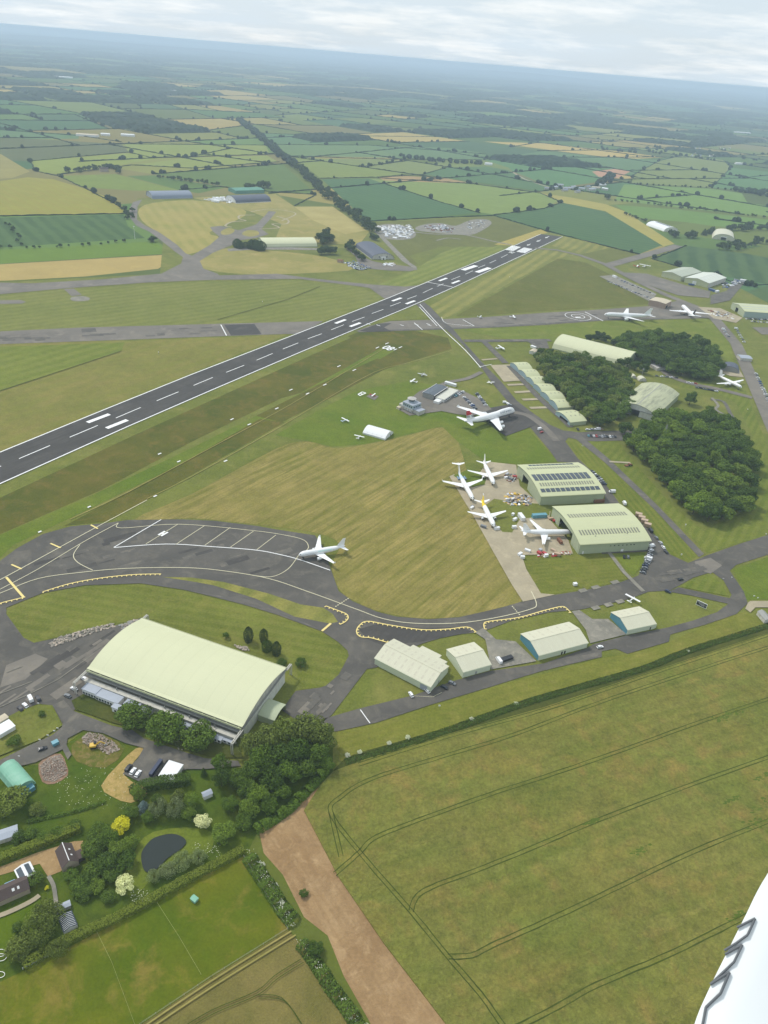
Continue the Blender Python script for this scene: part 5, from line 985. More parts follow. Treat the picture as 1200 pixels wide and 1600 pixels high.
for f0, f1, n0, n1, rows in ((.065, .135, 1.5, 54, 12), (.35, .435, 1.5, 52.5, 12), (.445, .53, 1.5, 52.5, 12), (.90, .955, 8, 50, 12)):
    for k in range(rows):
        wd = (n1 - n0) / rows; hA.on_roof('solar_panel', n0 + k * wd, n0 + (k + .84) * wd, hA.W * f0, hA.W * f1 + .6, solar, .4, .08)
hB = big('airliner_hangar', 'pale green curved roof hangar with an airliner nosed into its open door', (907, 850), (1016, 844), (860, 792), (13, 37, 8.4), False)
for k in range(6): hB.box('window', 24 + k * 3.3, 25 + k * 3.3, -.2, -.1, 5.6, 6.3, glass)
hB.box('window', 43, 44.2, -.2, -.1, 5.6, 6.3, glass); hB.box('door', 34, 36, -.22, -.1, .1, 2.4, white); hB.box('door', 3, 4.2, -.22, -.1, .1, 2.4, white); hB.box('roof_vent', 14, 14.6, 6, 6.6, hB.z(6) + .3, hB.z(6) + .8, steel); hB.box('roof_vent', 40, 40.6, 7, 7.6, hB.z(7) + .3, hB.z(7) + .8, steel)
# ---- cream sheds along the southern taxiway
def gshed(name, label, p0, p1, p2, he, rise, endm, lights, two=True):
    h = Shed(name, label, 'shed', p0, p1, p2, he, rise, 'gable'); h.roof(cream, .35, .2); h.sides(creamw); h.end(.1, endm, (1.2, h.W - 1.2, 3.9) if endm is teal else None); h.end(h.L - .1, creamw2)
    if endm is teal:
        for k in range(6): h.box('door_panel', .05 - .1, .15, 1.25 + k * (h.W - 2.5) / 6, 1.15 + (k + 1) * (h.W - 2.5) / 6, .05, 3.9, teal)
    for k in range(lights):
        x = h.L * (k + .6) / (lights + .3); h.on_roof('rooflight', x, x + .9, h.W * .62, h.W * .72, rlite2, .22, .05); h.on_roof('rooflight', x, x + .9, h.W * .82, h.W * .92, rlite2, .22, .05)
        if two: h.on_roof('rooflight', x, x + .9, h.W * .08, h.W * .2, rlite2, .22, .05); h.on_roof('rooflight', x, x + .9, h.W * .28, h.W * .4, rlite2, .22, .05)
    h.box('ridge_cap', -.3, h.L + .3, h.W / 2 - .35, h.W / 2 + .35, h.he + h.rise + .12, h.he + h.rise + .3, cream); h.box('gutter', -.3, h.L + .3, -.55, -.35, h.he - .3, h.he - .05, creamw)
    return h
c1 = gshed('stepped_shed', 'large cream workshop shed with stepped lean-to bays along its back', (586, 1028), (673, 1073), (618, 1000), 5, 3.0, creamw2, 8)
for x0, x1, d, z in ((11, 34.5, 4.2, 4.6), (15.5, 29, 7.2, 4.2)):
    b_ = MB(); b_.add([(x0, c1.Y(c1.W), z + .15), (x1, c1.Y(c1.W), z + .15), (x1, c1.Y(c1.W + d), z - 1.0), (x0, c1.Y(c1.W + d), z - 1.0), (x0, c1.Y(c1.W), z + .4), (x1, c1.Y(c1.W), z + .4), (x1, c1.Y(c1.W + d), z - .75), (x0, c1.Y(c1.W + d), z - .75)], [(3, 2, 1, 0), (4, 5, 6, 7), (0, 1, 5, 4), (1, 2, 6, 5), (2, 3, 7, 6), (3, 0, 4, 7)]); b_.build('lean_to_roof', cream, c1.e)
    c1.box('lean_to_wall', x0 + .2, x1 - .2, c1.W + .1, c1.W + d - .2, 0, z - 1.05, creamw)
c1.box('roller_door', c1.L - 6.5, c1.L - 2, -.22, -.1, .05, 3.8, greyr); c1.box('door', c1.L - .05, c1.L + .1, 9, 10.2, .05, 2.3, steel)
c2 = gshed('gabled_shed', 'smaller cream gabled shed between the stepped workshop and the concrete pan', (724, 1050), (767, 1038), (694, 1016), 4.6, 2.6, creamw2, 3, False); c2.box('door', 8.2, 9.4, -.22, -.1, .05, 2.3, steel)
c3 = gshed('gabled_shed', 'longer cream shed with teal doors next to the white car on the road', (842, 1024), (918.5, 1004), (808.4, 992), 4.2, 2.8, teal, 5, False); c3.box('door', 16.5, 17.6, -.22, -.1, .05, 2.3, dark); c3.box('door', 18.6, 19.7, -.22, -.1, .05, 2.3, dark)
c4 = gshed('gabled_shed', 'shorter cream shed with teal doors beside a parked light aircraft', (980.7, 984), (1025, 974.4), (950, 958), 4.2, 2.6, teal, 4, False); c4.box('porch', c4.L + .1, c4.L + 1.2, .2, 2.6, 0, 3.4, creamw); c4.box('door', c4.L - 4, c4.L - 3.2, -.22, -.1, .05, 2.3, dark)
# ---- row of seven small hangars
LP = [(795, 567), (811, 578), (823.5, 589), (835.5, 600), (847, 612), (860, 624.5), (872, 637), (891, 660)]; RP = [(820, 566), (832, 577), (844, 588), (856, 599), (869, 611), (883, 623), (896, 636), (916.5, 657.5)]
ORD = ['seventh small hangar of the row, farthest from the curved road, beside the pink concrete pan', 'sixth small pale green hangar of the row from the road end', 'fifth small pale green hangar of the row from the road end', 'fourth small hangar, middle of the pale green row', 'third small pale green hangar of the row from the road end', 'second small pale green hangar of the row from the road end', 'end hangar of the small row, widest, its black door open beside the road']
for i in range(7):
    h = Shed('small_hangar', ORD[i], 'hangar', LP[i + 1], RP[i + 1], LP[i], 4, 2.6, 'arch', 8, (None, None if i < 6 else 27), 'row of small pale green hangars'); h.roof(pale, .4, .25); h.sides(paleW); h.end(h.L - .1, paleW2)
    h.end(.1, bluegr, (4, h.W - 8, 3.4) if i == 6 else None)
    if i < 6:
        for k in range(5): h.box('door_panel', -.12, -.02, .8 + k * (h.W - 1.6) / 5, .6 + (k + 1) * (h.W - 1.6) / 5, .05, 3.5, bluegr)
    for k in range(3):
        for f in ((.42,) if i < 6 else (.3, .6)): h.on_roof('rooflight', h.L * (.28 + .27 * k), h.L * (.28 + .27 * k) + 1.1, h.W * f, h.W * f + 2.0, rooflt, .3, .06)
# ---- arched hangars
def barrel(name, label, ridge0, ridge1, H, half, m, endm, he=1.2, ext=(0, 0), door=None, end0=True):
    A, B = P(*ridge0, H), P(*ridge1, H); u = B - A; u.z = 0; L_ = u.length; u.normalize(); nn = Vector((-u.y, u.x, 0)); a = A - nn * half - u * ext[0]
    h = Shed(name, label, 'hangar', None, None, None, he, H - he, 'barrel', 18, None, None, (Vector((a.x, a.y, 0)), u, L_ + ext[0] + ext[1], 2 * half)); h.roof(m, .3, .25); h.sides(endm); h.end(.6, endm, door); h.end(h.L - .6, endm)
    return h
st = Shed('stained_hangar', 'stained curved roof hangar with a ridge strip and black doorway among the woods', 'hangar', (1025, 649.5), (1063, 614), (968.7, 638), 7, 5.6, 'arch', 16, (80, 42)); st.roof(stain, .5); st.sides(paleW); st.end(.6, dwhite, (17, 26, 6.2)); st.end(st.L - .4, paleW2); st.on_roof('ridge_strip', -.4, st.L + .4, st.W / 2 - .45, st.W / 2 + .45, steel, .32, .1); st.box('door_track', -.3, .3, 0, st.W, 6.5, 7.0, steel)
for k in range(8):
    if not 12 < 2 + k * 5.1 < 27: st.box('door_panel', .2, .4, 2 + k * 5.1, 6.8 + k * 5.1, .1, 6.4, dwhite)
lb_ = barrel('long_arched_hangar', 'long plain cream arched hangar half hidden behind the wood', (876, 524), (990, 552), 12, 24, paleJ, paleW2, ext=(0, 0))
barrel('cream_barn', 'long cream arched barn among dark trees north of the runway', (407, 372.5), (490, 372), 10.5, 23, paleJ, paleW2)
barrel('grey_arched_hangar', 'grey-blue arched hangar at the edge of the far perimeter track', (232.5, 299), (295, 298), 12, 24, slate, greyr)
d2 = barrel('charcoal_arched_hangar', 'charcoal arched hangar beside white tents and green netting', (360, 306), (414.5, 303.6), 12, 25, navy, white)
nv = barrel('navy_arched_hangar', 'navy roofed arched hangar with pale stone end wall near the runway', (599, 396), (572, 377), 10, 21, navy, concw); nv.box('porch', -3, .5, 17, 25, 0, 4.5, white); nv.box('door', -3.2, -3.0, 20, 22, 0, 3, dark); 
for y in (13, 27): nv.box('window', .3, .5, y, y + 2, 3, 5, glass)
b1_ = barrel('pale_arched_hangar', 'pale arched hangar with a dark panel strip at the corner of the green fields', (1022, 345.5), (1050, 355), 10, 20, whiter, dwhite); b1_.on_roof('solar_strip', 8, b1_.L - 6, b1_.W * .42, b1_.W * .5, navy, .3, .1); b1_.on_roof('solar_strip', 8, b1_.L - 6, b1_.W * .5, b1_.W * .58, navy, .3, .1)
b2_ = barrel('white_arched_hangar', 'white arched hangar with its open end towards the airfield, set in a wood', (1133, 366), (1132, 357.6), 13, 24, cream, cream, door=(19, 30, 6)); b2_.box('doorway_canopy', -.5, .4, 18, 31, 6, 7.4, white)
# ---- north-east estate
def estate(name, label, p0, p1, p2, he, rise, L_, m, wm, endm, nd=6):
    h = Shed(name, label, 'warehouse', p0, p1, p2, he, rise, 'gable', 2, (L_, None)); h.roof(m, .5, .25); h.sides(wm); h.end(.15, endm); h.end(h.L - .15, endm)
    for k in range(nd): h.box('door_panel', -.12, .0, 2 + k * (h.W - 4) / nd, 1.7 + (k + 1) * (h.W - 4) / nd, .1, 6.5, endm)
    return h
e1 = estate('gabled_warehouse', 'pale green gabled warehouse with grey roof, farther of the twin pair', (1065, 432.6), (1096, 424.7), (1030, 426), 8, 3.5, None, solid('grey_green_roof', (.40, .43, .34), .7, .08, .2, seam=(0, 2, .2)), paleW, pale)
e2 = estate('gabled_warehouse', 'pale green gabled warehouse with white doors, nearer of the twin pair', (1107.8, 442.7), (1134.8, 433.7), (1073, 433), 8, 3.5, None, solid('pale_grey_roof', (.58, .60, .52), .6, .06, .2, seam=(0, 3, .25)), concw, pale); e2.box('door', -.3, -.1, e2.W * .5, e2.W * .66, .1, 6, white)
for k in range(6): e2.on_roof('rooflight', 8 + k * 11, 9.5 + k * 11, e2.W * .3, e2.W * .4, white, .28, .05)
e3 = Shed('tan_block', 'tan flat topped block beside the tail of the parked white jets', 'building', (1040, 475), (1052, 469), (1022.7, 467.5), 8, 1.0, 'gable', 2, (26, 26)); e3.roof(tanr, .3); e3.sides(tanw); e3.end(.1, tanw); e3.end(e3.L - .1, tanw); e3.box('loading_door', 4, 12, -.25, -.1, .1, 4, dark)
e4 = Shed('long_green_warehouse', 'long pale green warehouse with striped roof and row of cars in front', 'warehouse', (1164, 486.6), (1215, 490), (1125.8, 472), 9, 3.4, 'gable', 2, (64, 46)); e4.roof(pale, .5); e4.sides(solid('blue_green_wall', (.34, .42, .38), .6, .06, .2, seam=(0, 2, .2))); e4.end(.15, paleW2, (21, 30, 7)); e4.end(e4.L - .15, paleW2)
for f in (.18, .36, .64, .82): e4.on_roof('roof_stripe', -.4, e4.L + .4, e4.W * f, e4.W * (f + .07), solid('roof_stripe', (.44, .46, .38), .6), .27, .05)
# ---- control tower and clubhouse
T = Shed('control_tower', 'blue-grey control tower with a round roofed glass cab', 'tower', None, None, None, 6.5, .3, 'gable', 2, None, None, (P(629, 639), (P(646, 645) - P(629, 637)).normalized(), 13, 12))
bg = solid('tower_render', (.36, .43, .46), .7, .08, .5); T.box('lower_block', 0, 13, 0, 12, 0, 4.0, concw); T.box('upper_block', -.3, 13.3, -.3, 12.3, 4.0, 8.0, bg); T.box('roof_slab', -.5, 13.5, -.5, 12.5, 8.0, 8.3, greyr); T.box('balcony', -1.6, 14.6, -1.6, 13.6, 3.8, 4.0, steel)
for k in range(5): T.box('window', 1 + k * 2.5, 2.4 + k * 2.5, -.36, -.28, 5.2, 6.8, glass)
for k in range(4): T.box('window', 13.28, 13.36, 1.5 + k * 2.7, 3.2 + k * 2.7, 5.2, 6.8, glass)
for k in range(3): T.box('window', 2 + k * 3.5, 4 + k * 3.5, -.06, .02, 1.2, 2.8, white)
mb = MB(); mb.tube((5, T.Y(7), 8.3), (5, T.Y(7), 9.2), 3.2, 3.2, 12); mb.build('cab_base', bg, T.e); mb = MB(); mb.tube((5, T.Y(7), 9.2), (5, T.Y(7), 11.2), 3.1, 3.7, 12); mb.build('cab_glass', glass, T.e); mb = MB(); mb.tube((5, T.Y(7), 11.2), (5, T.Y(7), 11.6), 4.6, 4.6, 20); mb.tube((5, T.Y(7), 11.6), (5, T.Y(7), 12.3), 4.3, .6, 20); mb.build('cab_roof', solid('cab_roof', (.42, .40, .37), .8, .1), T.e); mb = MB(); mb.tube((5, T.Y(7), 12.2), (5, T.Y(7), 16), .08, .05, 5); mb.build('aerial', steel, T.e)
T.box('side_block', 13.4, 21, 1, 10, 0, 4.2, concw); T.box('side_block_roof', 13.3, 21.2, .8, 10.2, 4.2, 4.5, greyr); T.box('porch_block', -7, -.1, 2, 9, 0, 3.2, concw); T.box('tan_hut', -4, 0, -5, -1.8, 0, 2.6, tanr)
C = Shed('clubhouse', 'low clubhouse with a black panelled roof beside the tower car park', 'building', (678, 618.5), (699, 605), (660, 614), 5.5, .5, 'gable', 2); C.roof(solar, .3, .2); C.sides(tile); C.end(.1, steel); C.end(C.L - .1, steel); C.box('parapet', -.4, C.L + .4, -.55, -.25, 5.4, 6.0, white); C.box('parapet', -.4, C.L + .4, C.W + .25, C.W + .55, 5.4, 6.0, white)
C.box('white_wing', 2, C.L + 4, -11, -1, 0, 3.6, white); C.box('wing_roof', 1.7, C.L + 4.3, -11.3, -.7, 3.6, 3.85, solid('pale_flat_roof', (.56, .55, .47), .8, .1, .4)); C.box('porch', -6, 2, -9, -3, 0, 3.0, white)
for k in range(8): C.box('window', 3.5 + k * 3.6, 5.5 + k * 3.6, -11.1, -11.0, 1.0, 2.4, glass)
S3 = Shed('striped_shed', 'low arched white hangar with translucent roof stripes standing alone on the grass', 'shed', (567, 675.7), (601.7, 685.7), (585, 665), 1.6, 3.6, 'arch', 10, (23, 17)); S3.roof(whiter, .2, .2); S3.sides(whiter); S3.end(.1, whiter); S3.end(S3.L - .1, whiter)
for k in range(4): S3.on_roof('roof_seam', 4.2 + k * 4.8, 4.6 + k * 4.8, .9, S3.W * .5, steel, .22, .05)
S3.box('door', S3.L - .05, S3.L + .1, 11, 12, .05, 2.2, dark)
# ---- small buildings
def box_b(name, label, cat, px, ang, lx, ly, h, roofm, wallm, rise=.4, prof='gable', extra=None, group=None):
    p = P(*px); a = P(*ang) - p; a.z = 0; a.normalize(); n_ = Vector((-a.y, a.x, 0)); o_ = p - a * lx / 2 - n_ * ly / 2
    h_ = Shed(name, label, cat, None, None, None, h, rise, prof, 10, None, group, (Vector((o_.x, o_.y, 0)), a, lx, ly)); h_.roof(roofm, .25, .15); h_.sides(wallm); h_.end(.1, wallm); h_.end(lx - .1, wallm)
    return h_
nh = box_b('arched_hut', 'green tin arched hut beside the lane', 'hut', (26, 1218), (50, 1246), 17, 9.5, 1.0, green_h, green_h, 4.0, 'barrel'); nh.box('lean_to', 16.9, 20, 2, 8, 0, 2.4, teal)
ga = Shed('white_garage', 'white roofed garage next to the tarmac yard', 'garage', (248, 1212), (270, 1219), (267, 1189), 3.2, .3, 'gable'); ga.roof(whiter, .2, .15); ga.sides(dwhite); ga.end(.1, dwhite); ga.end(ga.L - .1, dwhite); ga.box('lean_to', -1.6, -.05, .5, 10, 0, 2.4, dark)
box_b('flat_shed', 'white flat roofed shed beside the spreading tree', 'shed', (8, 1143), (20, 1136), 8, 6, 3, whiter, white, .2); box_b('flat_shed', 'small cream flat roofed hut above the white shed', 'hut', (4, 1128), (14, 1122), 5, 3.5, 2.6, tanr, concw, .2)
hs = box_b('stone_house', 'dark tiled stone house with gable window on the gravel drive', 'house', (106, 1344), (113, 1362), 9.5, 6.5, 3.0, tile, stone, 3.0); hs.box('window', 9.42, 9.52, 2.0, 4.5, 2.6, 4.2, glass); hs.box('ridge_tiles', -.2, 9.7, 3.1, 3.4, 6.05, 6.3, white); hs.box('lean_to', 4, 8.5, 6.6, 9.2, 0, 2.3, tile); hs.on_roof('rooflight', 3, 3.7, 4.6, 5.3, white, .18, .05); hs.on_roof('rooflight', 6, 6.7, 4.6, 5.3, white, .18, .05)
ct = box_b('cottage', 'long brown tiled cottage at the garden edge', 'house', (10, 1400), (35, 1389), 17, 6.5, 3.0, tile, stone, 1.9); ct.on_roof('rooflight', 11, 12, 1.2, 2.2, white, .18, .05); ct.on_roof('rooflight', 13, 13.8, 1.2, 2.2, white, .18, .05)
sg = box_b('solar_garage', 'garage with two solar panels on a pale roof', 'garage', (41, 1368), (46, 1378), 6.5, 6, 2.6, whiter, stone, .8); sg.on_roof('solar_panel', .4, 6.1, .3, 2.3, solar, .18, .06); sg.on_roof('solar_panel', .4, 6.1, 3.6, 5.4, solar, .18, .06)
box_b('cabin', 'pale grey roofed cabin at the hedge end', 'cabin', (13, 1307), (28, 1302), 8, 5, 2.5, greyr, concw, .6)
sh = box_b('summer_house', 'blue-grey roofed summer house with white posts', 'summer house', (324, 1244), (333, 1240), 4.2, 2.6, 2.3, greyr, white, .5)
gh = box_b('greenhouse', 'timber and glass greenhouse with striped roof', 'greenhouse', (107, 1444), (113, 1459), 6.5, 5, 2.0, glass, white, 1.0)
for k in range(9): gh.on_roof('glazing_bar', .2 + k * .75, .32 + k * .75, .1, 2.5, white, .16, .05); gh.on_roof('glazing_bar', .2 + k * .75, .32 + k * .75, 2.5, 4.9, white, .16, .05)
box_b('garden_shed', 'grey roofed garden shed above the greenhouse', 'shed', (99, 1420), (108, 1416), 5.5, 2.2, 2.0, greyr, steel, .3); box_b('skylight_room', 'small blue glazed garden room behind the cottage', 'garden room', (17, 1384), (24, 1381), 3.4, 1.6, 1.6, solid('pool_blue', (.25, .45, .62), .3), white, .2)
box_b('field_shelter', 'small green shelter in the paddock', 'shelter', (304, 1407), (309, 1411), 2.4, 1.8, 1.5, green_h, green_h, .3); box_b('stone_barn', 'dark roofed hut at the end of the concrete track', 'hut', (1193, 967), (1199, 974), 9, 5, 2.8, steel, concw, 1.4)
box_b('grey_store', 'grey roofed store beside the estate road', 'store', (1162, 562), (1175, 563), 15, 13, 4, greyr, concw, 1.0); nb = box_b('blister_hut', 'charcoal domed hut behind the propeller airliner', 'hut', (1140, 578), (1141, 572), 18, 21, .8, navy, steel, 6.5, 'barrel')
box_b('brick_hut', 'pink brick hut at the tip of the wood by the long cream hangar', 'hut', (833, 552), (839, 548), 10, 7, 3.5, tanr, dwhite, 1.0); box_b('storage_cabin', 'white storage cabin near the long cream hangar end', 'cabin', (833, 544), (838, 546), 7, 3, 2.8, whiter, white, .1); box_b('domed_store', 'pale domed store between the stained hangar and the clump', 'store', (1002, 594), (1008, 600), 8, 9, 1, cream, concw, 3, 'barrel'); box_b('domed_store', 'smaller pale domed store at the back corner of the stained hangar', 'store', (989, 590), (993, 595), 6, 6, 1, cream, concw, 2.5, 'barrel')
box_b('office_block', 'pale flat office behind the stained hangar at the lane end', 'office', (1027, 576), (1037, 582), 14, 12, 3.5, solid('pale_office_roof', (.5, .48, .45), .8), concw, .3); box_b('brown_hut', 'brown timber hut beside the scrap yard', 'hut', (532, 410), (538, 411), 9, 7, 4, rust, tanw, .8); box_b('portable_office', 'long white portable office behind the clubhouse', 'cabin', (704, 602), (711, 604), 13, 3.2, 2.8, whiter, white, .15)
nt_ = box_b('netted_pitch', 'dark green netted sports pitch behind the charcoal hangar', 'netting', (385, 300), (420, 299), 75, 40, 7, grass_roof, grass_roof, 2)
box_b('farmhouse', 'farmhouse among dark trees beyond the yellow hill field', 'house', (163, 268), (172, 268), 20, 11, 6, tile, stone, 4); 
for i, (x, y, l_, lbl, rm) in enumerate(((137, 213, 70, 'pale straw stack beside the far farm', tanr), (165, 212, 30, 'white farm shed beside the far pale straw stack', whiter), (200, 213, 45, 'long pale farm shed, last of the far farm', whiter), (763, 258, 26, 'white farm shed at the end of the dark plantation', whiter), (1155, 257, 40, 'long white barn beside the far village wood', whiter), (272, 143, 120, 'distant pale warehouse beyond the woods', whiter), (95, 121, 160, 'distant white roof on the hazy plain', whiter), (1160, 208, 120, 'distant white works roof in the hazy right', whiter))): box_b('far_shed', lbl, 'shed', (x, y), (x + 9, y + .6), l_, l_ * .35, 6, rm, white, 2)
for i in range(16):
    x, y = R.uniform(1080, 1140), R.uniform(232, 248); box_b('village_house', 'pale stone house in the far village among trees', 'house', (x, y), (x + R.uniform(4, 8), y + R.uniform(-2, 2)), R.uniform(12, 18), 9, 5, R.choice([tile, slate, tanr]), R.choice([white, stone, concw]), 4, group='far village houses')
for i in range(13):
    x, y = 858 + i * 7.4 + R.uniform(-2, 2), 300 - abs(i - 6) * .6 - (i % 3) * 3.0 + R.uniform(-1, 1); box_b('farm_building', 'grey farmyard building in the cluster below the tree clump', 'barn', (x, y), (x + 5, y + R.uniform(-.8, .8)), R.uniform(16, 34), R.uniform(8, 13), R.uniform(4, 6), R.choice([greyr, slate, tanr, whiter]), concw, 2, group='farmyard buildings')
# ================================================================== AIRCRAFT
ac_w = solid('aircraft_white', (0.80, 0.80, 0.79), 0.35, 0.04, 0.15, spec=.45); ac_g = solid('aircraft_grey', (0.56, 0.57, 0.58), 0.4, 0.05, 0.2); ac_blue = solid('aircraft_navy', (0.03, 0.04, 0.08), 0.35, 0.1, 0.3); ac_red = solid('aircraft_red', (0.50, 0.025, 0.03), 0.35, 0.06, 0.3); ac_yel = solid('aircraft_yellow', (0.80, 0.58, 0.03), 0.4, 0.05, 0.3); ac_mint = solid('aircraft_mint', (0.55, 0.76, 0.70), 0.35, 0.05, 0.3); ac_sky = solid('aircraft_pale_blue', (0.55, 0.64, 0.76), 0.4, 0.06, 0.3); ac_blk = solid('aircraft_black', (0.03, 0.03, 0.035), 0.5, 0.1); metal = solid('bare_metal', (0.30, 0.31, 0.33), 0.35, 0.1, 0.5, metal=.5); tyre = solid('tyre', (0.02, 0.02, 0.02), 0.9, 0.1); nac_b = solid('nacelle_blue', (0.16, 0.24, 0.34), 0.4, .1)
FPROF = [(0, .02), (.008, .24), (.02, .44), (.04, .66), (.065, .83), (.10, .955), (.14, 1), (.38, 1), (.62, 1), (.70, .955), (.78, .82), (.86, .60), (.92, .40), (.97, .22), (1, .09)]
class Plane:
    def __init__(s, name, label, nose, tail, zc, L, R_, group=None, at=None):
        a, b_ = P(*nose, zc), P(*tail, zc); c = (a + b_) / 2 if at is None else at(a, b_, L); h = atan2(a.y - b_.y, a.x - b_.x)
        s.e = empty(name, (c.x, c.y, .3), h, label, 'airplane', group); s.L, s.R, s.zc = L, R_, zc
    def prm(s, t_):
        for (a, ra), (b_, rb) in zip(FPROF, FPROF[1:]):
            if a <= t_ <= b_: r = ra + (rb - ra) * (t_ - a) / (b_ - a); break
        up = .72 * s.R * (1 - r) if t_ > .5 else -.30 * s.R * (1 - r)
        return r * s.R, s.zc + up
    def pt(s, t_, ang, k=1.0):
        r, z = s.prm(t_); hump = s.hump * max(0, min(1, (t_ - .01) / .06, (.36 - t_) / .08)) if s.hump else 0
        cy_, sy = cos(ang), sin(ang)
        return Vector((s.L / 2 - t_ * s.L, r * cy_ * k * (1 - (.14 * hump * max(0, sy) if hump else 0)), z + r * sy * k * (1 + (hump * sy if sy > 0 else 0))))
    def fuselage(s, m, belly=None, hump=0, split=-.35, tailm=None, tail_t=.78):
        s.hump = hump; n = 20; ts = sorted(set([t_ for t_, _ in FPROF] + [.24, .30, .33, .36, .50, .74, .82, .89])); vs, fs, mi = [], [], []
        for t_ in ts: vs += [s.pt(t_, 2 * pi * i / n) for i in range(n)]
        for j in range(len(ts) - 1):
            for i in range(n):
                fs.append((j * n + i, j * n + (i + 1) % n, (j + 1) * n + (i + 1) % n, (j + 1) * n + i)); am = 2 * pi * (i + .5) / n
                mi.append(1 if belly and sin(am) < split else 2 if tailm and ts[j] >= tail_t - .005 else 0)
        fs += [tuple(range(n)), tuple(range((len(ts) - 1) * n, len(ts) * n))]; mi += [0, 0]
        return mesh('fuselage', vs, fs, [m, belly or m, tailm or m], s.e, True, mi)
    def patch(s, name, t0, t1, a0, a1, m, nt_=4, na=2, k=1.012):
        vs = [s.pt(t0 + (t1 - t0) * j / nt_, a0 + (a1 - a0) * i / na, k) for j in range(nt_ + 1) for i in range(na + 1)]
        return mesh(name, vs, [(j * (na + 1) + i, j * (na + 1) + i + 1, (j + 1) * (na + 1) + i + 1, (j + 1) * (na + 1) + i) for j in range(nt_) for i in range(na)], m, s.e, True)
    def glazing(s, rows=True, w=.14):
        for sg in (1, -1):
            a = (.42, .95) if sg > 0 else (pi - .95, pi - .42); s.patch('cockpit_window', .022, .042, *a, glass)
            if rows: a = (.17, .17 + w) if sg > 0 else (pi - .17 - w, pi - .17); s.patch('cabin_windows', .12, .76, *a, ac_g, 20, 1, 1.006)
    def surf(s, name, secs, m, parent=None):
        """secs: (x_lead, y, z, chord, thick)"""
        prof = [(0, 0), (.08, .55), (.32, 1), (.65, .62), (1, .06), (.65, -.30), (.32, -.55), (.08, -.42)]; vs, fs = [], []; n = len(prof)
        for x, y, z, c, t_ in secs: vs += [(x - f * c, y, z + g * t_ * c * .5) for f, g in prof]
        for j in range(len(secs) - 1): fs += [(j * n + i, j * n + (i + 1) % n, (j + 1) * n + (i + 1) % n, (j + 1) * n + i) for i in range(n)]
        fs += [tuple(range(n)), tuple(range((len(secs) - 1) * n, len(secs) * n))]
        return mesh(name, vs, fs, m, parent or s.e, False)
    def wings(s, xf, span, cr, ct, sweep, dih=.09, z=None, m=None, kink=.36, winglet=0, name='wing', th=.12):
        z = s.zc - .62 * s.R if z is None else z; hs = span / 2; tg = math.tan(radians(sweep)); s.wing = (xf, z, dih, tg, cr, ct, hs, kink)
        for sg in (1, -1):
            ck = cr + (ct - cr) * kink * 1.25; q = [(xf, sg * s.R * .3, z, cr, th), (xf - tg * hs * kink, sg * hs * kink, z + dih * hs * kink, ck, th * .9), (xf - tg * hs, sg * hs, z + dih * hs, ct, th * .7)]
            o = s.surf(name, q, m or ac_w)
            if winglet: s.surf('winglet', [(xf - tg * hs, sg * hs, z + dih * hs, ct, .1), (xf - tg * hs - winglet * .6, sg * (hs + winglet * .12), z + dih * hs + winglet, ct * .5, .08)], m or ac_w, o)
    def engine(s, y, ln, r, m, ahead=.55, drop=None, prop=False):
        xf, z, dih, tg, cr, ct, hs, kink = s.wing; ya = abs(y); x = xf - tg * ya + ln * ahead; zz_ = z + dih * ya - (drop if drop is not None else r * 1.25); n = 14; vs, fs = [], []
        pr = [(0, .86), (.05, .97), (.25, 1), (.6, .93), (.8, .76), (1, .46)] if not prop else [(0, .30), (.05, .5), (.2, .9), (.5, 1), (.8, .7), (1, .2)]
        for f, k in pr: vs += [(x - f * ln, y + cos(2 * pi * i / n) * r * k, zz_ + sin(2 * pi * i / n) * r * k) for i in range(n)]
        for j in range(len(pr) - 1): fs += [(j * n + i, j * n + (i + 1) % n, (j + 1) * n + (i + 1) % n, (j + 1) * n + i) for i in range(n)]
        fs += [tuple(range((len(pr) - 1) * n, len(pr) * n))] + ([tuple(range(n))] if prop else [])
        e_ = mesh('engine', vs, fs, m, s.e, True)
        if not prop:
            mb = MB(); mb.tube((x - .04 * ln, y, zz_), (x - .09 * ln, y, zz_), r * .84, r * .84, 14); mb.build('intake', ac_blk, e_); mb = MB(); mb.beam((x - ln * .25, y, zz_ + r * .8), (x - ln * 1.05, y, z + dih * ya + .05), .3, r * .7); mb.build('pylon', m, e_)
        else:
            mb = MB()
            for k in range(4): a = k * pi / 2 + .5; mb.beam((x + .15, y, zz_), (x + .15, y + cos(a) * r * 2.4, zz_ + sin(a) * r * 2.4), .12, .35)
            mb.build('propeller', metal, e_)
    def rear_engine(s, t_, y, z, ln, r, m):
        x = s.L / 2 - t_ * s.L; mb = MB(); mb.tube((x, y, z), (x - ln * .25, y, z), r * .9, r, 12); mb.tube((x - ln * .25, y, z), (x - ln, y, z), r, r * .6, 12); e_ = mb.build('engine', m, s.e, True); mb = MB(); mb.tube((x + .02, y, z), (x + .06, y, z), r * .8, r * .8, 12); mb.build('intake', ac_blk, e_); mb = MB(); mb.box(x - ln * .8, x - ln * .3, min(0, y), max(0, y), z - .15, z + .15); mb.build('pylon', m, e_)
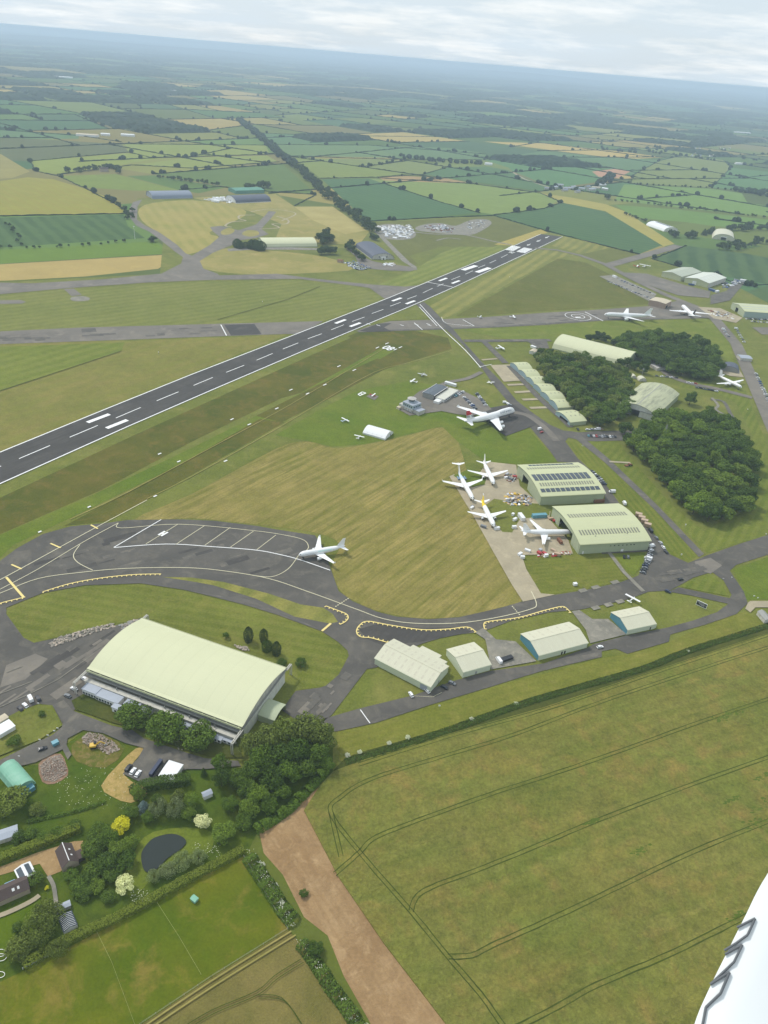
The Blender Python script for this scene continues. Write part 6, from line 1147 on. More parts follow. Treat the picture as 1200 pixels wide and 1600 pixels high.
    def fin(s, t_, h, cr, ct, sweep, m, tipm=None, tipf=.6):
        r, z = s.prm(min(t_ + .05, 1)); x = s.L / 2 - t_ * s.L; z0 = z + r * .6; tg = math.tan(radians(sweep))
        def sec(f): return (x - tg * h * f, z0 + h * f, cr + (ct - cr) * f)
        def piece(name, f0, f1, mm, par):
            vs = []
            for f in (f0, f1):
                xx, zz_, c = sec(f); w_ = .045 * c; vs += [(xx, 0, zz_), (xx - c * .35, w_, zz_), (xx - c, .03, zz_), (xx - c, -.03, zz_), (xx - c * .35, -w_, zz_)]
            return mesh(name, vs, [(i, (i + 1) % 5, 5 + (i + 1) % 5, 5 + i) for i in range(5)] + [(0, 1, 2, 3, 4), (5, 6, 7, 8, 9)], mm, par)
        f_ = piece('fin', 0, 1 if not tipm else tipf, m, s.e)
        if tipm: piece('fin_tip', tipf, 1, tipm, f_)
        s.fin_top = sec(1); return f_
    def tailplane(s, t_, span, cr, ct, sweep, m=None, top=False, dih=.1):
        r, z = s.prm(min(t_ + .04, 1)); x = s.L / 2 - t_ * s.L
        if top: x, z, r = s.fin_top[0] + cr * .1, s.fin_top[1], .0
        tg = math.tan(radians(sweep)); hs = span / 2
        for sg in (1, -1): s.surf('tailplane', [(x, sg * r * .3, z, cr, .1), (x - tg * hs, sg * hs, z + dih * hs, ct, .09)], m or ac_w)
    def gear(s, xs, ys, wr=.55):
        for x, y in [(s.L * .40, 0)] + [(xs, v) for v in ys]:
            mb = MB(); mb.tube((x, y, wr), (x, y, s.zc - s.R * .6), .16, .2, 6); g = mb.build('landing_gear', metal, s.e)
            for dy in (-.4, .4): w_ = MB(); w_.tube((x, y + dy - .17, wr), (x, y + dy + .17, wr), wr, wr, 12); w_.build('wheel', tyre, g)
# ---- jumbo
a = Plane('jumbo_jet', 'four engined jumbo jet with navy belly and red topped tail', (803, 641), (727, 661.5), 6.2, 68.6, 3.35)
a.fuselage(ac_w, ac_blue, .34, -.30); a.glazing(False); a.wings(11, 62, 13.8, 4.0, 38, .11, z=4.2, winglet=1.6)
for y in (11.8, -11.8, 20.8, -20.8): a.engine(y, 5.6, 1.42, ac_w, .75)
a.fin(.80, 10.2, 11, 4.2, 42, ac_w, ac_red, .55); a.tailplane(.86, 22, 7.5, 2.4, 37); a.gear(-1, (5.5, -5.5, 1.9, -1.9), .65)
for sg in (1, -1): a.patch('cabin_windows', .10, .78, *((.10, .20) if sg > 0 else (pi - .20, pi - .10)), ac_g, 20, 1, 1.006)
fs_ = MB(); xx, zz0, cc_ = a.L / 2 - .80 * a.L, a.prm(.85)[1] + a.prm(.85)[0] * .6, 0
for k, (f0, f1) in enumerate(((.34, .40), (.46, .52))):
    for sg in (1, -1):
        def fp(f, c): w_ = (11 + (4.2 - 11) * f); return (xx - math.tan(radians(42)) * 10.2 * f - c * w_, sg * (.05 * w_ * (1 - abs(c - .35) * .8) + .03), zz0 + 10.2 * f)
        fs_.add([fp(f0 - .1, .02), fp(f0, .98), fp(f1, .98), fp(f1 - .1, .02)], [(0, 1, 2, 3)])
fs_.build('tail_stripes', ac_blue, a.e)
def wrap_text(pl, text, size, tc, ang0, m, side):
    cu = bpy.data.curves.new('lettering', 'FONT'); cu.body = text; cu.size = size; cu.align_x = 'CENTER'
    tmp = bpy.data.objects.new('lettering', cu); COL.objects.link(tmp); bpy.context.view_layer.update(); me_ = bpy.data.meshes.new_from_object(tmp.evaluated_get(bpy.context.evaluated_depsgraph_get())); COL.objects.unlink(tmp); bpy.data.objects.remove(tmp)
    for v in me_.vertices:
        t_ = tc + (v.co.x if side > 0 else -v.co.x) / pl.L; an = ang0 + v.co.y / pl.R; v.co = pl.pt(t_, an if side > 0 else pi - an, 1.012)
    me_.materials.clear(); return link('lettering', me_, m, pl.e)
for sd_ in (1, -1): wrap_text(a, 'British airways', 2.6, .23, .42, ac_blue, sd_)
# ---- narrow-body jets
b = Plane('small_airliner', 'white twin jet with pale mint stripes parked alone on the dark apron', (466.5, 867), (539, 855), 3.9, 33.8, 1.98)
b.fuselage(ac_w); b.glazing(); b.wings(6.0, 34, 6.6, 1.6, 27, .09, winglet=1.2); b.fin(.80, 6.2, 6, 2.1, 38, ac_w); b.tailplane(.86, 12.4, 3.9, 1.4, 32); b.gear(-1, (3.8, -3.8))
for y in (5.75, -5.75): b.engine(y, 3.9, 1.05, ac_w)
for sg in (1, -1): b.patch('mint_stripe', .40, .70, *((.35, .75) if sg > 0 else (pi - .75, pi - .35)), ac_mint, 8, 2); b.patch('grey_stripe', .14, .86, *((.28, .33) if sg > 0 else (pi - .33, pi - .28)), ac_g, 16, 1)
c = Plane('tee_tail_jet', 'white tee-tailed jet with blue engines beside the tail, farthest onto the grass', (737.8, 778), (717, 741), 4.0, 43.5, 1.9)
c.fuselage(ac_w, None, 0, -.3, ac_sky, .70); c.glazing(); c.wings(2.0, 34.5, 7.6, 2.3, 30, .05, winglet=1.6); c.fin(.83, 6.4, 7.5, 5.0, 48, ac_w); c.tailplane(.97, 11, 3.6, 1.6, 32, top=True, dih=-.04); c.gear(-3, (2.9, -2.9))
for y in (3.0, -3.0): c.rear_engine(.70, y, 4.6, 5.6, .85, nac_b)
d = Plane('twin_jet', 'plain white twin jet with one engine missing, parked nearest the solar panelled hangar', (771.6, 755.4), (755.3, 722.8), 4.0, 38.0, 1.95)
d.fuselage(ac_w); d.glazing(); d.wings(6.5, 35.5, 7.0, 1.7, 26, .09); d.fin(.80, 7.0, 6.2, 2.2, 37, ac_w); d.tailplane(.86, 13.0, 3.9, 1.4, 32); d.gear(-1, (3.4, -3.4)); d.engine(-5.4, 4.0, 1.0, ac_w)
e_ = Plane('twin_jet', 'white twin jet with a bright yellow tail on the concrete strip', (772, 822), (752.3, 783.4), 4.0, 36.5, 1.95)
e_.fuselage(ac_w, None, 0, -.3, ac_yel, .74); e_.glazing(); e_.wings(6.0, 31, 6.8, 1.6, 26, .09); e_.fin(.78, 6.6, 6.4, 2.2, 38, ac_yel, ac_w, .8); e_.tailplane(.86, 12.8, 3.8, 1.4, 32); e_.gear(-1, (3.0, -3.0))
for y in (5.0, -5.0): e_.engine(y, 3.6, .95, ac_g)
f = Plane('twin_jet', 'white airliner pushed nose first into the open hangar', (888, 831.5), (813, 832), 4.0, 40.5, 1.98, at=lambda a_, b_, L_: b_ + (a_ - b_).normalized() * L_ / 2)
f.fuselage(ac_w); f.glazing(); f.wings(2.0, 34, 6.8, 1.7, 27, .09, winglet=1.0); f.fin(.80, 6.4, 6.2, 2.2, 38, ac_w); f.tailplane(.86, 12.6, 3.9, 1.4, 32); f.gear(-2, (3.8, -3.8)); f.engine(-5.75, 4.2, 1.15, ac_w); f.engine(5.75, 4.2, 1.15, ac_w)
# ---- wide-bodies on the cross taxiway
g = Plane('wide_body_jet', 'long white wide-body jet parked along the cross taxiway', (942.5, 491.2), (1020.8, 494.6), 5.8, 73.0, 3.1)
g.fuselage(ac_w); g.glazing(); g.wings(11, 61, 13, 3.4, 33, .10); g.fin(.80, 9.6, 10, 4, 42, ac_w); g.tailplane(.87, 21.5, 7, 2.4, 36); g.gear(-1, (5.5, -5.5), .65)
for y in (9.6, -9.6): g.engine(y, 6.6, 1.85, ac_w, .7)
h = Plane('wide_body_jet', 'white wide-body jet with a black tail fin facing away beside the tan block', (1066, 477.5), (1085, 496), 5.8, 62.0, 2.85)
h.fuselage(ac_w); h.glazing(); h.wings(10, 62, 11.5, 2.8, 31, .10, winglet=2.0); h.fin(.80, 8.6, 8.6, 3.6, 42, ac_blk); h.tailplane(.86, 19.4, 6.2, 2.2, 34); h.gear(-1, (5.3, -5.3), .65)
for y in (9.4, -9.4): h.engine(y, 5.6, 1.5, ac_w, .7)
i_ = Plane('propeller_airliner', 'white four propeller airliner displayed on the grass beside the lane', (1158.8, 605.4), (1121, 587.5), 4.2, 37.0, 1.85)
i_.fuselage(ac_w, ac_g, 0, -.5); i_.glazing(); i_.wings(5.0, 43.4, 6.0, 2.2, 7, .06); i_.fin(.80, 7.2, 6.0, 3.0, 22, ac_w); i_.tailplane(.87, 16, 4.0, 1.8, 10); i_.gear(0, (4.4, -4.4))
for y in (5.2, -5.2, 11, -11): i_.engine(y, 5.0, .75, ac_g, .5, .1, True)
# ---- light aircraft
def light(px, ang, label, m, k=1.0, high=True):
    p = P(*px); d_ = P(*ang) - p; e = empty('light_aircraft', (p.x, p.y, .3), atan2(d_.y, d_.x), label, 'airplane'); mb = MB()
    for (x0, r0, z0), (x1, r1, z1) in zip(((3.2, .28, 1.2), (2.0, .52, 1.25), (.3, .60, 1.4), (-1.4, .42, 1.35), (-4.0, .12, 1.45)), ((2.0, .52, 1.25), (.3, .60, 1.4), (-1.4, .42, 1.35), (-4.0, .12, 1.45), (-4.2, .08, 1.45))): mb.tube((x0 * k, 0, z0 * k), (x1 * k, 0, z1 * k), r0 * k, r1 * k, 8)
    mb.build('fuselage', m, e); zw = (2.0 if high else 1.0) * k; mb = MB(); mb.box(-.4 * k, 1.1 * k, -5.2 * k, 5.2 * k, zw, zw + .16 * k); mb.build('wing', ac_w if m is not ac_g else ac_g, e); mb = MB(); mb.box(-4.4 * k, -3.5 * k, -1.6 * k, 1.6 * k, 1.4 * k, 1.5 * k); mb.build('tailplane', m, e); mb = MB(); mb.add([(-3.2 * k, .05, 1.5 * k), (-4.3 * k, .05, 1.5 * k), (-4.6 * k, .05, 2.7 * k), (-4.0 * k, .05, 2.7 * k), (-3.2 * k, -.05, 1.5 * k), (-4.3 * k, -.05, 1.5 * k), (-4.6 * k, -.05, 2.7 * k), (-4.0 * k, -.05, 2.7 * k)], [(0, 1, 2, 3), (4, 5, 6, 7), (0, 4, 7, 3), (3, 7, 6, 2), (2, 6, 5, 1)]); mb.build('fin', m, e)
    mb = MB(); mb.box(.5 * k, 1.6 * k, -.5 * k, .5 * k, 1.55 * k, 1.95 * k); mb.build('canopy', glass, e); mb = MB(); mb.beam((3.3 * k, 0, .3 * k), (3.3 * k, 0, 2.1 * k), .12, .1); mb.build('propeller', ac_blk, e)
    for x, y in ((2.3, 0), (0, 1.1), (0, -1.1)): w_ = MB(); w_.tube((x * k, y * k - .08, .22), (x * k, y * k + .08, .22), .22, .22, 8); w_.build('wheel', tyre, e); w2 = MB(); w2.tube((x * k, y * k, .22), (x * k * .9, y * .4 * k, 1.1 * k), .06, .06, 5); w2.build('strut', metal, e)
    return e
for px, ang, lb, m_, k in (((645, 598), (637, 596), 'white light aircraft on the grass near the clubhouse', ac_w, 1.15), ((660, 588), (655, 592), 'grey light aircraft parked behind the white one on the grass', ac_g, 1.1), ((539, 659), (545, 657), 'light aircraft with pale blue fuselage alone on the grass', ac_sky, 1.0), ((561, 685), (566, 680), 'white light aircraft beside the low striped hangar', ac_w, .95), ((583, 619.5), (589, 621), 'red light aircraft on a small tarmac pad', ac_red, .85), ((987, 939), (993, 934), 'white light aircraft behind the shorter teal-doored shed', ac_w, 1.05), ((766, 600), (770, 603), 'white light aircraft on the grass beside the long taxiway', ac_w, .9), ((750, 497), (756, 498), 'light aircraft rolling on the cross taxiway, closer to the runway', ac_g, 1.0), ((802, 497.5), (810, 498), 'white light aircraft on the cross taxiway, closer to the painted circle', ac_w, 1.25), ((1007, 418), (1014, 414), 'white twin boomed aircraft on the estate grass', ac_w, 2.0), ((995, 418), (1001, 419), 'red and white aircraft hulk on the estate grass', ac_red, 1.5), ((782, 546.5), (789, 546), 'white stored aircraft fuselage on the grass behind the small hangars', ac_w, 1.5)): light(px, ang, lb, m_, k)
# ================================================================== VEHICLES
CC = {k: solid(k + '_paint', v, .3, .03, .5, spec=.5, coat=.3) for k, v in dict(white=(.75, .75, .75), silver=(.42, .43, .45), grey=(.16, .17, .18), black=(.015, .015, .018), blue=(.04, .09, .24), red=(.40, .03, .03), teal=(.10, .28, .34), tan=(.46, .33, .22), yellow=(.62, .40, .04), navy=(.02, .03, .07)).items()}
def car_meshes(L_, W_, Hh, hood, cab, van=False):
    hb = .32; belt = Hh * .60 if not van else Hh * .62
    def loft(st):                                    # st: list of (x, half width, z0, z1)
        mb = MB(); vs = []
        for x, hw, z0, z1 in st: vs += [(x, -hw, z0), (x, hw, z0), (x, hw * 1.0, z0 + (z1 - z0) * .55), (x, hw * .93, z1), (x, -hw * .93, z1), (x, -hw, z0 + (z1 - z0) * .55)]
        n = 6; fs = [(j * n + i, j * n + (i + 1) % n, (j + 1) * n + (i + 1) % n, (j + 1) * n + i) for j in range(len(st) - 1) for i in range(n)] + [tuple(range(n)), tuple(range((len(st) - 1) * n, len(st) * n))]; mb.add(vs, fs); return mb
    h = L_ / 2; w_ = W_ / 2
    body = loft([(h, w_ * .72, .35, belt * .72), (h - .15, w_ * .92, hb, belt * .86), (h - hood * .9, w_, hb, belt), (-h + .5, w_, hb, belt), (-h + .12, w_ * .95, hb, belt * .98), (-h, w_ * .8, .4, belt * .8)])
    x0, x1 = h - hood, -h + cab
    win = loft([(x0, w_ * .90, belt - .02, belt + .02), (x0 - .55 if not van else x0 - .5, w_ * .84, belt - .02, Hh - .06), (x1 + (.35 if not van else .1), w_ * .84, belt - .02, Hh - .08), (x1, w_ * .88, belt - .02, belt + .05 if not van else Hh * .9)])
    roof = loft([(x0 - .55, w_ * .76, Hh - .09, Hh - .04), (x0 - .9, w_ * .80, Hh - .09, Hh), (x1 + .6, w_ * .80, Hh - .09, Hh - .01), (x1 + .3, w_ * .74, Hh - .10, Hh - .05)])
    if van: roof = loft([(x0 - .45, w_ * .80, belt, Hh - .04), (x0 - .9, w_ * .93, belt, Hh), (-h + .1, w_ * .93, belt, Hh), (-h + .02, w_ * .9, belt, Hh - .06)])
    me_ = []
    for nm, mb in (('body', body), ('windows', win), ('roof', roof)):
        m_ = bpy.data.meshes.new(nm); m_.from_pydata(mb.v, [], mb.f); m_.update(); m_.materials.append(glass if nm == 'windows' else CC['white']); me_.append(m_)
    wb = MB(); wb.tube((0, -.1, .32), (0, .1, .32), .32, .32, 10); wm_ = bpy.data.meshes.new('wheel'); wm_.from_pydata(wb.v, [], wb.f); wm_.update(); wm_.materials.append(tyre)
    return me_, wm_, (h - .85, -h + .8, w_ - .08)
CAR = {'car': car_meshes(4.4, 1.85, 1.48, 1.15, .35), 'suv': car_meshes(4.6, 1.95, 1.75, 1.1, .12), 'van': car_meshes(5.6, 2.1, 2.4, .75, .05, True)}
def car_at(p, hd, kind, colr, label, group=None, detail=True):
    (bm, gm, rm), wm_, (xf, xr, yw) = CAR[kind]
    e = empty({'car': 'parked_car', 'suv': 'parked_car', 'van': 'parked_van'}[kind], (p.x, p.y, .42), hd, label, 'van' if kind == 'van' else 'car', group)
    for nm, m_ in (('body', bm), ('windows', gm), ('roof', rm)):
        o = bpy.data.objects.new(nm, m_); COL.objects.link(o); o.parent = e
        if nm != 'windows': set_mat(o, CC[colr])
    if detail:
        for x, y in ((xf, yw), (xf, -yw), (xr, yw), (xr, -yw)): o = bpy.data.objects.new('wheel', wm_); COL.objects.link(o); o.parent = e; o.location = (x, y, 0)
    return e
def car(px, toward, kind, colr, label, detail=True):
    p = P(*px); d_ = P(*toward) - p; return car_at(p, atan2(d_.y, d_.x), kind, colr, label, None, detail)
def row(a, b_, n, cols, where, perp=True, detail=False, jit=.25):
    A, B = P(*a), P(*b_); d_ = B - A; hd = atan2(d_.y, d_.x) + (pi / 2 if perp else 0)
    for k in range(n):
        p = A.lerp(B, (k + .5) / n) + Vector((R.uniform(-jit, jit), R.uniform(-jit, jit), 0)); cl = cols[k % len(cols)]; kd = 'van' if cl.endswith('!') else R.choice(('car', 'car', 'suv')); cl = cl.rstrip('!')
        car_at(p, hd + R.uniform(-.06, .06) + (pi if R.random() < .5 else 0), kd, cl, '%s %s parked %s' % (cl, 'van' if kd == 'van' else 'car', where), 'vehicles ' + where, detail)
S_ = ['grey', 'black', 'silver', 'white', 'grey', 'navy', 'silver', 'black', 'white', 'blue']
for px, tw, kd, cl, lb in (((1018, 855), (1024, 853), 'van', 'white', 'white van at the head of the curved line of cars by the airliner hangar'), ((1017, 861.5), (1023, 860), 'suv', 'white', 'white car next to the white van by the airliner hangar corner'), ((1016, 831), (1013, 827), 'van', 'black', 'black van behind the tan crates beside the airliner hangar'), ((1025, 841.7), (1022, 838), 'car', 'grey', 'grey car on the grass edge beyond the black van'), ((1031.7, 849.6), (1028, 846), 'car', 'silver', 'silver car on the grass edge between the grey and the white car'), ((1036, 856.7), (1033, 853), 'car', 'white', 'white car on the grass edge opposite the curved line of cars'), ((1040, 864), (1037, 861), 'car', 'black', 'black car last along the grass edge opposite the curved line of cars'), ((1063, 906.7), (1070, 905), 'car', 'black', 'black car driving past the small mown triangle'), ((1043, 925.7), (1049, 928), 'car', 'navy', 'dark blue car at the mouth of the small link road'), ((981, 871.5), (981, 868), 'car', 'grey', 'grey car on the slab by the airliner hangar wall, right of its twin'), ((975, 871.5), (975, 868), 'car', 'black', 'black car on the slab by the airliner hangar wall'), ((956, 770), (950, 770), 'van', 'white', 'white van beside the corner of the solar panelled hangar'), ((975, 788), (972, 783), 'van', 'white', 'white van on the strip between the two big green hangars and the mown bank'),
    ((48, 1094), (44, 1086), 'van', 'white', 'long white van parked above the grass island'), ((60, 1093), (57, 1088), 'suv', 'black', 'black car parked beside the long white van'), ((40, 1104), (36, 1100), 'car', 'white', 'white car in the parking bays left of the long white van'), ((32, 1109), (28, 1105), 'car', 'black', 'black car in the parking bays beside the white car'), ((67, 1172), (75, 1169), 'car', 'black', 'black estate car driving along the lane'), ((116, 1078), (112, 1076), 'car', 'white', 'white car by the end of the white annexe'), ((132, 1062), (128, 1060), 'car', 'white', 'white car under the door gantry of the big hangar'), ((106, 1089), (102, 1087), 'car', 'grey', 'grey car at the corner by the zebra crossing'), ((201, 1202), (206, 1195), 'suv', 'black', 'black car in the tarmac yard beside two white cars'), ((208, 1207), (213, 1200), 'car', 'white', 'white car in the middle of three in the tarmac yard'), ((216, 1211), (221, 1204), 'car', 'white', 'white car at the straw edge of the tarmac yard'),
    ((642, 1087), (639, 1082), 'car', 'white', 'white car on the road edge below the stepped workshop'), ((667, 1081), (664, 1078), 'car', 'white', 'white car at the roller door of the stepped workshop'), ((694, 1075.5), (699, 1078), 'car', 'black', 'black car at the gable of the stepped workshop'), ((706, 1069), (711, 1071), 'car', 'grey', 'grey car between the stepped workshop and the smaller gabled shed'), ((937, 1012.5), (945, 1011), 'car', 'white', 'white car driving between the two teal-doored sheds'), ((843, 672), (846, 671), 'van', 'white', 'white van beside the red car at the end of the jumbo pan'), ((846, 676.5), (850, 675), 'car', 'red', 'red car on the road beyond the jumbo jet'), ((902.7, 672), (905, 675), 'car', 'black', 'black car at the corner of the end hangar of the small row'), ((1008, 664), (1013, 663), 'van', 'white', 'white van in front of the black doorway of the stained hangar'), ((1007, 669), (1012, 668), 'van', 'white', 'white van below the other in front of the stained hangar'), ((779, 1034), (776, 1030), 'van', 'white', 'white lorry cab on the concrete pan between the sheds')): car(px, tw, kd, cl, lb)
row((1016, 866), (1003, 898), 9, ['grey', 'silver', 'white!', 'silver', 'grey', 'navy', 'grey', 'black', 'grey'], 'in the curved line beside the airliner hangar', True, True)
row((922, 736), (946, 759), 8, ['black', 'grey', 'white', 'black', 'grey', 'silver', 'grey', 'navy'], 'along the side of the solar panelled hangar', True, True)
row((744, 615), (760, 635), 9, S_, 'in the outer row of the clubhouse car park'); row((724, 621), (744, 641), 9, S_[3:] + S_, 'in the middle row of the clubhouse car park'); row((708, 622), (724, 613), 7, ['grey', 'teal', 'black', 'white', 'silver', 'grey', 'white'], 'beside the white wing of the clubhouse')
row((1086, 606), (1122, 613), 6, ['grey', 'black', 'grey', 'navy', 'black', 'white'], 'along the lane by the propeller airliner', False); row((1180, 583), (1204, 634), 15, ['white', 'grey', 'white', 'silver', 'blue', 'blue', 'grey', 'white', 'white', 'silver'], 'on the verge of the estate road opposite the propeller airliner'); row((1149, 513), (1163, 537), 7, ['white!', 'grey', 'silver', 'white', 'white', 'grey', 'white'], 'on the far kerb of the estate road near the long warehouse', True); row((1129, 514), (1139, 529), 4, ['white!', 'silver', 'white', 'grey'], 'on the airfield side of the estate road')
row((1164, 499), (1215, 501), 15, ['white', 'grey', 'navy', 'white', 'black', 'grey', 'blue'], 'in front of the long green warehouse'); row((1172, 503), (1215, 506), 9, ['white', 'black', 'silver', 'white', 'grey'], 'in the second line before the long green warehouse')
row((915, 672.5), (942, 672), 5, ['white', 'silver', 'white', 'white!', 'tan'], 'along the tree side of the service road', False); row((917, 682), (963, 684), 11, ['teal', 'black', 'white', 'red', 'grey', 'silver', 'grey', 'black', 'white', 'grey', 'black'], 'in the row on the mown grass side of the service road')
row((948, 440), (1018, 468), 16, ['grey', 'silver', 'white', 'blue', 'black', 'grey', 'white'], 'along the turf edge of the estate car park'); row((965, 437), (1022, 461), 13, ['white', 'navy', 'blue', 'grey', 'silver', 'black'], 'along the road edge of the estate car park'); row((1022, 588), (1060, 592), 5, ['grey', 'white', 'grey', 'white', 'black'], 'on the lane behind the stained hangar', False)
row((1072, 598), (1090, 601), 3, ['white', 'white', 'red'], 'on the grass edge of the lane near the wood', False)
# ================================================================== CRATES, TRAILERS, SIGNS, HEAPS
def crate(px, tw, l_, w_, h_, m, label, name='container', cat='container', group=None):
    p = P(*px); d_ = P(*tw) - p; e = empty(name, (p.x, p.y, .35), atan2(d_.y, d_.x), label, cat, group); MB().box(-l_ / 2, l_ / 2, -w_ / 2, w_ / 2, .15, h_).build('body', m, e)
    rb = MB()
    for k in range(int(l_ / .6)): rb.box(-l_ / 2 + .2 + k * .6, -l_ / 2 + .45 + k * .6, -w_ / 2 - .05, w_ / 2 + .05, .25, h_ - .1)
    rb.build('ribs', m, e); MB().box(-l_ / 2 - .03, l_ / 2 + .03, -w_ / 2 - .08, w_ / 2 + .08, h_, h_ + .08).build('lid', m, e); MB().box(l_ / 2, l_ / 2 + .06, -w_ / 2 + .1, w_ / 2 - .1, .3, h_ - .15).build('end_door', m, e)
    return e
for i, (x, y) in enumerate(((997, 807), (1001.7, 812), (1006, 817), (1011, 823))): crate((x, y), (x + 4, y + 1), 5.2, 3.2, 2.8, CC['tan'], ['tan crate topmost in the stack line beside the airliner hangar, farthest from the black van', 'second tan crate in the line beside the airliner hangar', 'third tan crate in the line beside the airliner hangar', 'tan crate next to the black van beside the airliner hangar'][i], 'crate', 'crate')
for px, tw, l_, w_, h_, m_, lb in (((842, 809), (850, 808.5), 12, 3, 3, CC['teal'], 'teal shipping container behind the airliner wing by the hangar'), ((814, 811), (817, 815), 8, 3, 3.2, CC['white'], 'white lorry box beside the teal container'), ((935, 785.5), (943, 785), 9, 2.6, 2.6, rust, 'rusty container between the two big green hangars'), ((790, 1032), (796, 1030), 9, 2.6, 1.8, CC['black'], 'black flatbed trailer behind the white lorry cab'), ((874, 848), (878, 853), 6, 2, 2.4, rust, 'rusty equipment rack by the hangar corner'), ((1112, 455), (1118, 457), 13, 3, 3.4, CC['blue'], 'blue lorry trailer in front of the twin warehouses'), ((1080, 446), (1086, 447), 10, 3, 2.6, CC['blue'], 'blue container by the nearer twin warehouse door'), ((1162, 441), (1168, 442), 14, 6, 4, CC['white'], 'white tent beyond the nearer twin warehouse'), ((1120, 457), (1124, 456), 8, 4, 3, CC['white'], 'white lorry box behind the blue trailer'), ((244, 1203), (252, 1192), 9.5, 1.6, 2.2, CC['navy'], 'long dark trailer alongside the white garage'), ((960, 434), (965, 436), 9, 3, 3.4, CC['white'], 'white coach at the top of the estate car park'), ((87, 1164), (91, 1162), 3, 2.2, 2, CC['teal'], 'blue skip trailer on the lane beside the rubble')): crate(px, tw, l_, w_, h_, m_, lb)
k_ = 0
for x, y, m_ in ((801, 806, 'white'), (804, 814, 'white'), (803, 826, 'white'), (824, 862, 'white'), (844, 861, 'silver'), (850, 866, 'red'), (842, 866, 'red'), (812, 868, 'white'), (816, 873, 'white'), (853, 870, 'white'), (860, 812, 'tan'), (866, 815, 'red'), (872, 818, 'white'), (792, 742, 'silver'), (797, 750, 'grey'), (804, 746, 'red'), (790, 748, 'white'), (738, 793, 'grey'), (737, 795, 'white'), (776, 828, 'white'), (755, 825, 'grey'), (788, 630, 'white'), (793, 632, 'white'), (797, 635, 'grey'), (898, 915, 'white'), (864, 862, 'tan'), (870, 868, 'tan')):
    crate((x, y), (x + 3, y + R.uniform(-2, 2)), R.uniform(2.2, 4.5), R.uniform(1.6, 2.2), R.uniform(1.2, 2.2), CC[m_], '%s ground equipment unit on the airliner apron' % m_, 'equipment_cart', 'cart', 'ground equipment on the airliner apron')
def heap(name, label, poly, n, s0, s1, mats, hmax, flat=False):
    q = [P(*p) for p in poly]; x0, x1, y0, y1 = min(p.x for p in q), max(p.x for p in q), min(p.y for p in q), max(p.y for p in q); mb = MB(); k = 0; c = sum(q, Vector()) / len(q); rm = max((p - c).length for p in q)
    for _ in range(n * 8):
        p = Vector((R.uniform(x0, x1), R.uniform(y0, y1), 0))
        if not inside(p, q): continue
        k += 1; s_ = R.uniform(s0, s1); z = hmax * R.random() * max(.1, 1 - (p - c).length / rm); T_ = Matrix.Translation((p.x, p.y, .3 + z)) @ Matrix.Rotation(R.uniform(0, 6), 4, 'Z') @ Matrix.Rotation(R.uniform(-.5, .5), 4, 'X')
        mb.box(-s_, s_ * R.uniform(.4, 1.6), -s_ * R.uniform(.3, .8), s_ * .6, -s_ * .3, s_ * R.uniform(.2, .5), R.randrange(len(mats)), T_)
        if k >= n: break
    o = mb.build(name, mats); o['kind'] = 'stuff'; o['label'] = label; return o
brk = [solid('rubble_pink', (.34, .24, .185), .9, .2), solid('rubble_grey', (.29, .255, .215), .9, .2), solid('rubble_pale', (.42, .35, .28), .9, .2)]
heap('rubble_heap', 'heap of crushed pink brick rubble beside the lane', [(62, 1198), (76, 1184), (94, 1180), (103, 1196), (104, 1210), (84, 1222), (68, 1220)], 1600, .10, .28, brk, 1.6); heap('rubble_heap', 'demolition rubble around the yellow digger', [(128, 1152), (140, 1145), (160, 1150), (178, 1160), (188, 1172), (170, 1180), (150, 1170), (130, 1162)], 1100, .10, .34, brk, 1.2); heap('stone_row', 'row of grey boulders along the bank above the apron', [(78, 1006), (90, 998), (130, 986), (165, 976), (178, 974), (180, 980), (140, 992), (95, 1007), (82, 1012)], 260, .4, .9, [brk[1], brk[2], conc_g], .5); heap('stone_row', 'heap of grey stone by the hangar corner', [(185, 978), (210, 968), (220, 970), (205, 980), (190, 986)], 120, .3, .8, [brk[1], steel, brk[2]], .6)
heap('rubble_heap', 'pale rubble spill beside the lane under the trees', [(272, 1160), (285, 1155), (300, 1165), (295, 1172), (278, 1172)], 120, .1, .35, brk[1:], .3); heap('stone_row', 'stones around the rockery by the yews', [(365, 1008), (385, 1010), (392, 1018), (375, 1016)], 60, .3, .7, [brk[1], brk[2]], .3)
heap('scrap_heap', 'jumble of aircraft scrap and orange machinery beside the solar panelled hangar', [(783, 785), (795, 770), (812, 772), (830, 776), (828, 790), (800, 791)], 150, .5, 1.5, [CC['white'], CC['black'], CC['silver'], CC['yellow'], CC['tan'], CC['grey']], 1.5); heap('scrap_heap', 'scrap equipment beside the twin jet and solar panelled hangar', [(788, 744), (806, 741), (808, 752), (795, 757)], 60, .4, 1.2, [CC['grey'], CC['white'], rust, CC['black']], .8); heap('scrap_heap', 'equipment racks along the airliner apron edge', [(838, 868), (888, 862), (895, 866), (870, 870), (845, 872)], 70, .3, 1.0, [CC['red'], CC['tan'], CC['white'], rust], .6)
heap('scrap_heap', 'white aircraft scrap in the reclamation yard beyond the navy hangar', [(590, 354), (640, 352), (648, 362), (640, 373), (606, 372)], 240, 1.0, 4.0, [CC['white'], CC['white'], CC['silver'], concw], 1.5); heap('scrap_heap', 'dark and white scrap on the fire training ring', [(660, 354), (690, 351), (712, 358), (705, 364), (675, 360)], 90, 1, 4, [CC['white'], CC['grey'], rust, CC['silver']], 1.5); heap('scrap_heap', 'scattered scrap on the far pale yard', [(725, 346), (762, 344), (755, 356), (730, 358)], 40, .8, 2.5, [CC['white'], CC['grey']], .5)
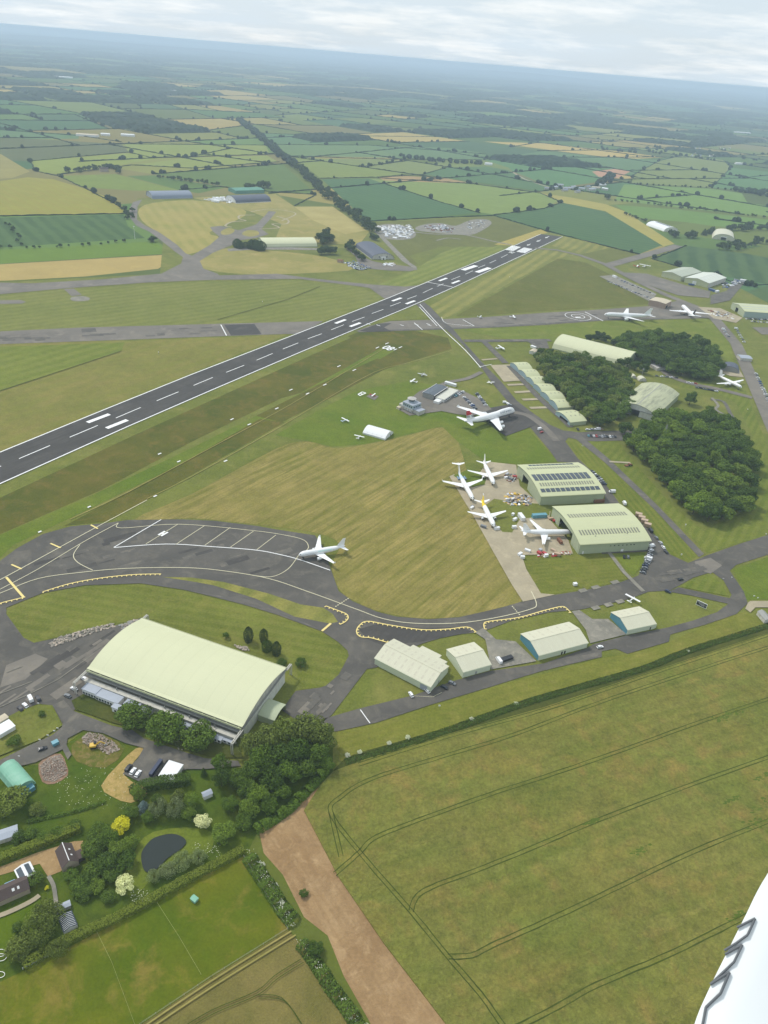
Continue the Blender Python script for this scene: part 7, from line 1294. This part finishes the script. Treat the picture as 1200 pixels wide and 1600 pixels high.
heap('scrap_cars', 'dense rows of scrap vehicles in front of the navy hangar', [(536, 411), (552, 408), (580, 418), (576, 422), (555, 422)], 90, 1.0, 2.4, [CC['white'], CC['silver'], CC['grey'], CC['black'], CC['blue']], 1); heap('scrap_cars', 'white portable stores in front of the navy hangar door', [(600, 411), (618, 411), (616, 416), (600, 416)], 24, 1.5, 3, [CC['white'], brk[2]], .6); heap('scrap_heap', 'white tents and stores beside the charcoal arched hangar', [(320, 312), (345, 308), (368, 317), (340, 317)], 70, 2, 5, [CC['white'], whiter], 3); heap('scrap_heap', 'stores behind the twin warehouses', [(1128, 442), (1150, 436), (1158, 442), (1130, 452)], 60, 1, 3, [CC['grey'], CC['black'], CC['white'], CC['blue']], 1); heap('scrap_heap', 'goods stacked before the long warehouse door', [(1105, 484), (1140, 488), (1150, 500), (1118, 496)], 40, 1, 2.4, [CC['white'], CC['grey'], rust], .8)
# digger
p = P(147, 1168); e = empty('yellow_digger', (p.x, p.y, .4), .3, 'yellow tracked digger working in the demolition rubble', 'digger'); MB().box(-1.6, 1.6, -1.3, -.8, 0, .8).build('track', tyre, e); MB().box(-1.6, 1.6, .8, 1.3, 0, .8).build('track', tyre, e); MB().box(-1.8, 1.2, -1.2, 1.2, .9, 1.9).build('body', CC['yellow'], e); MB().box(.1, 1.3, .1, 1.2, 1.9, 2.9).build('cab', glass, e); bm_ = MB(); bm_.beam((1, -.3, 1.5), (3.4, -.3, 3.6), .4, .5); bm_.beam((3.4, -.3, 3.6), (5.4, -.3, 1.6), .35, .4); bm_.build('boom', CC['yellow'], e); bm_ = MB(); bm_.box(5.0, 5.9, -.8, .2, .3, 1.2); bm_.build('bucket', steel, e)
p = P(984, 728); e = empty('red_tractor', (p.x, p.y, .3), .4, 'rusty red tractor at the edge of the big rounded wood', 'tractor'); MB().box(-.6, 2.2, -.5, .5, .7, 1.5).build('bonnet', rust, e); MB().box(-1.8, -.2, -.8, .8, .9, 2.3).build('cab', rust, e); MB().box(-5.5, -2.2, -1.2, 1.2, .4, 1.0).build('mower', rust, e)
for x, y, r in ((-1.2, .95, .8), (-1.2, -.95, .8), (1.7, .7, .5), (1.7, -.7, .5)): w_ = MB(); w_.tube((x, y - .2, r), (x, y + .2, r), r, r, 10); w_.build('wheel', tyre, e)
# information board
A, B = P(1087, 946), P(1102, 953); d_ = B - A; e = empty('sign_board', (A.x, A.y, .2), atan2(d_.y, d_.x), 'black notice board with a white border beside the small link road', 'sign'); ln = d_.length
MB().box(0, ln, -.12, .12, 1.0, 4.2).build('panel', ac_blk, e); fr = MB(); fr.box(-.25, ln + .25, -.16, .16, 4.2, 4.5); fr.box(-.25, ln + .25, -.16, .16, .7, 1.0); fr.box(-.25, 0, -.16, .16, 1.0, 4.2); fr.box(ln, ln + .25, -.16, .16, 1.0, 4.2); fr.build('border', white_p, e)
for x in (.6, ln - .6): MB().box(x - .12, x + .12, .14, .38, 0, 3.6).build('post', steel, e)
for k, (x0, x1, z) in enumerate(((.6, ln * .72, 3.3), (ln * .25, ln * .9, 2.5), (ln * .35, ln * .8, 1.8))):
    lm = MB(); x = x0
    while x < x1: wd = R.uniform(.2, .45); lm.box(x, x + wd, -.16, -.13, z, z + R.uniform(.3, .5)); x += wd + .12
    lm.build('lettering', ac_g, e)
# mast, pylon, lamp posts, windsock
def mast(px, h_, label, m, lattice=False):
    p = P(*px); e = empty('mast', (p.x, p.y, 0), .4, label, 'mast'); mb = MB()
    if lattice:
        for sx_, sy_ in ((1, 1), (1, -1), (-1, 1), (-1, -1)): mb.beam((sx_ * 1.6, sy_ * 1.6, 0), (sx_ * .3, sy_ * .3, h_), .22, .22)
        mb.build('lattice_legs', m, e); br = MB()
        for k in range(9):
            z0, z1 = h_ * k / 9, h_ * (k + 1) / 9; w0, w1 = 1.6 - 1.3 * k / 9, 1.6 - 1.3 * (k + 1) / 9
            for a_, b2 in (((w0, w0), (-w1, w1)), ((-w0, w0), (-w1, -w1)), ((-w0, -w0), (w1, -w1)), ((w0, -w0), (w1, w1))): br.beam((a_[0], a_[1], z0), (b2[0], b2[1], z1), .14, .14)
        br.build('bracing', m, e)
    else: mb.tube((0, 0, 0), (0, 0, h_), .35, .15, 8); mb.build('pole', m, e); MB().box(-1, 1, -.4, .4, h_ - 1.5, h_).build('head', m, e)
mast((1034, 693), 20, 'grey lattice mast rising from the edge of the big rounded wood', steel, True); mast((211, 374), 22, 'tall white mast by the perimeter track bend', ac_w); mast((1002, 590), 11, 'slim pole behind the stained hangar', steel)
def post(px, label, h_=2.5, grp=None, m=None):
    p = P(*px); e = empty('marker_post', (p.x, p.y, .2), 0, label, 'post', grp); MB().tube((0, 0, 0), (0, 0, h_), .1, .08, 6).build('pole', steel, e); MB().box(-.5, .5, -.08, .08, h_ - 1.0, h_).build('plate', m or ac_w, e)
post((686, 1107), 'white notice on a pole in the verge below the sheds'); post((795, 438), 'small white windsock pole on the turf beside the runway', 6); post((248, 555), 'small white marker in the buff grass beside the runway', 4); post((410, 474), 'white marker board on the northern mown grass', 3); post((1070, 824), 'white marker on the mown bank below the big rounded wood', 3); post((1064, 869), 'white marker ring at the end of the mown bank', 2)
for x, y in ((910, 697), (1168, 640), (1197, 835), (1178, 932), (1184, 935), (1143, 903), (1130, 905), (853, 844), (62, 1157), (75, 1150), (85, 1143), (90, 1139), (30, 1183), (60, 1100)): post((x, y), 'small white marker stone on the verge', .7, 'small white markers')
# fences
def fence(pts, h_, step, label, m, rails=(.5, 1.0), grp=None):
    q = [P(*p) for p in pts]; e = empty('fence', (q[0].x, q[0].y, .1), 0, label, 'fence', grp)
    for a_, b2 in zip(q, q[1:]):
        d_ = b2 - a_; n = max(1, int(d_.length / step)); rl = MB()
        for r_ in rails: rl.beam(a_ - q[0] + Vector((0, 0, r_ * h_)), b2 - q[0] + Vector((0, 0, r_ * h_)), .05, .05)
        rl.build('rail', m, e)
        for k in range(n + 1): o_ = a_.lerp(b2, k / n) - q[0]; MB().box(o_.x - .07, o_.x + .07, o_.y - .07, o_.y + .07, 0, h_ + .1).build('post', m, e)
wood_m = solid('weathered_wood', (.34, .33, .26), .9, .2, 1.0)
fence([(381, 1339), (427, 1417), (450, 1452)], 1.2, 4, 'post and rail fence between the paddock and the weedy hedgerow', wood_m); fence([(450, 1452), (330, 1527), (221, 1600), (180, 1630)], 1.1, 5, 'post and rail fence between the paddock and the stubble field', wood_m); fence([(152, 1458), (175, 1505), (212, 1605)], .9, 9, 'thin pale tape fence dividing the paddock, closer to the feathery trees', solid('pale_tape', (.30, .32, .12), .8)); fence([(246, 1412), (280, 1465), (314, 1523)], .9, 9, 'thin pale tape fence dividing the paddock, closer to the shelter', solid('pale_tape_b', (.30, .32, .12), .8)); fence([(36, 1515), (60, 1503), (90, 1487)], 1.2, 3, 'white rail fence under the feathery trees', white)
for i, (cx_, cy0, rr) in enumerate(((1, 1490, 2.2), (1, 1497, 2.2), (0, 1524, 1.8))):
    p = P(cx_, cy0); mb = MB(); n = 24
    for k in range(n): a0, a1 = 2 * pi * k / n, 2 * pi * (k + 1) / n; mb.beam((cos(a0) * rr, sin(a0) * rr * .6, .5), (cos(a1) * rr, sin(a1) * rr * .6, .5), .14, .14)
    o = mb.build('garden_hoop', ac_w); o.location = (p.x, p.y, 0); tag(o, 'white curved garden hoop on the lawn', 'hoop', 'white garden hoops')
# ================================================================== the aircraft the picture is taken from: rounded white wing end, close below the window
def ray(x, y, dist):
    u, v = x - 600.0, y - 800.0; ur, vr = u * cos(ROLL) + v * sin(ROLL), -u * sin(ROLL) + v * cos(ROLL)
    d = Vector((ur, F * cos(TH) - vr * sin(TH), -F * sin(TH) - vr * cos(TH))).normalized(); return Vector((0, 0, CAM_H)) + d * dist
edge = [(1290, 1235), (1200, 1364), (1165, 1430), (1135, 1490), (1108, 1545), (1085, 1600), (1060, 1690)]
e0 = ray(1150, 1500, 1.9); E_ = empty('aircraft_wing', e0, 0, 'rounded white wing end of the photographing aircraft with stepped dark seams', 'aircraft')
vs, fs = [], []; pts = catmull(edge, 6); n = len(pts); inward = Vector((1, 0, 0))
prof = [(0, 0), (.012, .045), (.05, .10), (.12, .16), (.25, .22), (.45, .26), (.7, .27)]
wing_m = solid('wing_white', (0.78, 0.80, 0.80), 0.25, 0.015, 0.6, spec=.5, coat=.4)
for s_ in (1, -1):
    b0 = len(vs)
    for p in pts:
        base = ray(p[0], p[1], 1.9)
        for a_, t_ in prof: vs.append(base + Xa * a_ * 1.0 - Ya * a_ * .45 + (-Fw) * (s_ * t_ * .35) - e0)
    m_ = len(prof)
    for i in range(n - 1):
        for k in range(m_ - 1): o_ = b0 + i * m_ + k; fs.append((o_, o_ + 1, o_ + m_ + 1, o_ + m_))
mesh('wing_skin', vs, fs, wing_m, E_, True)
def skin(x, y, up=.004):
    """point on the upper skin seen at pixel x, y"""
    for k in range(60):
        a_ = k / 60 * .7; best = None
    d0 = ray(x, y, 1.0) - Vector((0, 0, CAM_H)); bestp = None; bd = 9
    for i in range(n):
        base = ray(pts[i][0], pts[i][1], 1.9)
        for (a0, t0), (a1, t1) in zip(prof, prof[1:]):
            for f in (0, .2, .4, .6, .8):
                a_, t_ = a0 + (a1 - a0) * f, t0 + (t1 - t0) * f; q = base + Xa * a_ - Ya * a_ * .45 - Fw * (t_ * .35); r = q - Vector((0, 0, CAM_H)); dev = (r.normalized() - d0).length
                if dev < bd: bd = dev; bestp = q
    dist = (bestp - Vector((0, 0, CAM_H))).length; return ray(x, y, dist - up) - e0
seam_m = solid('dark_sealant', (0.12, 0.13, 0.14), 0.7, 0.1)
for poly, w0 in (([(1152, 1449), (1180, 1435), (1168, 1461), (1150, 1474), (1132, 1485)], .0075), ([(1133, 1491), (1160, 1476), (1147, 1503), (1128, 1521), (1110, 1538)], .0075), ([(1110, 1538), (1140, 1519), (1126, 1552), (1103, 1574), (1098, 1600), (1094, 1630)], .0085)):
    mb = MB(); q = [skin(x, y) for x, y in poly]
    for a_, b_ in zip(q, q[1:]): mb.tube(a_, b_, w0 * .34, w0 * .34, 6)
    mb.build('seam', seam_m, E_)
